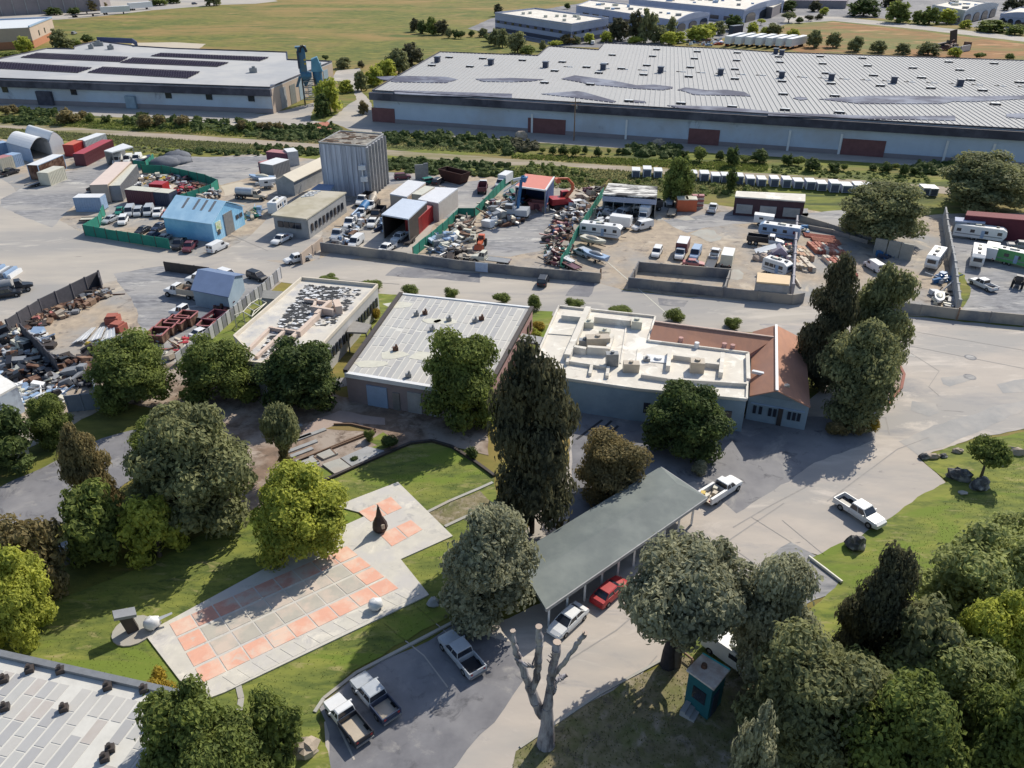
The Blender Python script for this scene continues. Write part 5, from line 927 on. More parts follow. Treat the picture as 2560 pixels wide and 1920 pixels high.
for x, y, sx, sy, sz, m in ((700, 520, 3.4, 1.6, 1.6, BEIGE), (610, 515, 1.6, 1, 1, METAL), (640, 385, 1.4, 1.2, 1.0, CREAM), (750, 440, 1.6, 1.2, .8, CREAM), (970, 390, 1.6, 1.6, 1.3, CREAM), (1385, 690, 1.9, 1.6, 1.6, BEIGE), (930, 690, 2.2, 1.2, 1.3, BEIGE), (1040, 620, .9, .8, .5, METAL), (1120, 610, 3.4, 2.2, .12, WHITE), (800, 650, 1.7, 1.1, 1.9, METAL)):
    p = g('N', x, y, h) - cc; b = MB(); sx *= .78; sy *= .78; sz *= .8; b.rbox((p.x, p.y, h + .12), sx, sy, sz, random.uniform(-.3, .1), random.uniform(-.04, .04)); b.tube((p.x, p.y, h + .12 + sz), (p.x, p.y, h + .35 + sz), min(sx, sy) * .25)
    part(t, 'roof_unit', b, m)
A, B_ = L[2], L[3]; ln = (B_ - A).length
for i in range(6): on_wall(t, 'window', A, B_, ln * (.08 + i * .15), ln * (.14 + i * .15), 1.2, 2.4, GLASS, .12)
b = MB()
for x, y in ((505, 905), (600, 960), (655, 965), (500, 880), (675, 930)):
    p = g('N', x, y) - cc; b.rbox((p.x, p.y, 0), .16, .16, 2.7)
b.beam(flat(g('N', 500, 905) - cc, 2.55), flat(g('N', 600, 960) - cc, 2.55), .16, .16); b.beam(flat(g('N', 600, 960) - cc, 2.55), flat(g('N', 655, 965) - cc, 2.55), .16, .16); b.beam(flat(g('N', 500, 905) - cc, .9), flat(g('N', 600, 960) - cc, .9), .12, .12)
part(t, 'porch_frame', b, WHITE)
# long terracotta wing
he, hr = 3.6, 4.9
a, b1 = g('N', 1050, 492, he), g('N', 1745, 578, he); rr0, rr1 = g('N', 1095, 350, hr), g('N', 1935, 460, hr)
dv = flat(rr0 - a) * 2
c = ctr([a, b1, a + dv, b1 + dv]); t = thing('terracotta_wing', 'long low wing with a dull terracotta roof along the road', 'building', c)
A0, A1, R0, R1 = [p - c for p in (flat(a), flat(b1), flat(rr0), flat(rr1))]; F0, F1 = R0 * 2 - A0, R1 * 2 - A1 - (R1 - R0) * 0
b = MB(); b.loft([[flat(A0), flat(A0, he - .05), flat(R0, hr - .1), flat(F0, he - .05), flat(F0)], [flat(A1), flat(A1, he - .05), flat(R1, hr - .1), flat(F1, he - .05), flat(F1)]], closed=False); part(t, 'wall', b, M_PINKW)
b = MB(); th = Vector((0, 0, .1))
for e0, e1 in ((A0, A1), (F0, F1)): b.loft([[flat(e0, he), flat(R0, hr), flat(R0, hr) + th, flat(e0, he) + th], [flat(e1, he), flat(R1, hr), flat(R1, hr) + th, flat(e1, he) + th]])
part(t, 'roof', b, M_ORR); b = MB(); b.beam(flat(R0, hr + .1), flat(R1, hr + .1), .25, .12); part(t, 'ridge_cap', b, mat('ridge_tile', (.55, .42, .36)))
for x, y in ((1275, 490), (1385, 525), (1575, 530), (1632, 540)):
    p = g('N', x, y, 3.8) - c; b = MB(); b.tube((p.x, p.y, 3.7), (p.x, p.y, 4.5), .28); part(t, 'roof_vent', b, M_PINKW if x != 1385 else WHITE)
# gable fronted building
he, hr = 3.2, 5.2
Lf, Rf, Lb, Rb = g('N', 1752, 862, he), g('N', 2172, 938, he), g('N', 1730, 520, he), g('N', 2125, 475, he)
Rg0, Rg1 = g('N', 1941, 826, hr), g('N', 1936, 372, hr)
Lb = Lf + (Rg1 - Rg0); Rb = Rf + (Rg1 - Rg0)
c = ctr([Lf, Rf, Lb, Rb]); t = thing('gabled_building', 'blue-grey gabled building with a terracotta roof and white ridge line', 'building', c)
p = [flat(x - c) for x in (Lf, Rf, Lb, Rb, Rg0, Rg1)]
ins = (p[4] - p[5]).normalized() * -.7
fr = [flat(p[0] + ins), flat(p[0] + ins, he - .05), flat(p[4] + ins, hr - .1), flat(p[1] + ins, he - .05), flat(p[1] + ins)]
bk = [flat(p[2]), flat(p[2], he - .05), flat(p[5], hr - .1), flat(p[3], he - .05), flat(p[3])]
b = MB(); b.loft([fr, bk], closed=False); part(t, 'wall', b, M_BWALL)
b = MB()
for e0, e1 in ((p[0], p[2]), (p[1], p[3])): b.loft([[flat(e0, he - .05), flat(p[4], hr), flat(p[4], hr) + th, flat(e0, he) + th], [flat(e1, he - .05), flat(p[5], hr), flat(p[5], hr) + th, flat(e1, he) + th]])
part(t, 'roof', b, M_ORR); b = MB(); b.beam(flat(p[4], hr + .1), flat(p[5], hr + .1), .28, .1); part(t, 'ridge_cap', b, WHITE)
A, B_ = p[0] + ins, p[1] + ins; ln = (B_ - A).length
for s in (.1, .2, .36, .44, .68, .76, .84): f = on_wall(t, 'window', A, B_, ln * s, ln * (s + .055), 1.0, 1.9, GLASS, .14)
on_wall(t, 'band', A, B_, .3, ln - .3, 2.1, 2.25, LBLUE, .08); on_wall(t, 'door', A, B_, ln * .52, ln * .6, .05, 2.1, DMETAL, .14)
for x, y in ((1960, 615), (1998, 790)):
    q_ = g('N', x, y, 4.7) - c; b = MB(); b.rbox((q_.x, q_.y, 4.4), .9, .4, .45, .4); part(t, 'roof_vent', b, BEIGE)
b = MB(); b.beam(flat(g('N', 1770, 690, 4) - c, 3.9), flat(g('N', 1880, 725, 4) - c, 4.1), .4, .3); part(t, 'dormer_edge', b, WHITE)
# covered walkway
t, L, Li = slab_shed('covered_walkway', 'grey flat walkway roof linking the panelled roof and the white flat roof', [g('M', 2030, 478, 2.8), g('M', 2205, 515, 2.8), g('M', 2225, 465, 2.8), g('M', 2060, 435, 2.8)], 2.8, M_MOSS, mat('grey_boards', (.36, .36, .36), (.26, .26, .27), scale=2), sides=(), over=.1)
t, L, Li = slab_shed('covered_walkway', 'weathered lean-to roof between the peeling roof and the panelled roof', [g('M', 850, 425, 2.6), g('M', 985, 430, 2.6), g('M', 1020, 375, 2.6), g('M', 880, 345, 2.6)], 2.6, M_MOSS, mat('old_boards', (.3, .29, .28), (.2, .19, .18), scale=2), sides=(), over=.1)
slab_shed('concrete_tank', 'small grey flat roofed store by the corner of the peeling roof building', [g('L', 1360, 590, 2), g('L', 1545, 610, 2), g('L', 1625, 518, 2), g('L', 1375, 500, 2)], 2, M_MOSS, mat('tank_top', (.25, .25, .24), (.17, .17, .165)), over=.05)
# --- near striped roof, bottom left
h = 4.2
Q4 = [g('V', 560, 1560, h), g('V', 1080, 597, h), g('V', 0, 356, h), g('V', -900, 1000, h)]
Q4 = [g('V', -900, 1500, h), g('V', 900, 1500, h), g('V', 1080, 597, h), g('V', -900, 155, h)]
t, L = block('striped_roof_building', 'near building with worn grey felt strips on its roof, bottom left corner', 'building', Q4, h, M_MOSS, mat('white_seam', (.66, .65, .61)), 0)
c = t.location.copy(); random.seed(31)
edge0, edge1 = g('V', -900, 155, h), g('V', 1080, 597, h); ed = flat(edge1 - edge0); el = ed.length; ed.normalize()
sd_ = flat(g('V', 330, 1000, h) - g('V', 640, 610, h)); sd_.normalize(); W = .8; ncol = int(el / (W / abs(ed.cross(sd_).z)))
for i in range(ncol):
    s0, s1 = (i + .09) * el / ncol, (i + .91) * el / ncol; v = 1.0
    while v < 22:
        v2 = v + random.choice((1.2, 1.6, 2.4))
        P = [flat(edge0) + ed * s + sd_ * w for s, w in ((s0, v), (s1, v), (s1, v2), (s0, v2))]; pr = P[2]
        dep = pr.y * CT + (HCAM - h) * ST; ux = 1280 + FPX * pr.x / dep; uy = 960 - FPX * ((h - HCAM) * CT + pr.y * ST) / dep
        inside = (flat(g('V', 900, 1500, h)) - flat(edge1)).cross(P[1] - flat(edge1)).z < -.2 and (flat(g('V', 900, 1500, h)) - flat(edge1)).cross(P[2] - flat(edge1)).z < -.2
        worn = 330 < ux < 700 - (uy - 1700) * .2 and 1760 < uy and random.random() < .0
        mid = 150 < ux < 330 and uy > 1760 and random.random() < .2
        if ux > -120 and uy < 2000 and inside and not mid:
            b = MB(); b.prism([p - flat(c) for p in P], h + .12, h + .145); part(t, 'roof_panel', b, random.choice(M_FELT + [mat('brown_felt', (.4, .36, .33), (.45, .43, .41), scale=.8)]))
        v = v2 + .1
b = MB(); b.beam(flat(edge0 + ed * 0 - c, h + .1), flat(edge1 - c, h + .1), .45, .3); part(t, 'roof_edge', b, METAL)
for x, y in ((170, 445), (340, 450), (30, 500), (35, 655), (840, 745), (585, 935), (600, 540), (615, 885), (800, 555), (360, 660)):
    q_ = g('V', x, y, h) - c; b = MB(); b.rbox((q_.x, q_.y, h + .12), .5, .45, .35, .4); b.tube((q_.x, q_.y, h + .4), (q_.x, q_.y, h + .75), .12); part(t, 'roof_vent', b, DMETAL)
# --- long shed canopy
h = 2.55
q = [g('T', 840, 856, h), g('T', 1768, 216, h), g('T', 1500, 38, h), g('T', 640, 560, h)]
P = [flat(x) for x in q]; c = ctr(P); L = [p - c for p in P]; t = thing('long_canopy', 'long open carport with a dark grey-green roof beside the drive', 'carport', c)
M_CAN = mat('canopy_roof', (.14, .165, .165), (.1, .12, .125), scale=.5, rough=.7, c3=(.17, .195, .19), scale3=.2)
r0, r1 = L[0].lerp(L[3], .5), L[1].lerp(L[2], .5); r1 = r1 + (r0 - r1).normalized() * 1.0; r0 = r0
m = MB(); th = Vector((0, 0, .15)); hh = h + .35
m.add([flat(L[0], h), flat(L[1], h), flat(r1, hh), flat(r0, hh)], [(0, 1, 2, 3)]); m.add([flat(L[3], h), flat(L[2], h), flat(r1, hh), flat(r0, hh)], [(3, 2, 1, 0)]); m.add([flat(L[1], h), flat(L[2], h), flat(r1, hh)], [(0, 1, 2)]); m.add([flat(L[0], h), flat(r0, hh), flat(L[3], h)], [(0, 1, 2)])
m.prism(L, h - .16, h - .02, bottom=True); part(t, 'roof', m, M_CAN)
m = MB(); m.beam(flat(L[0], h - .3), flat(L[1], h - .3), .18, .3); m.beam(flat(L[1], h - .3), flat(L[2], h - .3), .18, .3); part(t, 'fascia', m, M_MOSS)
ln = (L[1] - L[0]).length
for i in range(10):
    p = L[0].lerp(L[1], (i + .3) / 10); q_ = L[3].lerp(L[2], (i + .3) / 10); pi = p.lerp(q_, .06)
    m = MB(); m.rbox((pi.x, pi.y, 0), .16, .16, h - .2); part(t, 'post', m, WHITE)
m = MB(); m.beam(flat(L[3].lerp(L[0], .08)), flat(L[2].lerp(L[1], .08)), .2, h - .2); part(t, 'back_wall', m, DMETAL)
for i in range(0):
    a_, c_ = L[0].lerp(L[1], (i + .5) / 14), L[3].lerp(L[2], (i + .5) / 14); ra = r0.lerp(r1, (i + .5) / 14); m = MB(); m.beam(flat(a_, h + .02), flat(ra, hh + .02), .05, .03); m.beam(flat(ra, hh + .02), flat(c_, h + .02), .05, .03); part(t, 'roof_seam', m, M_CAN)
# --- teal booth
hb = 3.2
q = [g('T', 1648, 1215, hb), g('T', 1808, 1330, hb), g('T', 1900, 1215, hb), g('T', 1742, 1120, hb)]
P = [flat(x) for x in q]; c = ctr(P); L = [p - c for p in P]; Li = [p * .86 for p in L]; t = thing('teal_booth', 'small teal booth with a stained white flat roof under the grey-leaved tree', 'booth', c)
m = MB(); m.prism(Li, 0, hb - .02, top=False); part(t, 'wall', m, mat('teal_wall', (.02, .13, .15), (.015, .09, .11), scale=1.2))
m = MB(); m.prism(L, hb - .02, hb + .12, bottom=True); part(t, 'roof', m, mat('stained_white', (.72, .68, .64), (.45, .32, .26), scale=1.1, contrast=.35))
m = MB(); m.beam(flat(L[2], hb - .05), flat(L[3], hb - .05), .12, .2); part(t, 'roof_trim', m, mat('cyan_trim', (.1, .5, .5)))
p = g('T', 1750, 1200, hb) - c; m = MB(); m.tube((p.x, p.y, hb + .1), (p.x, p.y, hb + .4), .22, .18); part(t, 'roof_vent', m, RUST)
on_wall(t, 'window', Li[0], Li[1], .5, 1.5, 1.2, 2.3, GLASS, .06); on_wall(t, 'door', Li[1], Li[2], .3, 1.1, .05, 2.1, DKBLUE, .06)
b = MB(); p = g('T', 1640, 1450)
for i in range(3): b.rbox((.0 + i * .35, 0, 0), .35, 1.0, .5 - i * .16)
solo('concrete_steps', b, M_MOSS, 'grey steps lying in the shade left of the teal booth', 'steps', (p.x, p.y, .05), R(-35))
# ---------------------------------------------------------------- vehicles (x forward, y left, z up)
def wheels(t, xs, yw, r=.38, w=.26):
    for x in xs:
        for s in (-1, 1):
            b = MB(); b.tube((x, s * (yw - w), r), (x, s * yw, r), r, n=12); wh = part(t, 'wheel', b, TYRE)
            b = MB(); b.tube((x, s * yw, r), (x, s * (yw + .015), r), r * .55, n=8); part(wh, 'rim', b, METAL)
def ring(x, w, z0, z1, k=.9, zm=None):
    zm = zm if zm is not None else z0 + (z1 - z0) * .6
    return [(x, -w * .94, z0), (x, w * .94, z0), (x, w, zm), (x, w * k, z1), (x, -w * k, z1), (x, -w, zm)]
def glassband(t, x0, x1, x2, x3, w, wt, z0, z1, m, names=True):
    """greenhouse: base x0..x3, roof x1..x2"""
    b = MB(); b.loft([[(x0, -w, z0), (x0, w, z0), (x1, wt, z1), (x1, -wt, z1)], [(x3, -w, z0), (x3, w, z0), (x2, wt, z1), (x2, -wt, z1)]]); g_ = part(t, 'window', b, GLASS)
    b = MB(); e = .05; b.loft([[(x1 - .06, -wt - e, z1), (x1 - .06, wt + e, z1), (x1, wt - .05, z1 + .07), (x1, -wt + .05, z1 + .07)], [(x2 + .1, -wt - e, z1), (x2 + .1, wt + e, z1), (x2, wt - .05, z1 + .07), (x2, -wt + .05, z1 + .07)]])
    part(t, 'roof', b, m); b = MB()
    for s in (-1, 1):
        b.tube((x0, s * w, z0), (x1, s * wt, z1), .045, n=4); b.tube((x3, s * w, z0), (x2, s * wt, z1), .045, n=4); xm = (x0 + x3) / 2; b.tube((xm, s * (w + .01), z0), ((x1 + x2) / 2, s * (wt + .01), z1), .05, n=4)
    part(t, 'pillar', b, m)
def lights(t, xf, xr, w, z):
    for s in (-1, 1):
        b = MB(); b.box(xf - .04, xf + .03, s * w - .18, s * w + .1 if s < 0 else s * w + .1, z - .08, z + .08); part(t, 'headlight', b, LAMP)
        b = MB(); b.box(xr - .03, xr + .03, s * w - .1, s * w + .1, z, z + .2); part(t, 'tail_light', b, REDP)
def v_car(t, m):
    b = MB(); b.loft([ring(-2.3, .78, .3, .72), ring(-2.15, .86, .24, .93), ring(-1.3, .9, .22, .98), ring(0, .91, .22, .95), ring(1.0, .9, .22, .92), ring(1.9, .85, .24, .78), ring(2.3, .72, .3, .6)]); part(t, 'body', b, m)
    glassband(t, -1.75, -1.1, .25, 1.05, .78, .62, .93, 1.36, m); wheels(t, (-1.4, 1.4), .9, .33, .22); lights(t, 2.2, -2.27, .6, .58)
def v_suv(t, m):
    b = MB(); b.loft([ring(-2.35, .85, .35, .95), ring(-2.2, .92, .3, 1.08), ring(0, .95, .28, 1.08), ring(1.1, .93, .28, 1.04), ring(2.0, .88, .3, .95), ring(2.35, .78, .35, .75)]); part(t, 'body', b, m)
    glassband(t, -2.2, -2.0, .5, 1.15, .86, .74, 1.06, 1.66, m); wheels(t, (-1.4, 1.45), .95, .38); lights(t, 2.25, -2.35, .65, .7)
def v_van(t, m):
    b = MB(); b.loft([ring(-2.6, .93, .35, 1.15, .98), ring(0, .95, .3, 1.15, .98), ring(1.7, .95, .3, 1.15, .98), ring(2.5, .85, .32, .95), ring(2.75, .78, .36, .8)]); part(t, 'body', b, m)
    b = MB(); b.loft([[(-2.6, -.93, 1.14), (-2.6, .93, 1.14), (-2.55, .84, 2.0), (-2.55, -.84, 2.0)], [(1.7, -.93, 1.14), (1.7, .93, 1.14), (1.0, .82, 2.05), (1.0, -.82, 2.05)]]); part(t, 'cargo_body', b, m)
    b = MB(); b.add([(1.74, -.86, 1.17), (1.74, .86, 1.17), (1.08, .76, 1.98), (1.08, -.76, 1.98)], [(0, 1, 2, 3)]); part(t, 'windscreen', b, GLASS)
    for s in (-1, 1): b = MB(); b.box(.3, 1.2, s * .925 - .02, s * .925 + .02, 1.2, 1.7); part(t, 'window', b, GLASS)
    for s in (-1, 1): b = MB(); b.box(-2.64, -2.6, s * .42 - .3, s * .42 + .3, 1.25, 1.75); part(t, 'rear_window', b, GLASS)
    wheels(t, (-1.6, 1.75), .95, .36); lights(t, 2.7, -2.6, .65, .65)
def v_pickup(t, m, bed=None, crew=True, side=None):
    cx = -.75 if crew else .05
    b = MB(); b.loft([ring(cx - .02, .97, .38, 1.12), ring(1.1, .97, .35, 1.12), ring(1.25, .96, .35, 1.1), ring(2.5, .93, .38, 1.02), ring(2.85, .82, .42, .85)]); part(t, 'body', b, m)
    glassband(t, cx, cx + .12, .75, 1.35, .88, .76, 1.1, 1.72, m)
    b = MB()
    for s in (-1, 1): b.box(-2.9, cx - .03, s * .97 - (.1 if s > 0 else 0), s * .97 + (0 if s > 0 else .1), .42, 1.12)
    b.box(-2.9, -2.8, -.87, .87, .42, 1.1); b.box(cx - .12, cx - .04, -.87, .87, .5, 1.12); part(t, 'cargo_bed', b, side or m)
    b = MB(); b.box(-2.8, cx - .1, -.87, .87, .5, .58); part(t, 'bed_floor', b, bed or BLACK)
    b = MB(); b.box(-3.0, -2.9, -.9, .9, .42, .58); part(t, 'bumper', b, METAL)
    wheels(t, (-1.8, 1.85), .98, .4); lights(t, 2.78, -2.9, .7, .8)
    for s in (-1, 1): b = MB(); b.box(1.0, 1.15, s * 1.08 - .1, s * 1.08 + .1, 1.1, 1.3); part(t, 'mirror', b, m)
def v_work(t, m):
    v_pickup_front(t, m, -.3); b = MB(); b.box(-3.2, -.45, -1.05, -.75, .55, 1.35); b.box(-3.2, -.45, .75, 1.05, .55, 1.35); part(t, 'tool_box', b, m)
    b = MB(); b.box(-3.2, -.45, -.75, .75, .55, .65); part(t, 'bed_floor', b, BEIGE)
    for i, (x, y, mm) in enumerate(((-2.6, .2, CREAM), (-1.6, -.2, BEIGE), (-.9, .3, CREAM), (-2.9, .5, YELLOW))): b = MB(); b.rbox((x, y, .66), .6, .5, .4 + .1 * i, .2 * i); part(t, 'load', b, mm)
    wheels(t, (-2.0, 1.85), .98, .4); lights(t, 2.78, -3.2, .7, .8)
def v_pickup_front(t, m, cx):
    b = MB(); b.loft([ring(cx - .02, .97, .38, 1.12), ring(1.1, .97, .35, 1.12), ring(1.25, .96, .35, 1.1), ring(2.5, .93, .38, 1.02), ring(2.85, .82, .42, .85)]); part(t, 'body', b, m)
    glassband(t, cx, cx + .12, .75, 1.35, .88, .76, 1.1, 1.72, m)
def v_boxtruck(t, m, box=None, L=4.6):
    b = MB(); b.box(-L - .6, 1.2, -.5, .5, .5, .75); part(t, 'chassis', b, DMETAL)
    b = MB(); b.loft([ring(-.2, 1.0, .5, 1.3, .97), ring(1.2, 1.0, .5, 1.3, .97), ring(2.2, .92, .5, 1.15), ring(2.5, .85, .55, .95)]); part(t, 'cab', b, m); glassband(t, -.2, -.15, .75, 1.25, .92, .82, 1.28, 2.1, m)
    b = MB(); b.box(-L - .6, -.35, -1.2, 1.2, .8, 3.0); part(t, 'cargo_box', b, box or m); b = MB(); b.box(-L - .55, -.4, -1.12, 1.12, 3.0, 3.04); part(t, 'box_roof', b, WHITE)
    wheels(t, (-L + .8, 1.5), 1.1, .45, .3); lights(t, 2.45, -L - .6, .7, .85)
def v_dump(t, m, bed=None, load=None, L=4.4, hb=1.1):
    b = MB(); b.box(-L - .5, 2.2, -.45, .45, .6, .9); part(t, 'chassis', b, DMETAL)
    b = MB(); b.loft([ring(-.3, 1.1, .7, 1.6, .97), ring(1.1, 1.1, .7, 1.6, .97), ring(2.4, .8, .75, 1.4), ring(2.9, .72, .8, 1.2)]); part(t, 'cab', b, m); glassband(t, -.3, -.25, .7, 1.1, 1.0, .9, 1.58, 2.4, m)
    b = MB(); b.box(-L - .6, -.5, -1.2, -1.1, .95, .95 + hb); b.box(-L - .6, -.5, 1.1, 1.2, .95, .95 + hb); b.box(-.6, -.5, -1.1, 1.1, .95, 1.1 + hb); b.box(-L - .6, -L - .5, -1.1, 1.1, .95, .9 + hb); b.box(-L - .5, -.6, -1.1, 1.1, .95, 1.05); part(t, 'dump_body', b, bed or m)
    if load: b = MB(); b.blob((-L / 2 - .4, 0, 1.05), L * .42, .95, hb * .8, seed=3, rough=.25, zmin=1.06); part(t, 'load', b, load)
    wheels(t, (-L + .2, -L + 1.5, 1.8), 1.15, .5, .35); lights(t, 2.85, -L - .6, .6, 1.0)
def v_flat(t, m, deck=None, L=5.0):
    v_dump(t, m, deck or METAL, None, L, .12)
def v_crane(t, m):
    v_dump(t, m, METAL, None, 5.2, .3); b = MB(); b.tube((-1.2, 0, 1.2), (-1.2, 0, 2.6), .35, n=8); part(t, 'crane_post', b, METAL)
    b = MB(); b.tube((-1.2, 0, 2.6), (-5.6, .2, 2.9), .22, n=6); part(t, 'crane_boom', b, LBLUE)
    for i in range(3): b = MB(); b.rbox((-2.2 - i * 1.2, .2 * (-1) ** i, 1.25), .9, 1.2, .9, .2 * i); part(t, 'equipment_box', b, [WHITE, SILVER, LBLUE][i])
def v_tank(t, m, tank=None):
    v_dump(t, m, DMETAL, None, 5.2, .1); b = MB(); b.tube((-5.4, 0, 1.95), (-.8, 0, 1.95), .95, n=14); part(t, 'tank', b, tank or SILVER)
def v_mixer(t, m):
    v_dump(t, m, DMETAL, None, 5.0, .1); b = MB(); b.tube((-.9, 0, 1.8), (-2.8, 0, 2.1), .7, 1.15, n=12); b.tube((-2.8, 0, 2.1), (-5.0, 0, 2.9), 1.15, .45, n=12); part(t, 'mixer_drum', b, BEIGE)
def v_rv(t, m, L=9.0, stripe=None, five=False):
    b = MB(); pr = [(-L / 2, .55), (L / 2 - .6, .55), (L / 2, 1.3 if not five else 1.7), (L / 2 - .1, 2.7), (L / 2 - .8, 3.1), (-L / 2 + .15, 3.1), (-L / 2, 2.9)]
    b.loft([[(x, -1.2, z) for x, z in pr], [(x, 1.2, z) for x, z in pr]]); part(t, 'body', b, m)
    b = MB(); b.box(-L / 2 + .25, L / 2 - .9, -1.08, 1.08, 3.1, 3.16); part(t, 'roof', b, WHITE)
    for s in (-1, 1):
        for i in range(4):
            x = -L / 2 + 1 + i * (L - 2.4) / 3; b = MB(); b.box(x - .45, x + .45, s * 1.2 - .03, s * 1.2 + .03, 1.7, 2.4); part(t, 'window', b, GLASS)
        b = MB(); b.box(-L / 2 + .3, L / 2 - .8, s * 1.2 - .015, s * 1.2 + .015, 1.15, 1.35); part(t, 'stripe', b, stripe or GREY)
    b = MB(); b.box(.2, .9, -1.235, -1.17, .7, 2.4); part(t, 'door', b, LBLUE)
    b = MB(); b.box(L / 2 - .06 if not five else L / 2 - .5, L / 2 + .02, -.8, .8, 1.75, 2.5); part(t, 'front_window', b, GLASS)
    for x in (-L / 4, .3, L / 3.2): b = MB(); b.box(x - .3, x + .3, -.3, .3, 3.16, 3.36); part(t, 'roof_vent', b, BLACK)
    b = MB(); b.box(-1.2, 0, -.4, .4, 3.16, 3.45); part(t, 'air_conditioner', b, CREAM)
    wheels(t, (-1.3, -.4), 1.15, .38)
    b = MB(); b.box(L / 2 - .2, L / 2 + 1.1, -.06, .06, .5, .6); part(t, 'hitch', b, DMETAL)
def v_motorhome(t, m):
    v_rv(t, m, 9.5); b = MB(); b.box(4.7, 4.8, -1, 1, 1.3, 2.4); part(t, 'windscreen', b, GLASS)
def v_boat(t, m, L=6.5, cover=None):
    st = [(-L / 2, 1.05, .8, 1.7), (-L / 5, 1.15, .7, 1.7), (L / 5, 1.0, .75, 1.75), (L * .38, .6, .95, 1.85), (L / 2, .06, 1.5, 1.95)]
    b = MB(); b.loft([[(x, -w * .35, z0), (x, w * .35, z0), (x, w, z1 - .15), (x, w * .95, z1), (x, -w * .95, z1), (x, -w, z1 - .15)] for x, w, z0, z1 in st], sm=False); part(t, 'hull', b, m)
    b = MB(); b.blob((-.3, 0, 1.7), L * .3, .8, .5, seed=2, rough=.1, zmin=1.6); part(t, 'cover', b, cover or CREAM)
    b = MB(); b.beam((-L / 2 + .3, -.7, .45), (L / 2, 0, .55), .12, .12); b.beam((-L / 2 + .3, .7, .45), (L / 2, 0, .55), .12, .12); part(t, 'trailer_frame', b, DMETAL); wheels(t, (-.8,), 1.0, .32)
def v_trailer(t, m, L=5, deck=None):
    b = MB(); b.box(-L / 2, L / 2, -1.05, 1.05, .55, .68); part(t, 'deck', b, deck or m); b = MB(); b.beam((-L / 2, -1, .5), (L / 2, -1, .5), .1, .3); b.beam((-L / 2, 1, .5), (L / 2, 1, .5), .1, .3); b.beam((L / 2, 0, .5), (L / 2 + 1.2, 0, .5), .1, .12); part(t, 'frame', b, DMETAL); wheels(t, (-.6, .3), 1.15, .35)
def v_camper(t, m):
    b = MB(); pr = [(-1.8, .8), (1.2, .8), (1.2, 1.6), (2.6, 1.7), (2.7, 2.5), (-1.8, 2.6)]; b.loft([[(x, -1.1, z) for x, z in pr], [(x, 1.1, z) for x, z in pr]]); part(t, 'body', b, m)
    for s in (-1, 1): b = MB(); b.box(-.6, .3, s * 1.1 - .02, s * 1.1 + .02, 1.6, 2.1); part(t, 'window', b, GLASS)
    wheels(t, (-.5,), 1.05, .35)
def v_tractor(t, m):
    b = MB(); b.loft([ring(-1.2, .5, .8, 1.7), ring(.3, .5, .8, 1.6), ring(2.0, .38, .8, 1.4)]); part(t, 'body', b, m); b = MB(); b.box(-1.3, -.2, -.65, .65, 1.5, 2.5); part(t, 'cab', b, m)
    b = MB(); b.box(-1.35, -.15, -.55, .55, 1.7, 2.3); part(t, 'window', b, GLASS)
    for x, r in ((-.9, .8), (1.5, .5)):
        for s in (-1, 1): b = MB(); b.tube((x, s * .65, r), (x, s * 1.05, r), r, n=14); part(t, 'wheel', b, TYRE)
    b = MB(); b.loft([[(2.2, -1, .2), (2.2, 1, .2), (2.0, 1, 1.1), (2.0, -1, 1.1)], [(2.9, -1, .2), (2.9, 1, .2), (2.6, 1, .5), (2.6, -1, .5)]]); part(t, 'bucket', b, m)
def excav(t, m, cabm, reach, boompts, mb_):
    for s in (-1, 1): b = MB(); b.box(-2, 2, s * 1.2 - .3, s * 1.2 + .3, .05, .9); part(t, 'track', b, DMETAL)
    b = MB(); b.loft([[(-2.4, -1.3, 1.0), (-2.4, 1.3, 1.0), (-2.3, 1.25, 2.1), (-2.3, -1.25, 2.1)], [(1.5, -1.3, 1.0), (1.5, 1.3, 1.0), (1.3, 1.2, 1.9), (1.3, -1.2, 1.9)]]); part(t, 'house', b, cabm)
    b = MB(); b.box(.2, 1.6, .3, 1.25, 1.9, 2.9); part(t, 'cab', b, cabm); b = MB(); b.box(.3, 1.64, .26, 1.28, 2.1, 2.75); part(t, 'window', b, GLASS)
    nm = ['boom', 'boom_section', 'dipper_arm', 'dipper_section', 'arm_tip']
    for i, (p, q) in enumerate(zip(boompts[:-1], boompts[1:])): b = MB(); b.tube(p, q, .32 - .03 * i, .3 - .04 * i, n=6); part(t, nm[min(i, 4)], b, mb_)
    p, q = Vector(boompts[0]), Vector(boompts[1]); b = MB(); b.tube(p + Vector((.5, 0, .1)), p.lerp(q, .6) + Vector((.35, 0, 0)), .09, n=6); part(t, 'hydraulic_ram', b, METAL)
    p = Vector(boompts[-1]); b = MB(); b.loft([[(p.x - .5, -.5, p.z), (p.x + .3, -.5, p.z), (p.x + .5, -.5, p.z - .7), (p.x - .2, -.5, p.z - .9)], [(p.x - .5, .5, p.z), (p.x + .3, .5, p.z), (p.x + .5, .5, p.z - .7), (p.x - .2, .5, p.z - .9)]]); part(t, 'bucket', b, mb_)
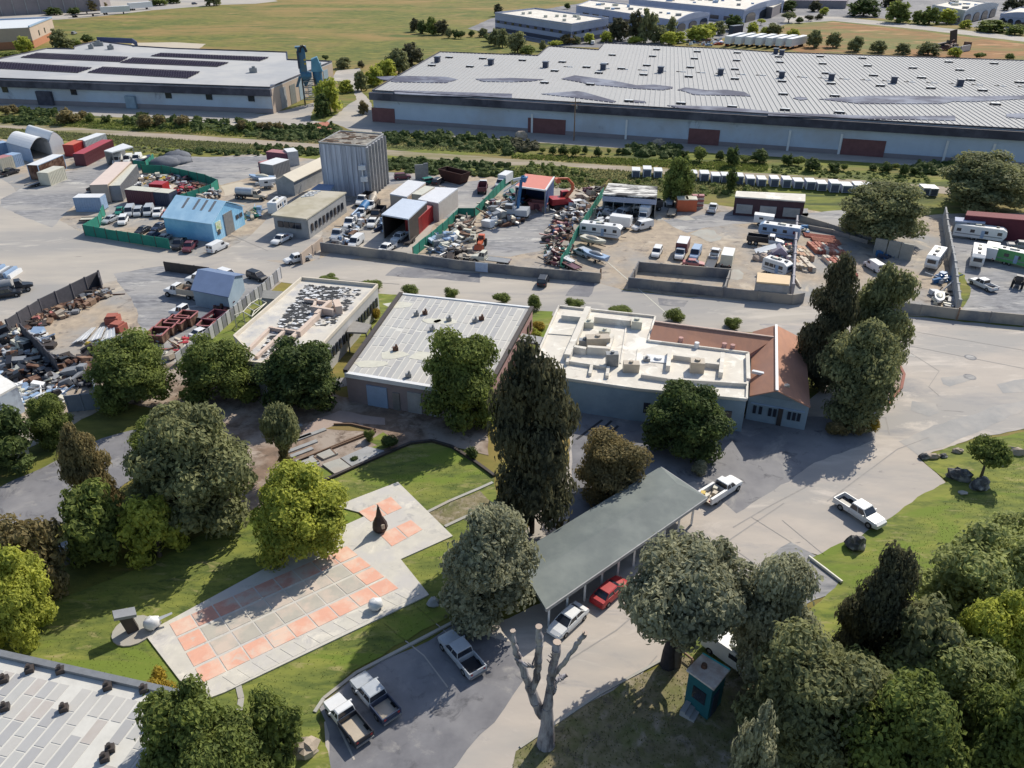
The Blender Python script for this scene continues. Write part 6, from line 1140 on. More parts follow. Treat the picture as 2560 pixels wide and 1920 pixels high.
KIND = {'car': (v_car, 'parked_car', 'car'), 'suv': (v_suv, 'parked_suv', 'car'), 'van': (v_van, 'parked_van', 'van'), 'pickup': (v_pickup, 'pickup_truck', 'pickup'), 'work': (v_work, 'work_truck', 'truck'), 'box': (v_boxtruck, 'box_truck', 'truck'),
        'dump': (v_dump, 'dump_truck', 'truck'), 'flat': (v_flat, 'flatbed_truck', 'truck'), 'crane': (v_crane, 'crane_truck', 'truck'), 'tank': (v_tank, 'tank_truck', 'truck'), 'mixer': (v_mixer, 'mixer_truck', 'truck'), 'rv': (v_rv, 'travel_trailer', 'caravan'),
        'motorhome': (v_motorhome, 'motorhome', 'motorhome'), 'boat': (v_boat, 'trailered_boat', 'boat'), 'trailer': (v_trailer, 'flat_trailer', 'trailer'), 'camper': (v_camper, 'camper_shell', 'camper'), 'tractor': (v_tractor, 'tractor', 'tractor')}
PROTO = {}
def vehicle(kind, z, x, y, x2, y2, m, label, group=None, scale=None, **kw):
    """stands where its middle is seen, its nose towards the second point"""
    P, Q_ = g(z, x, y, .6), g(z, x2, y2, .6); rz = math.atan2(Q_.y - P.y, Q_.x - P.x); f, nm, cat = KIND[kind]; key = (kind, m.name, tuple(sorted((k, str(getattr(v, 'name', v))) for k, v in kw.items())))
    if key in PROTO: t = dup(PROTO[key], (P.x, P.y, .05), rz, label, group)
    else: t = thing(nm, label, cat, (P.x, P.y, .05), rz, group); f(t, m, **kw); PROTO[key] = t
    k = (scale or 1) * (.8 if px(z, 0, y)[1] > 900 else .74)
    t.scale = (k, k, k)
    return t
# foreground
vehicle('pickup', 'P', 2150, 1278, 2200, 1310, WHITE, 'white crew cab pickup parked on the drive beside the right lawn')
vehicle('work', 'P', 1805, 1222, 1840, 1200, WHITE, 'white work truck with loaded bed at the end of the long canopy')
vehicle('car', 'P', 1420, 1548, 1385, 1580, WHITE, 'white sedan parked under the edge of the long canopy')
vehicle('car', 'P', 1525, 1475, 1553, 1450, REDP, 'red car beside the long canopy, partly behind the grey tree')
vehicle('pickup', 'P', 1152, 1632, 1120, 1595, SILVER, 'silver pickup with an empty black bed near the bare tree', bed=BLACK, scale=.95)
vehicle('pickup', 'P', 935, 1740, 905, 1705, SILVER, 'larger of the two pickups parked side by side, with a tan bed', bed=BEIGE, side=DKBLUE, scale=.95)  # dark blue bed sides paint in the shade on the silver body
vehicle('pickup', 'P', 868, 1795, 838, 1758, WHITE, 'smaller white pickup parked left of the other at the lawn corner', bed=BEIGE, crew=False, side=BLACK, scale=.92)  # black bed sides: shaded flanks of the body put into the paint
vehicle('van', 'T', 1905, 1115, 1955, 1150, WHITE, 'white van nose showing behind the teal booth')
vehicle('suv', 'R', 1320, 415, 1400, 385, REDP, 'red car on the side road half hidden by the big tree')
vehicle('car', 'R', 1255, 455, 1300, 430, WHITE, 'white car next to the red one on the side road')
vehicle('van', 'R', 620, 1300, 700, 1270, GREY, 'grey van in deep shade beneath the left trees')
# road & left yards
vehicle('suv', 'P', 1358, 700, 1372, 670, BLACK, 'black car parked on the road against the block fence')
vehicle('van', 'F', 665, 1370, 770, 1320, WHITE, 'white van parked at the corner of the sky blue workshop')
vehicle('pickup', 'F', 1400, 1275, 1330, 1310, WHITE, 'white pickup in the shade before the tan flat roofed workshop', bed=REDP)
vehicle('pickup', 'F', 1580, 1500, 1450, 1530, WHITE, 'white pickup with dark bed at the road mouth by the block fence')
vehicle('suv', 'L', 960, 300, 1060, 330, WHITE, 'white car between the dump truck and the road by the corrugated fence'); vehicle('suv', 'L', 1300, 320, 1430, 360, BLACK, 'black car beside the corrugated fence corner')
vehicle('dump', 'L', 640, 380, 480, 365, WHITE, 'white dump truck nearest the road in the fenced gravel lot', bed=CREAM, load=BEIGE)
vehicle('dump', 'L', 400, 510, 260, 490, WHITE, 'white truck with debris in its bed beside the blue-grey shed', bed=BEIGE, load=RUST)
vehicle('flat', 'L', 470, 760, 300, 735, WHITE, 'white flatbed truck behind the rusty skips'); vehicle('car', 'L', 665, 960, 740, 925, WHITE, 'small white vehicle against the corrugated fence')
vehicle('tank', 'K', 200, 460, 340, 435, BLACK, 'long dark truck with a grey rounded body at the left edge of the road', tank=GREY, scale=.95); vehicle('pickup', 'K', 60, 520, 200, 500, BLACK, 'black pickup alongside the long dark truck')
# row of cars in the green fenced yard
for i, (x, y, k, m, l) in enumerate(((1375, 950, 'car', TEAL, 'pale green and white car at the left end of the row'), (1495, 960, 'van', SILVER, 'long silver van second in the row'), (1590, 965, 'suv', SILVER, 'silver car third in the row'), (1712, 955, 'van', SILVER, 'silver van fourth in the row'), (1820, 970, 'pickup', WHITE, 'white pickup fifth in the row'), (1915, 985, 'car', PINK, 'pinkish car at the right end of the row'))):
    vehicle(k, 'E', x, y, x - 35, y + 60, m, l + ' inside the green fence', 'cars in a row inside the green fence')
vehicle('car', 'E', 1268, 1045, 1200, 1075, SILVER, 'silver car by the inner side of the green fence'); vehicle('suv', 'E', 1415, 1060, 1385, 1110, WHITE, 'white car with its bonnet open to dark, front of the row')
vehicle('trailer', 'E', 1050, 1040, 1170, 1035, CREAM, 'low cream trailer outside the green fence'); vehicle('pickup', 'E', 1110, 680, 1200, 640, BLACK, 'dark pickup beside the pinkish trailers'); vehicle('suv', 'E', 1265, 560, 1310, 530, GREY, 'grey car at the far end of the pinkish trailers')
vehicle('pickup', 'E', 2060, 1330, 2000, 1400, BLACK, 'black truck at the left near corner of the blue workshop'); vehicle('pickup', 'E', 2185, 1360, 2130, 1420, MAROON, 'dark maroon truck at the near wall of the blue workshop')
for i, (x, y, m, l) in enumerate(((1640, 1170, BLACK, 'black scrap car behind the green fence, left'), (1830, 1130, DKBLUE, 'dark blue scrap car behind the green fence'), (1740, 1240, DKBLUE, 'dark scrap car nearest the green fence'), (1880, 1265, GREY, 'grey scrap car nearest the blue workshop corner'))): vehicle('car', 'E', x, y, x - 60, y + 30, m, l)
for i, (x, y) in enumerate(((1350, 370), (1475, 360), (1580, 350))): vehicle('van', 'E', x, y, x - 50, y + 50, WHITE, 'white van %s of three by the canopy roof, far left yard' % ['nearest', 'in the middle', 'farthest'][i], 'three white vans')
vehicle('boat', 'E', 1660, 380, 1760, 340, DKBLUE, 'dark blue boat beside the three white vans'); vehicle('pickup', 'E', 110, 505, 190, 480, BLACK, 'black truck in front of the cyan container'); vehicle('trailer', 'E', 400, 635, 480, 610, METAL, 'flat trailer below the rust sided container')
# silo yard
vehicle('tank', 'F', 1110, 790, 1250, 800, BEIGE, 'tan truck with a long body casting a shadow in the open yard'); vehicle('boat', 'F', 1170, 600, 1040, 590, LBLUE, 'pale blue boat below the purple containers', scale=1.1); vehicle('camper', 'F', 1230, 660, 1330, 650, WHITE, 'white camper shells below the pale blue boat')
vehicle('rv', 'F', 1360, 930, 1460, 850, WHITE, 'white travel trailer left of the tan flat roofed workshop', L=6.5); vehicle('suv', 'G', 1140, 225, 1220, 220, MAROON, 'dark red car by the scrub right of the silo')
vehicle('suv', 'G', 1520, 285, 1580, 275, TEAL, 'dark green car behind the small white shed'); vehicle('suv', 'G', 1635, 290, 1670, 270, BLACK, 'black car behind the small white shed'); vehicle('trailer', 'G', 1525, 370, 1590, 365, BLACK, 'black low trailer between the two white sheds')
vehicle('dump', 'G', 590, 575, 500, 640, WHITE, 'white truck in the shade of the silo', bed=DMETAL); vehicle('mixer', 'G', 700, 650, 640, 720, WHITE, 'cement mixer truck left of the open blue roofed shed')
vehicle('tank', 'G', 570, 760, 500, 850, WHITE, 'tank truck with a blue tank among the row of work trucks', tank=BLUE); vehicle('crane', 'G', 420, 890, 300, 1000, WHITE, 'crane truck at the head of the row of work trucks'); vehicle('flat', 'G', 250, 1050, 150, 1140, SILVER, 'grey flatbed truck at the corner of the block fence')
vehicle('pickup', 'G', 730, 860, 680, 930, WHITE, 'white pickup facing out before the open blue roofed shed'); vehicle('van', 'G', 500, 1130, 450, 1170, WHITE, 'white van beside the block fence corner'); vehicle('pickup', 'G', 920, 1215, 830, 1270, WHITE, 'white pickup nearest the block fence'); vehicle('pickup', 'G', 1110, 1060, 1000, 1120, WHITE, 'white pickup with a light blue rack behind the nearest one', bed=LBLUE)
vehicle('trailer', 'G', 1230, 1090, 1160, 1160, DMETAL, 'dark trailer beside the red containers'); vehicle('dump', 'G', 780, 780, 720, 850, DMETAL, 'dark truck behind the white pickup', bed=BLACK)
vehicle('flat', 'H', 340, 1370, 180, 1350, CREAM, 'cream flatbed parked along the inner side of the block fence'); vehicle('tractor', 'H', 290, 1150, 240, 1230, ORANGE, 'bright orange tractor in the scrap yard')
vehicle('motorhome', 'H', 1950, 1020, 2200, 1050, WHITE, 'white motorhome right of the scrap line'); vehicle('boat', 'H', 1850, 1140, 2020, 1190, CREAM, 'camouflage tan boat in front of the motorhome', cover=BEIGE); vehicle('suv', 'H', 1690, 1270, 1620, 1240, SILVER, 'silver car before the tan boat'); vehicle('boat', 'H', 1860, 1350, 1700, 1300, LBLUE, 'lavender boat nearest the gate', cover=GREY)
vehicle('trailer', 'H', 1530, 1440, 1590, 1470, MAROON, 'dark low trailer before the lavender boat'); vehicle('suv', 'H', 1650, 600, 1720, 590, WHITE, 'white wreck beside the orange excavator'); vehicle('box', 'H', 2060, 880, 1980, 870, WHITE, 'white box body truck behind the motorhome')
vehicle('dump', 'H', 320, 370, 330, 330, WHITE, 'white truck behind the green fence at the yard back', bed=MAROON); vehicle('box', 'H', 570, 330, 490, 380, WHITE, 'white box truck leaning on the green fence at the yard back')
# right hand lot
vehicle('dump', 'I', 480, 550, 320, 560, WHITE, 'white truck with a large black dump body below the patchy roof', bed=BLACK, hb=1.6); vehicle('box', 'I', 500, 660, 460, 720, WHITE, 'white and pale green box truck in the lot'); vehicle('van', 'I', 490, 760, 400, 780, WHITE, 'white van with open front near the box truck'); vehicle('van', 'I', 255, 610, 200, 640, SILVER, 'silver van in the scrap before the patchy roof')
vehicle('dump', 'I', 800, 480, 795, 540, SILVER, 'silver truck facing out left of the orange tanks', bed=METAL); vehicle('trailer', 'I', 830, 590, 820, 620, BEIGE, 'small trailer with tan load beside the silver truck'); vehicle('pickup', 'I', 1300, 550, 1320, 500, WHITE, 'white pickup alone right of the orange tanks')
vehicle('camper', 'I', 1860, 710, 1960, 720, WHITE, 'white slide-in camper left of the blue-white trailer'); vehicle('rv', 'I', 2060, 860, 1850, 830, LBLUE, 'long blue-white travel trailer by the cross fence'); vehicle('dump', 'I', 1960, 950, 2080, 965, WHITE, 'white truck in front of the long blue-white trailer', bed=BLACK); vehicle('trailer', 'I', 1950, 1020, 1860, 1010, DMETAL, 'dark trailer behind the pale tent')
vehicle('suv', 'I', 655, 1055, 625, 1110, WHITE, 'white car alone in the middle of the lot'); vehicle('box', 'I', 925, 1085, 890, 1160, WHITE, 'box truck with red sides and a white roof behind the pen', box=MAROON); vehicle('van', 'I', 1100, 1075, 1075, 1120, LBLUE, 'blue and white van between the box truck and the pickup'); vehicle('car', 'I', 1080, 1180, 1140, 1185, PINK, 'small reddish wreck against the pen')
vehicle('pickup', 'I', 1325, 1075, 1350, 1010, WHITE, 'white pickup towing the motorcycles behind the pen'); vehicle('box', 'I', 1480, 1120, 1510, 1030, LBLUE, 'pale box truck with a blue cab at the pen corner', box=CREAM); vehicle('trailer', 'I', 1280, 1180, 1310, 1120, BLACK, 'black trailer behind the white pickup')
vehicle('rv', 'I', 2035, 1275, 2180, 1320, WHITE, 'white caravan between the tan roofed cabin and the pale tent', L=5.5); vehicle('suv', 'I', 2110, 1220, 2170, 1230, WHITE, 'white wreck behind the caravan')
# far right
vehicle('rv', 'J', 1830, 570, 2060, 600, WHITE, 'long white fifth wheel trailer with dark windows, upper right yard', L=10.5, five=True); vehicle('rv', 'J', 1460, 790, 1400, 870, WHITE, 'white travel trailer facing out beside the leaning fence', L=8.0); vehicle('rv', 'J', 1815, 770, 1805, 860, WHITE, 'white fifth wheel trailer nose down by the pickup', L=8.5, five=True)
vehicle('pickup', 'J', 1870, 970, 1770, 925, WHITE, 'white pickup with a scorched red bed on the far right gravel', bed=RUST); vehicle('van', 'J', 955, 820, 890, 780, WHITE, 'white van roof beyond the dark conifers', scale=.95); vehicle('suv', 'J', 1155, 975, 1180, 1000, DKBLUE, 'dark blue car beside the right dark conifer')
vehicle('rv', 'J', 2120, 780, 2300, 820, GREEN, 'green topped container trailer at the right edge', L=9.0); vehicle('box', 'J', 1940, 700, 1960, 650, WHITE, 'white box truck behind the green topped trailer'); vehicle('pickup', 'J', 2190, 650, 2100, 640, GREY, 'grey truck at the right edge of the yard'); vehicle('tractor', 'J', 2165, 960, 2200, 880, BLACK, 'black machine at the right picture edge'); vehicle('boat', 'J', 1500, 1100, 1500, 1150, WHITE, 'pale boat hull stored along the leaning fence', scale=.8)
# top trailers
def semi(zc, x0, y0, x1, y1, label, m=WHITE, low=False, group=None):
    a, c = flat(g(zc, x0, y0)), flat(g(zc, x1, y1)); d = c - a; L = d.length; rz = math.atan2(d.y, d.x); t = thing('semi_trailer' if not low else 'flat_trailer', label, 'trailer', a, rz, group)
    b = MB(); b.box(0, L, 0, 2.6, 1.1, 1.4 if low else 4.0); part(t, 'box' if not low else 'deck', b, m)
    if not low: b = MB(); b.box(.05, L - .05, .05, 2.55, 4.0, 4.06); part(t, 'roof', b, WHITE)
    for x in (L * .1, L * .18):
        for y in (.1, 2.2): b = MB(); b.tube((x, y, .5), (x, y + .3, .5), .5, n=10); part(t, 'wheel', b, TYRE)
    b = MB(); b.box(L * .75, L * .78, .3, 2.3, 0, 1.1); part(t, 'landing_gear', b, DMETAL)
semi('A', 880, 130, 1130, 118, 'white semi trailer at the edge of the far field, nearer one'); semi('A', 1130, 94, 1325, 78, 'white semi trailer at the edge of the far field, farther one'); semi('A', 620, 155, 870, 138, 'black flat trailer left of the white semi trailers', BLACK, True); semi('A', 615, 128, 800, 118, 'second black flat trailer behind the first', BLACK, True)
for i in range(7):
    semi('C', 1880 + i * 88, 405 + i * 4, 2010 + i * 90, 370 + i * 4, 'white semi trailer behind the larger warehouse, %s from the left' % ORD[i], WHITE, False, 'row of white semi trailers')
vehicle('suv', 'A', 640, 285, 700, 270, GREY, 'grey car beside the beige building top left'); vehicle('suv', 'A', 1680, 30, 1740, 25, DKBLUE, 'dark car on the far lot at the top edge')
for i, (x, y) in enumerate(((650, 380), (1000, 175))): pass
vehicle('van', 'C', 700, 370, 720, 350, WHITE, 'white van behind the office trees'); vehicle('car', 'C', 1700, 385, 1780, 382, LBLUE, 'pale blue car on the far lot behind the warehouse'); vehicle('car', 'C', 1790, 375, 1850, 374, ORANGE, 'orange car on the far lot behind the warehouse')
# ---------------------------------------------------------------- containers
def container(zc, x0, y0, x1, y1, m, label, side=1, roof=None, h=2.6, w=2.44, end=None, group=None, name='shipping_container', cat='container'):
    """long side foot from point 0 to point 1; the body lies on its far side (side=1)"""
    a, c = flat(g(zc, x0, y0)), flat(g(zc, x1, y1)); d = c - a; L = d.length; rz = math.atan2(d.y, d.x); t = thing(name, label, cat, (a.x, a.y, .03), rz, group); y0_, y1_ = (0, w) if side > 0 else (-w, 0)
    b = MB(); b.box(.06, L - .06, y0_ + .06, y1_ - .06, .1, h - .04); part(t, 'body', b, m)
    b = MB()
    for i in range(int(L / .45)):
        x = .3 + i * .45
        if x < L - .3: b.box(x, x + .2, y0_, y1_, .15, h - .1)
    part(t, 'corrugation', b, m, kind='stuff')
    b = MB()
    for x in (0, L - .14):
        for y in (y0_, y1_ - .14): b.box(x, x + .14, y, y + .14, 0, h)
    for z in (0, h - .12): b.box(.14, L - .14, y0_, y0_ + .1, z, z + .12); b.box(.14, L - .14, y1_ - .1, y1_, z, z + .12)
    part(t, 'frame', b, end or m); b = MB(); b.box(.02, L - .02, y0_ + .02, y1_ - .02, h, h + .04); part(t, 'roof', b, roof or m)
    for s in (0, 1): b = MB(); ym = (y0_ + y1_) / 2; b.box(L - .05 if 1 else 0, L + .01, (y0_ + .16, ym + .02)[s], (ym - .02, y1_ - .16)[s], .15, h - .15); part(t, 'door', b, end or m)
    return t
container('E', 482, 602, 775, 472, RUST, 'container with rust streaked side and white roof, far left yard', roof=WHITE, end=LBLUE, h=3.0)
container('E', 592, 672, 780, 592, CREAM, 'short cream container before the rust streaked one'); container('E', 190, 460, 285, 430, LBLUE, 'pale blue container with cyan roof by the arched shed', roof=LBLUE)
container('E', 40, 500, 185, 462, CREAM, 'container with a faded red roof at the left edge', roof=PINK); container('E', -40, 330, 125, 300, LBLUE, 'blue-white container behind the faded red roofed one')
container('E', 875, 335, 1005, 275, REDP, 'brick orange container right of the arched sheds', roof=ORANGE); container('E', 1010, 285, 1250, 195, SILVER, 'white roofed container between the orange and the red ones', roof=WHITE); container('E', 1000, 442, 1330, 270, MAROON, 'long red roofed container before the white one', roof=REDP)
t, L, Li = slab_shed('carport', 'white canopy roof left of the three white vans', [g('E', 1200, 272, 3), g('E', 1290, 290, 3), g('E', 1535, 225, 3), g('E', 1420, 188, 3)], 3, GREY, WHITE, sides=(3,), over=.1)
container('E', 880, 968, 1190, 966, LBLUE, 'white container standing alone at the turn of the green fence', roof=WHITE); container('E', 1290, 860, 1560, 580, M_BEIGE, 'long pinkish roofed box trailer, left of the pair', side=1, roof=mat('pinkish_roof', (.62, .52, .47), (.55, .46, .42)), h=3.4, w=3.2, name='box_trailer')  # white container: bluish shade of its sides painted into the light blue body
container('E', 1425, 845, 1620, 590, GREY, 'grey sided box trailer right of the pinkish one', side=1, roof=CREAM, h=3.0, w=2.6, name='box_trailer')
container('E', 1470, 868, 1790, 898, MAROON, 'maroon container with cream roof behind the row of cars', roof=CREAM); container('E', 1795, 898, 1975, 915, DKBLUE, 'dark blue container beside the maroon one', roof=CREAM); container('E', 1745, 805, 1900, 812, REDP, 'small bright red container behind the maroon one')
container('F', 1240, 415, 1480, 440, PURPLE, 'purple container at the back of the gravel yard', roof=PINK); container('F', 1490, 445, 1610, 430, SILVER, 'white end unit joined to the back purple container', roof=WHITE, h=3.0, w=3.5, name='office_cabin', cat='cabin')
container('F', 1150, 540, 1310, 575, PURPLE, 'purple container nearer the camera, in front of the other', roof=PINK); container('F', 1320, 590, 1510, 520, GREY, 'white roofed unit joined to the nearer purple container', roof=WHITE, h=2.8, w=3.5, name='office_cabin', cat='cabin')
container('G', 1375, 1030, 1642, 775, REDP, 'red container along the drive beside the open blue roofed shed', side=1, roof=PINK, h=2.8); container('G', 1420, 760, 1600, 640, BEIGE, 'small junk laden box behind the red container', side=1, roof=CREAM, h=3.6, w=2.0, name='box_trailer')
container('C', 1900, 355, 1985, 345, DKBLUE, 'dark blue container on the far lot behind the warehouse', h=6)
container('N', 0, 0, 1, 1, WHITE, 'x') if 0 else None
# white cabins by the track
xs = [('I', 412, 208, 98, 118), ('I', 540, 208, 100, 98), ('I', 665, 215, 98, 130), ('I', 1085, 243, 60, 170), ('I', 1200, 255, 105, 150), ('I', 1330, 270, 100, 185), ('I', 1440, 268, 95, 195), ('I', 1598, 288, 100, 180), ('I', 1730, 302, 100, 215), ('I', 1860, 312, 100, 230), ('I', 2005, 316, 100, 210), ('I', 2145, 328, 100, 218), ('J', 318, 178, 80, 122), ('J', 420, 188, 80, 110), ('J', 515, 198, 80, 133), ('J', 620, 212, 80, 123), ('J', 722, 215, 85, 148), ('J', 825, 212, 85, 140), ('J', 930, 225, 90, 148), ('J', 1030, 222, 80, 170), ('J', 1385, 235, 60, 190), ('J', 1450, 240, 70, 178)]
proto = None
for i, (zc, x, y, w, yt) in enumerate(xs):
    P = flat(g(zc, x, y)); h = hgt(P, px(zc, 0, yt)[1]) * .95; W = w * ZR[zc][2] / ppm(zc, y) * .92; lb = 'white roofed cabin in the row along the dirt track, %s from the left' % ORD[i]
    if proto is None:
        t = thing('storage_cabin', lb, 'cabin', P, R(-6), 'white cabins along the dirt track'); b = MB(); b.box(-.5, .5, 0, 2.6, .1, .93); part(t, 'body', b, M_OFF); b = MB(); b.box(-.53, .53, -.15, 2.7, .93, 1.0); part(t, 'roof', b, WHITE)
        b = MB(); b.box(-.4, .4, -.04, .02, .16, .8); part(t, 'door', b, mat('slate_door', (.12, .14, .19), (.08, .09, .13))); b = MB(); b.box(-.5, -.42, -.06, .0, .1, .93); b.box(.42, .5, -.06, 0, .1, .93); part(t, 'frame', b, WHITE); proto = t
    else: t = dup(proto, P, R(-6), lb, 'white cabins along the dirt track')
    t.scale = (W, 1, max(1.6, h))
# ---------------------------------------------------------------- fences
def fence(name, label, pts, h, m, step, th=.12, post=None, cat='fence', alt=None, pn='panel', close=False):
    P = [flat(g(*p)) for p in pts]; c = P[0].copy(); t = thing(name, label, cat, c); pp = MB()
    for a, b_ in zip(P[:-1], P[1:]):
        a, b_ = a - c, b_ - c; L = (b_ - a).length; n = max(1, int(L / step)); d = (b_ - a) / n
        for i in range(n):
            e = min(.03, .02 / max(d.length, .1)); q0, q1 = a + d * (i + e), a + d * (i + 1 - e); m_ = MB(); hv = h * random.uniform(.96, 1.03); m_.beam(flat(q0, .05), flat(q1, .05), th, hv)
            part(t, pn, m_, (alt if (alt and i % 2) else m))
            po = MB(); po.rbox((a + d * i).to_tuple(), th * 1.6, th * 1.6, h * 1.06); part(t, 'post', po, post or m)
    return t
random.seed(77)
GRN = mat('green_mesh', (.03, .24, .17), (.02, .15, .12), scale=.9, rough=.8)
fence('block_fence', 'long grey block fence along the road in front of the truck and scrap yards', zz('G', (30, 1270), (560, 1330), (1200, 1410)) + zz('H', (0, 1520), (1110, 1630), (1940, 1700)), 1.5, BLOCK, 3.2, .2)
fence('block_fence', 'side return of the road fence at the workshop drive', zz('F', (1640, 1570), (1880, 1370)), 1.7, M_BEIGE, 3, .18)
fence('block_fence', 'pen of grey block fence standing at the road in the right lot', zz('I', (440, 1280), (330, 1470), (1420, 1580), (1485, 1370), (440, 1280)), 1.5, BLOCK, 3.2, .18)
fence('block_fence', 'grey block fence from the pen to the dark conifers', zz('I', (1425, 1582), (2212, 1668)) + zz('J', (360, 1130)), 1.5, BLOCK, 3.2, .18)
fence('block_fence', 'grey block fence right of the dark conifers to the picture edge', zz('J', (1050, 1195), (1640, 1270), (2500, 1350)), 1.5, BLOCK, 3.2, .18)
fence('cross_fence', 'pale fence running away from the road between the tent lot and the tile stacks', zz('J', (262, 1070), (300, 480)), 1.8, mat('pale_lilac_fence', (.36, .35, .38), (.28, .27, .3)), 3, .25)
fence('cross_fence', 'grey fence running away from the road left of the far right gravel', zz('J', (1640, 1230), (1605, 900), (1560, 650), (1530, 430)), 2.2, M_MOSS, 3, .25)
fence('low_wall', 'low dark wall behind the tile stacks', zz('J', (320, 440), (560, 510), (840, 600), (1000, 640)), 1.0, BLOCK, 3, .2)
fence('low_wall', 'second dark wall behind the tile stacks', zz('J', (320, 500), (600, 550), (900, 640)), .7, BLOCK, 3, .2)
fence('green_fence', 'green screened fence around the car yard beside the blue workshop', zz('E', (1215, 1000), (1150, 1140), (985, 1240), (1500, 1325), (1965, 1400)), 1.8, GRN, 2.4, .08, DMETAL)
fence('green_fence', 'green screened fence behind the scrap yard left of the gravel yard', zz('E', (1645, 520), (1880, 530), (2190, 600)) + zz('F', (540, 640), (680, 700), (600, 760), (180, 900)), 1.8, GRN, 2.4, .08, DMETAL)
fence('green_fence', 'short green fence beside the dark blue boat', zz('E', (1545, 455), (1690, 475), (1780, 380)), 1.6, GRN, 2, .08, DMETAL)
fence('green_fence', 'green screened fence between the drive and the excavator yard', zz('G', (1290, 1350), (1700, 1010), (1915, 800), (2150, 800)), 1.7, GRN, 2.4, .08, DMETAL)
fence('green_fence', 'green screened fence up the left side of the excavator yard', zz('H', (200, 800), (400, 600), (560, 430), (720, 290)), 1.7, GRN, 2.4, .08, DMETAL)
fence('green_fence', 'green screened fence between the scrap line and the motorhome', zz('H', (1380, 1500), (1500, 1330), (1580, 1130), (1700, 940), (1830, 740), (1980, 500)), 1.7, GRN, 2.4, .08, DMETAL)
WP = mat('zinc_panel', (.5, .5, .52), (.4, .4, .42), scale=1.2, rough=.5); WD = mat('dark_zinc_panel', (.24, .25, .28), (.18, .18, .2), scale=1.2)
fence('corrugated_fence', 'fence of alternating pale and dark sheets along the long narrow lawn', zz('L', (1585, 350), (1420, 510), (1100, 770), (720, 1110), (390, 1370)), 1.7, WP, 1.1, .1, METAL, alt=WD, pn='sheet')
fence('board_fence', 'low dark board fence by the white car at the road', zz('L', (255, 270), (770, 335)), 1.5, DMETAL, 2.4, .12)
fence('board_fence', 'dark board fence along the road on the left', zz('K', (130, 1010), (500, 770), (860, 590), (1175, 430), (1185, 500)), 2.2, mat('charcoal_boards', (.1, .095, .11), (.06, .06, .07)), 2, .14)
fence('board_fence', 'dark fence crossing the junk yard at lower left', zz('K', (300, 1080), (500, 1270), (700, 1490)), 2.4, mat('charcoal_boards', (.1, .095, .11)), 2, .14)
fence('corrugated_fence', 'dark sheet fence along the side road left of the three trees', zz('R', (480, 360), (690, 340), (660, 190)), 2.0, mat('blue_grey_sheet', (.2, .24, .29), (.15, .18, .22)), 1.2, .1, pn='sheet')
fence('low_wall', 'pale low wall at the left end of the side road', zz('R', (-60, 700), (120, 745), (220, 690)), 1.4, M_MOSS, 2, .2)
for i, x in enumerate((945, 1055, 1160)):
    a, c = flat(g('J', x, 715 + i * 22)), flat(g('J', x + 100, 735 + i * 22)); b = MB(); b.beam((0, 0, 0), c - a, .4, 2.6); t = solo('block_wall', b, mat('grey_block_bin', (.34, .33, .3), (.24, .24, .22), scale=1.5), 'grey block wall panel under the large olive tree, %s of three' % ['left', 'middle', 'right'][i], 'wall', a, group='block wall panels under the olive tree')
# ---------------------------------------------------------------- tile and pallet stacks
TC = [mat('brick_tile_%d' % i, c, mul(c, .85), scale=3) for i, c in enumerate(((.42, .17, .12), (.5, .32, .22), (.58, .52, .44), (.36, .12, .09), (.46, .38, .28), (.5, .22, .16)))]
def stack_rows(rows, label, group):
    k = 0
    for (x0, y0, x1, y1, n, hpx, pal) in rows:
        for i in range(n):
            u = (i + .5) / n; P = flat(g('J', x0 + (x1 - x0) * u, y0 + (y1 - y0) * u)); w = (x1 - x0) / n * .29837 / ppm('J', y0) * .86
            d = hpx * .29837 / ppm('J', y0) / .42; b = MB(); hh = random.uniform(.5, .8); b.box(-w / 2, w / 2, 0, d, 0.02, hh); m = TC[random.choice(pal)]
            o = solo('tile_pallet', b, m, '%s, %s from the left' % (label[rows.index((x0, y0, x1, y1, n, hpx, pal))], ORD[i]), 'tile stack', P, R(2), group)
            for j in range(3):
                bb = MB(); bb.box(-w / 2 * .96, w / 2 * .96, d * (j + .05) / 3, d * (j + .9) / 3, hh, hh + .08 + random.uniform(0, .1)); part(o, 'tile_course', bb, TC[random.choice(pal)])
stack_rows([(300, 760, 455, 790, 5, 110, (4, 2, 1)), (465, 720, 720, 755, 9, 95, (0, 0, 2, 5, 3)), (300, 850, 470, 880, 5, 110, (2, 1, 4, 2)), (590, 835, 785, 865, 7, 90, (0, 3, 2, 5))],
           ['tan tile stack in the upper left row beyond the dark conifers', 'red tile stack in the upper right row beyond the dark conifers', 'pale tile stack in the lower left row beyond the dark conifers', 'red tile stack in the lower right row beyond the dark conifers'], 'stacks of tiles in the supply yard')
for i, (x0, y0, x1, y1, m) in enumerate(((375, 580, 640, 610, 3), (440, 615, 680, 645, 0), (620, 880, 820, 890, 2), (640, 905, 820, 912, 3), (290, 930, 340, 1010, 2), (355, 870, 400, 880, 2))):
    b = MB(); a, c = flat(g('J', x0, y0)), flat(g('J', x1, y1)); q = c - a
    for k in range(4): b.beam(Vector((0, k * .35, 0)), q + Vector((0, k * .35, 0)), .2, .3 + .05 * k)
    solo('timber_stack', b, TC[m], ['long low stack of brown boards at the top of the tile yard', 'second low stack of red boards at the top of the tile yard', 'pale boards at the foot of the tile yard', 'red boards at the foot of the tile yard', 'pale boards beside the cross fence', 'short white boards left of the dark conifers'][i], 'board stack', a)
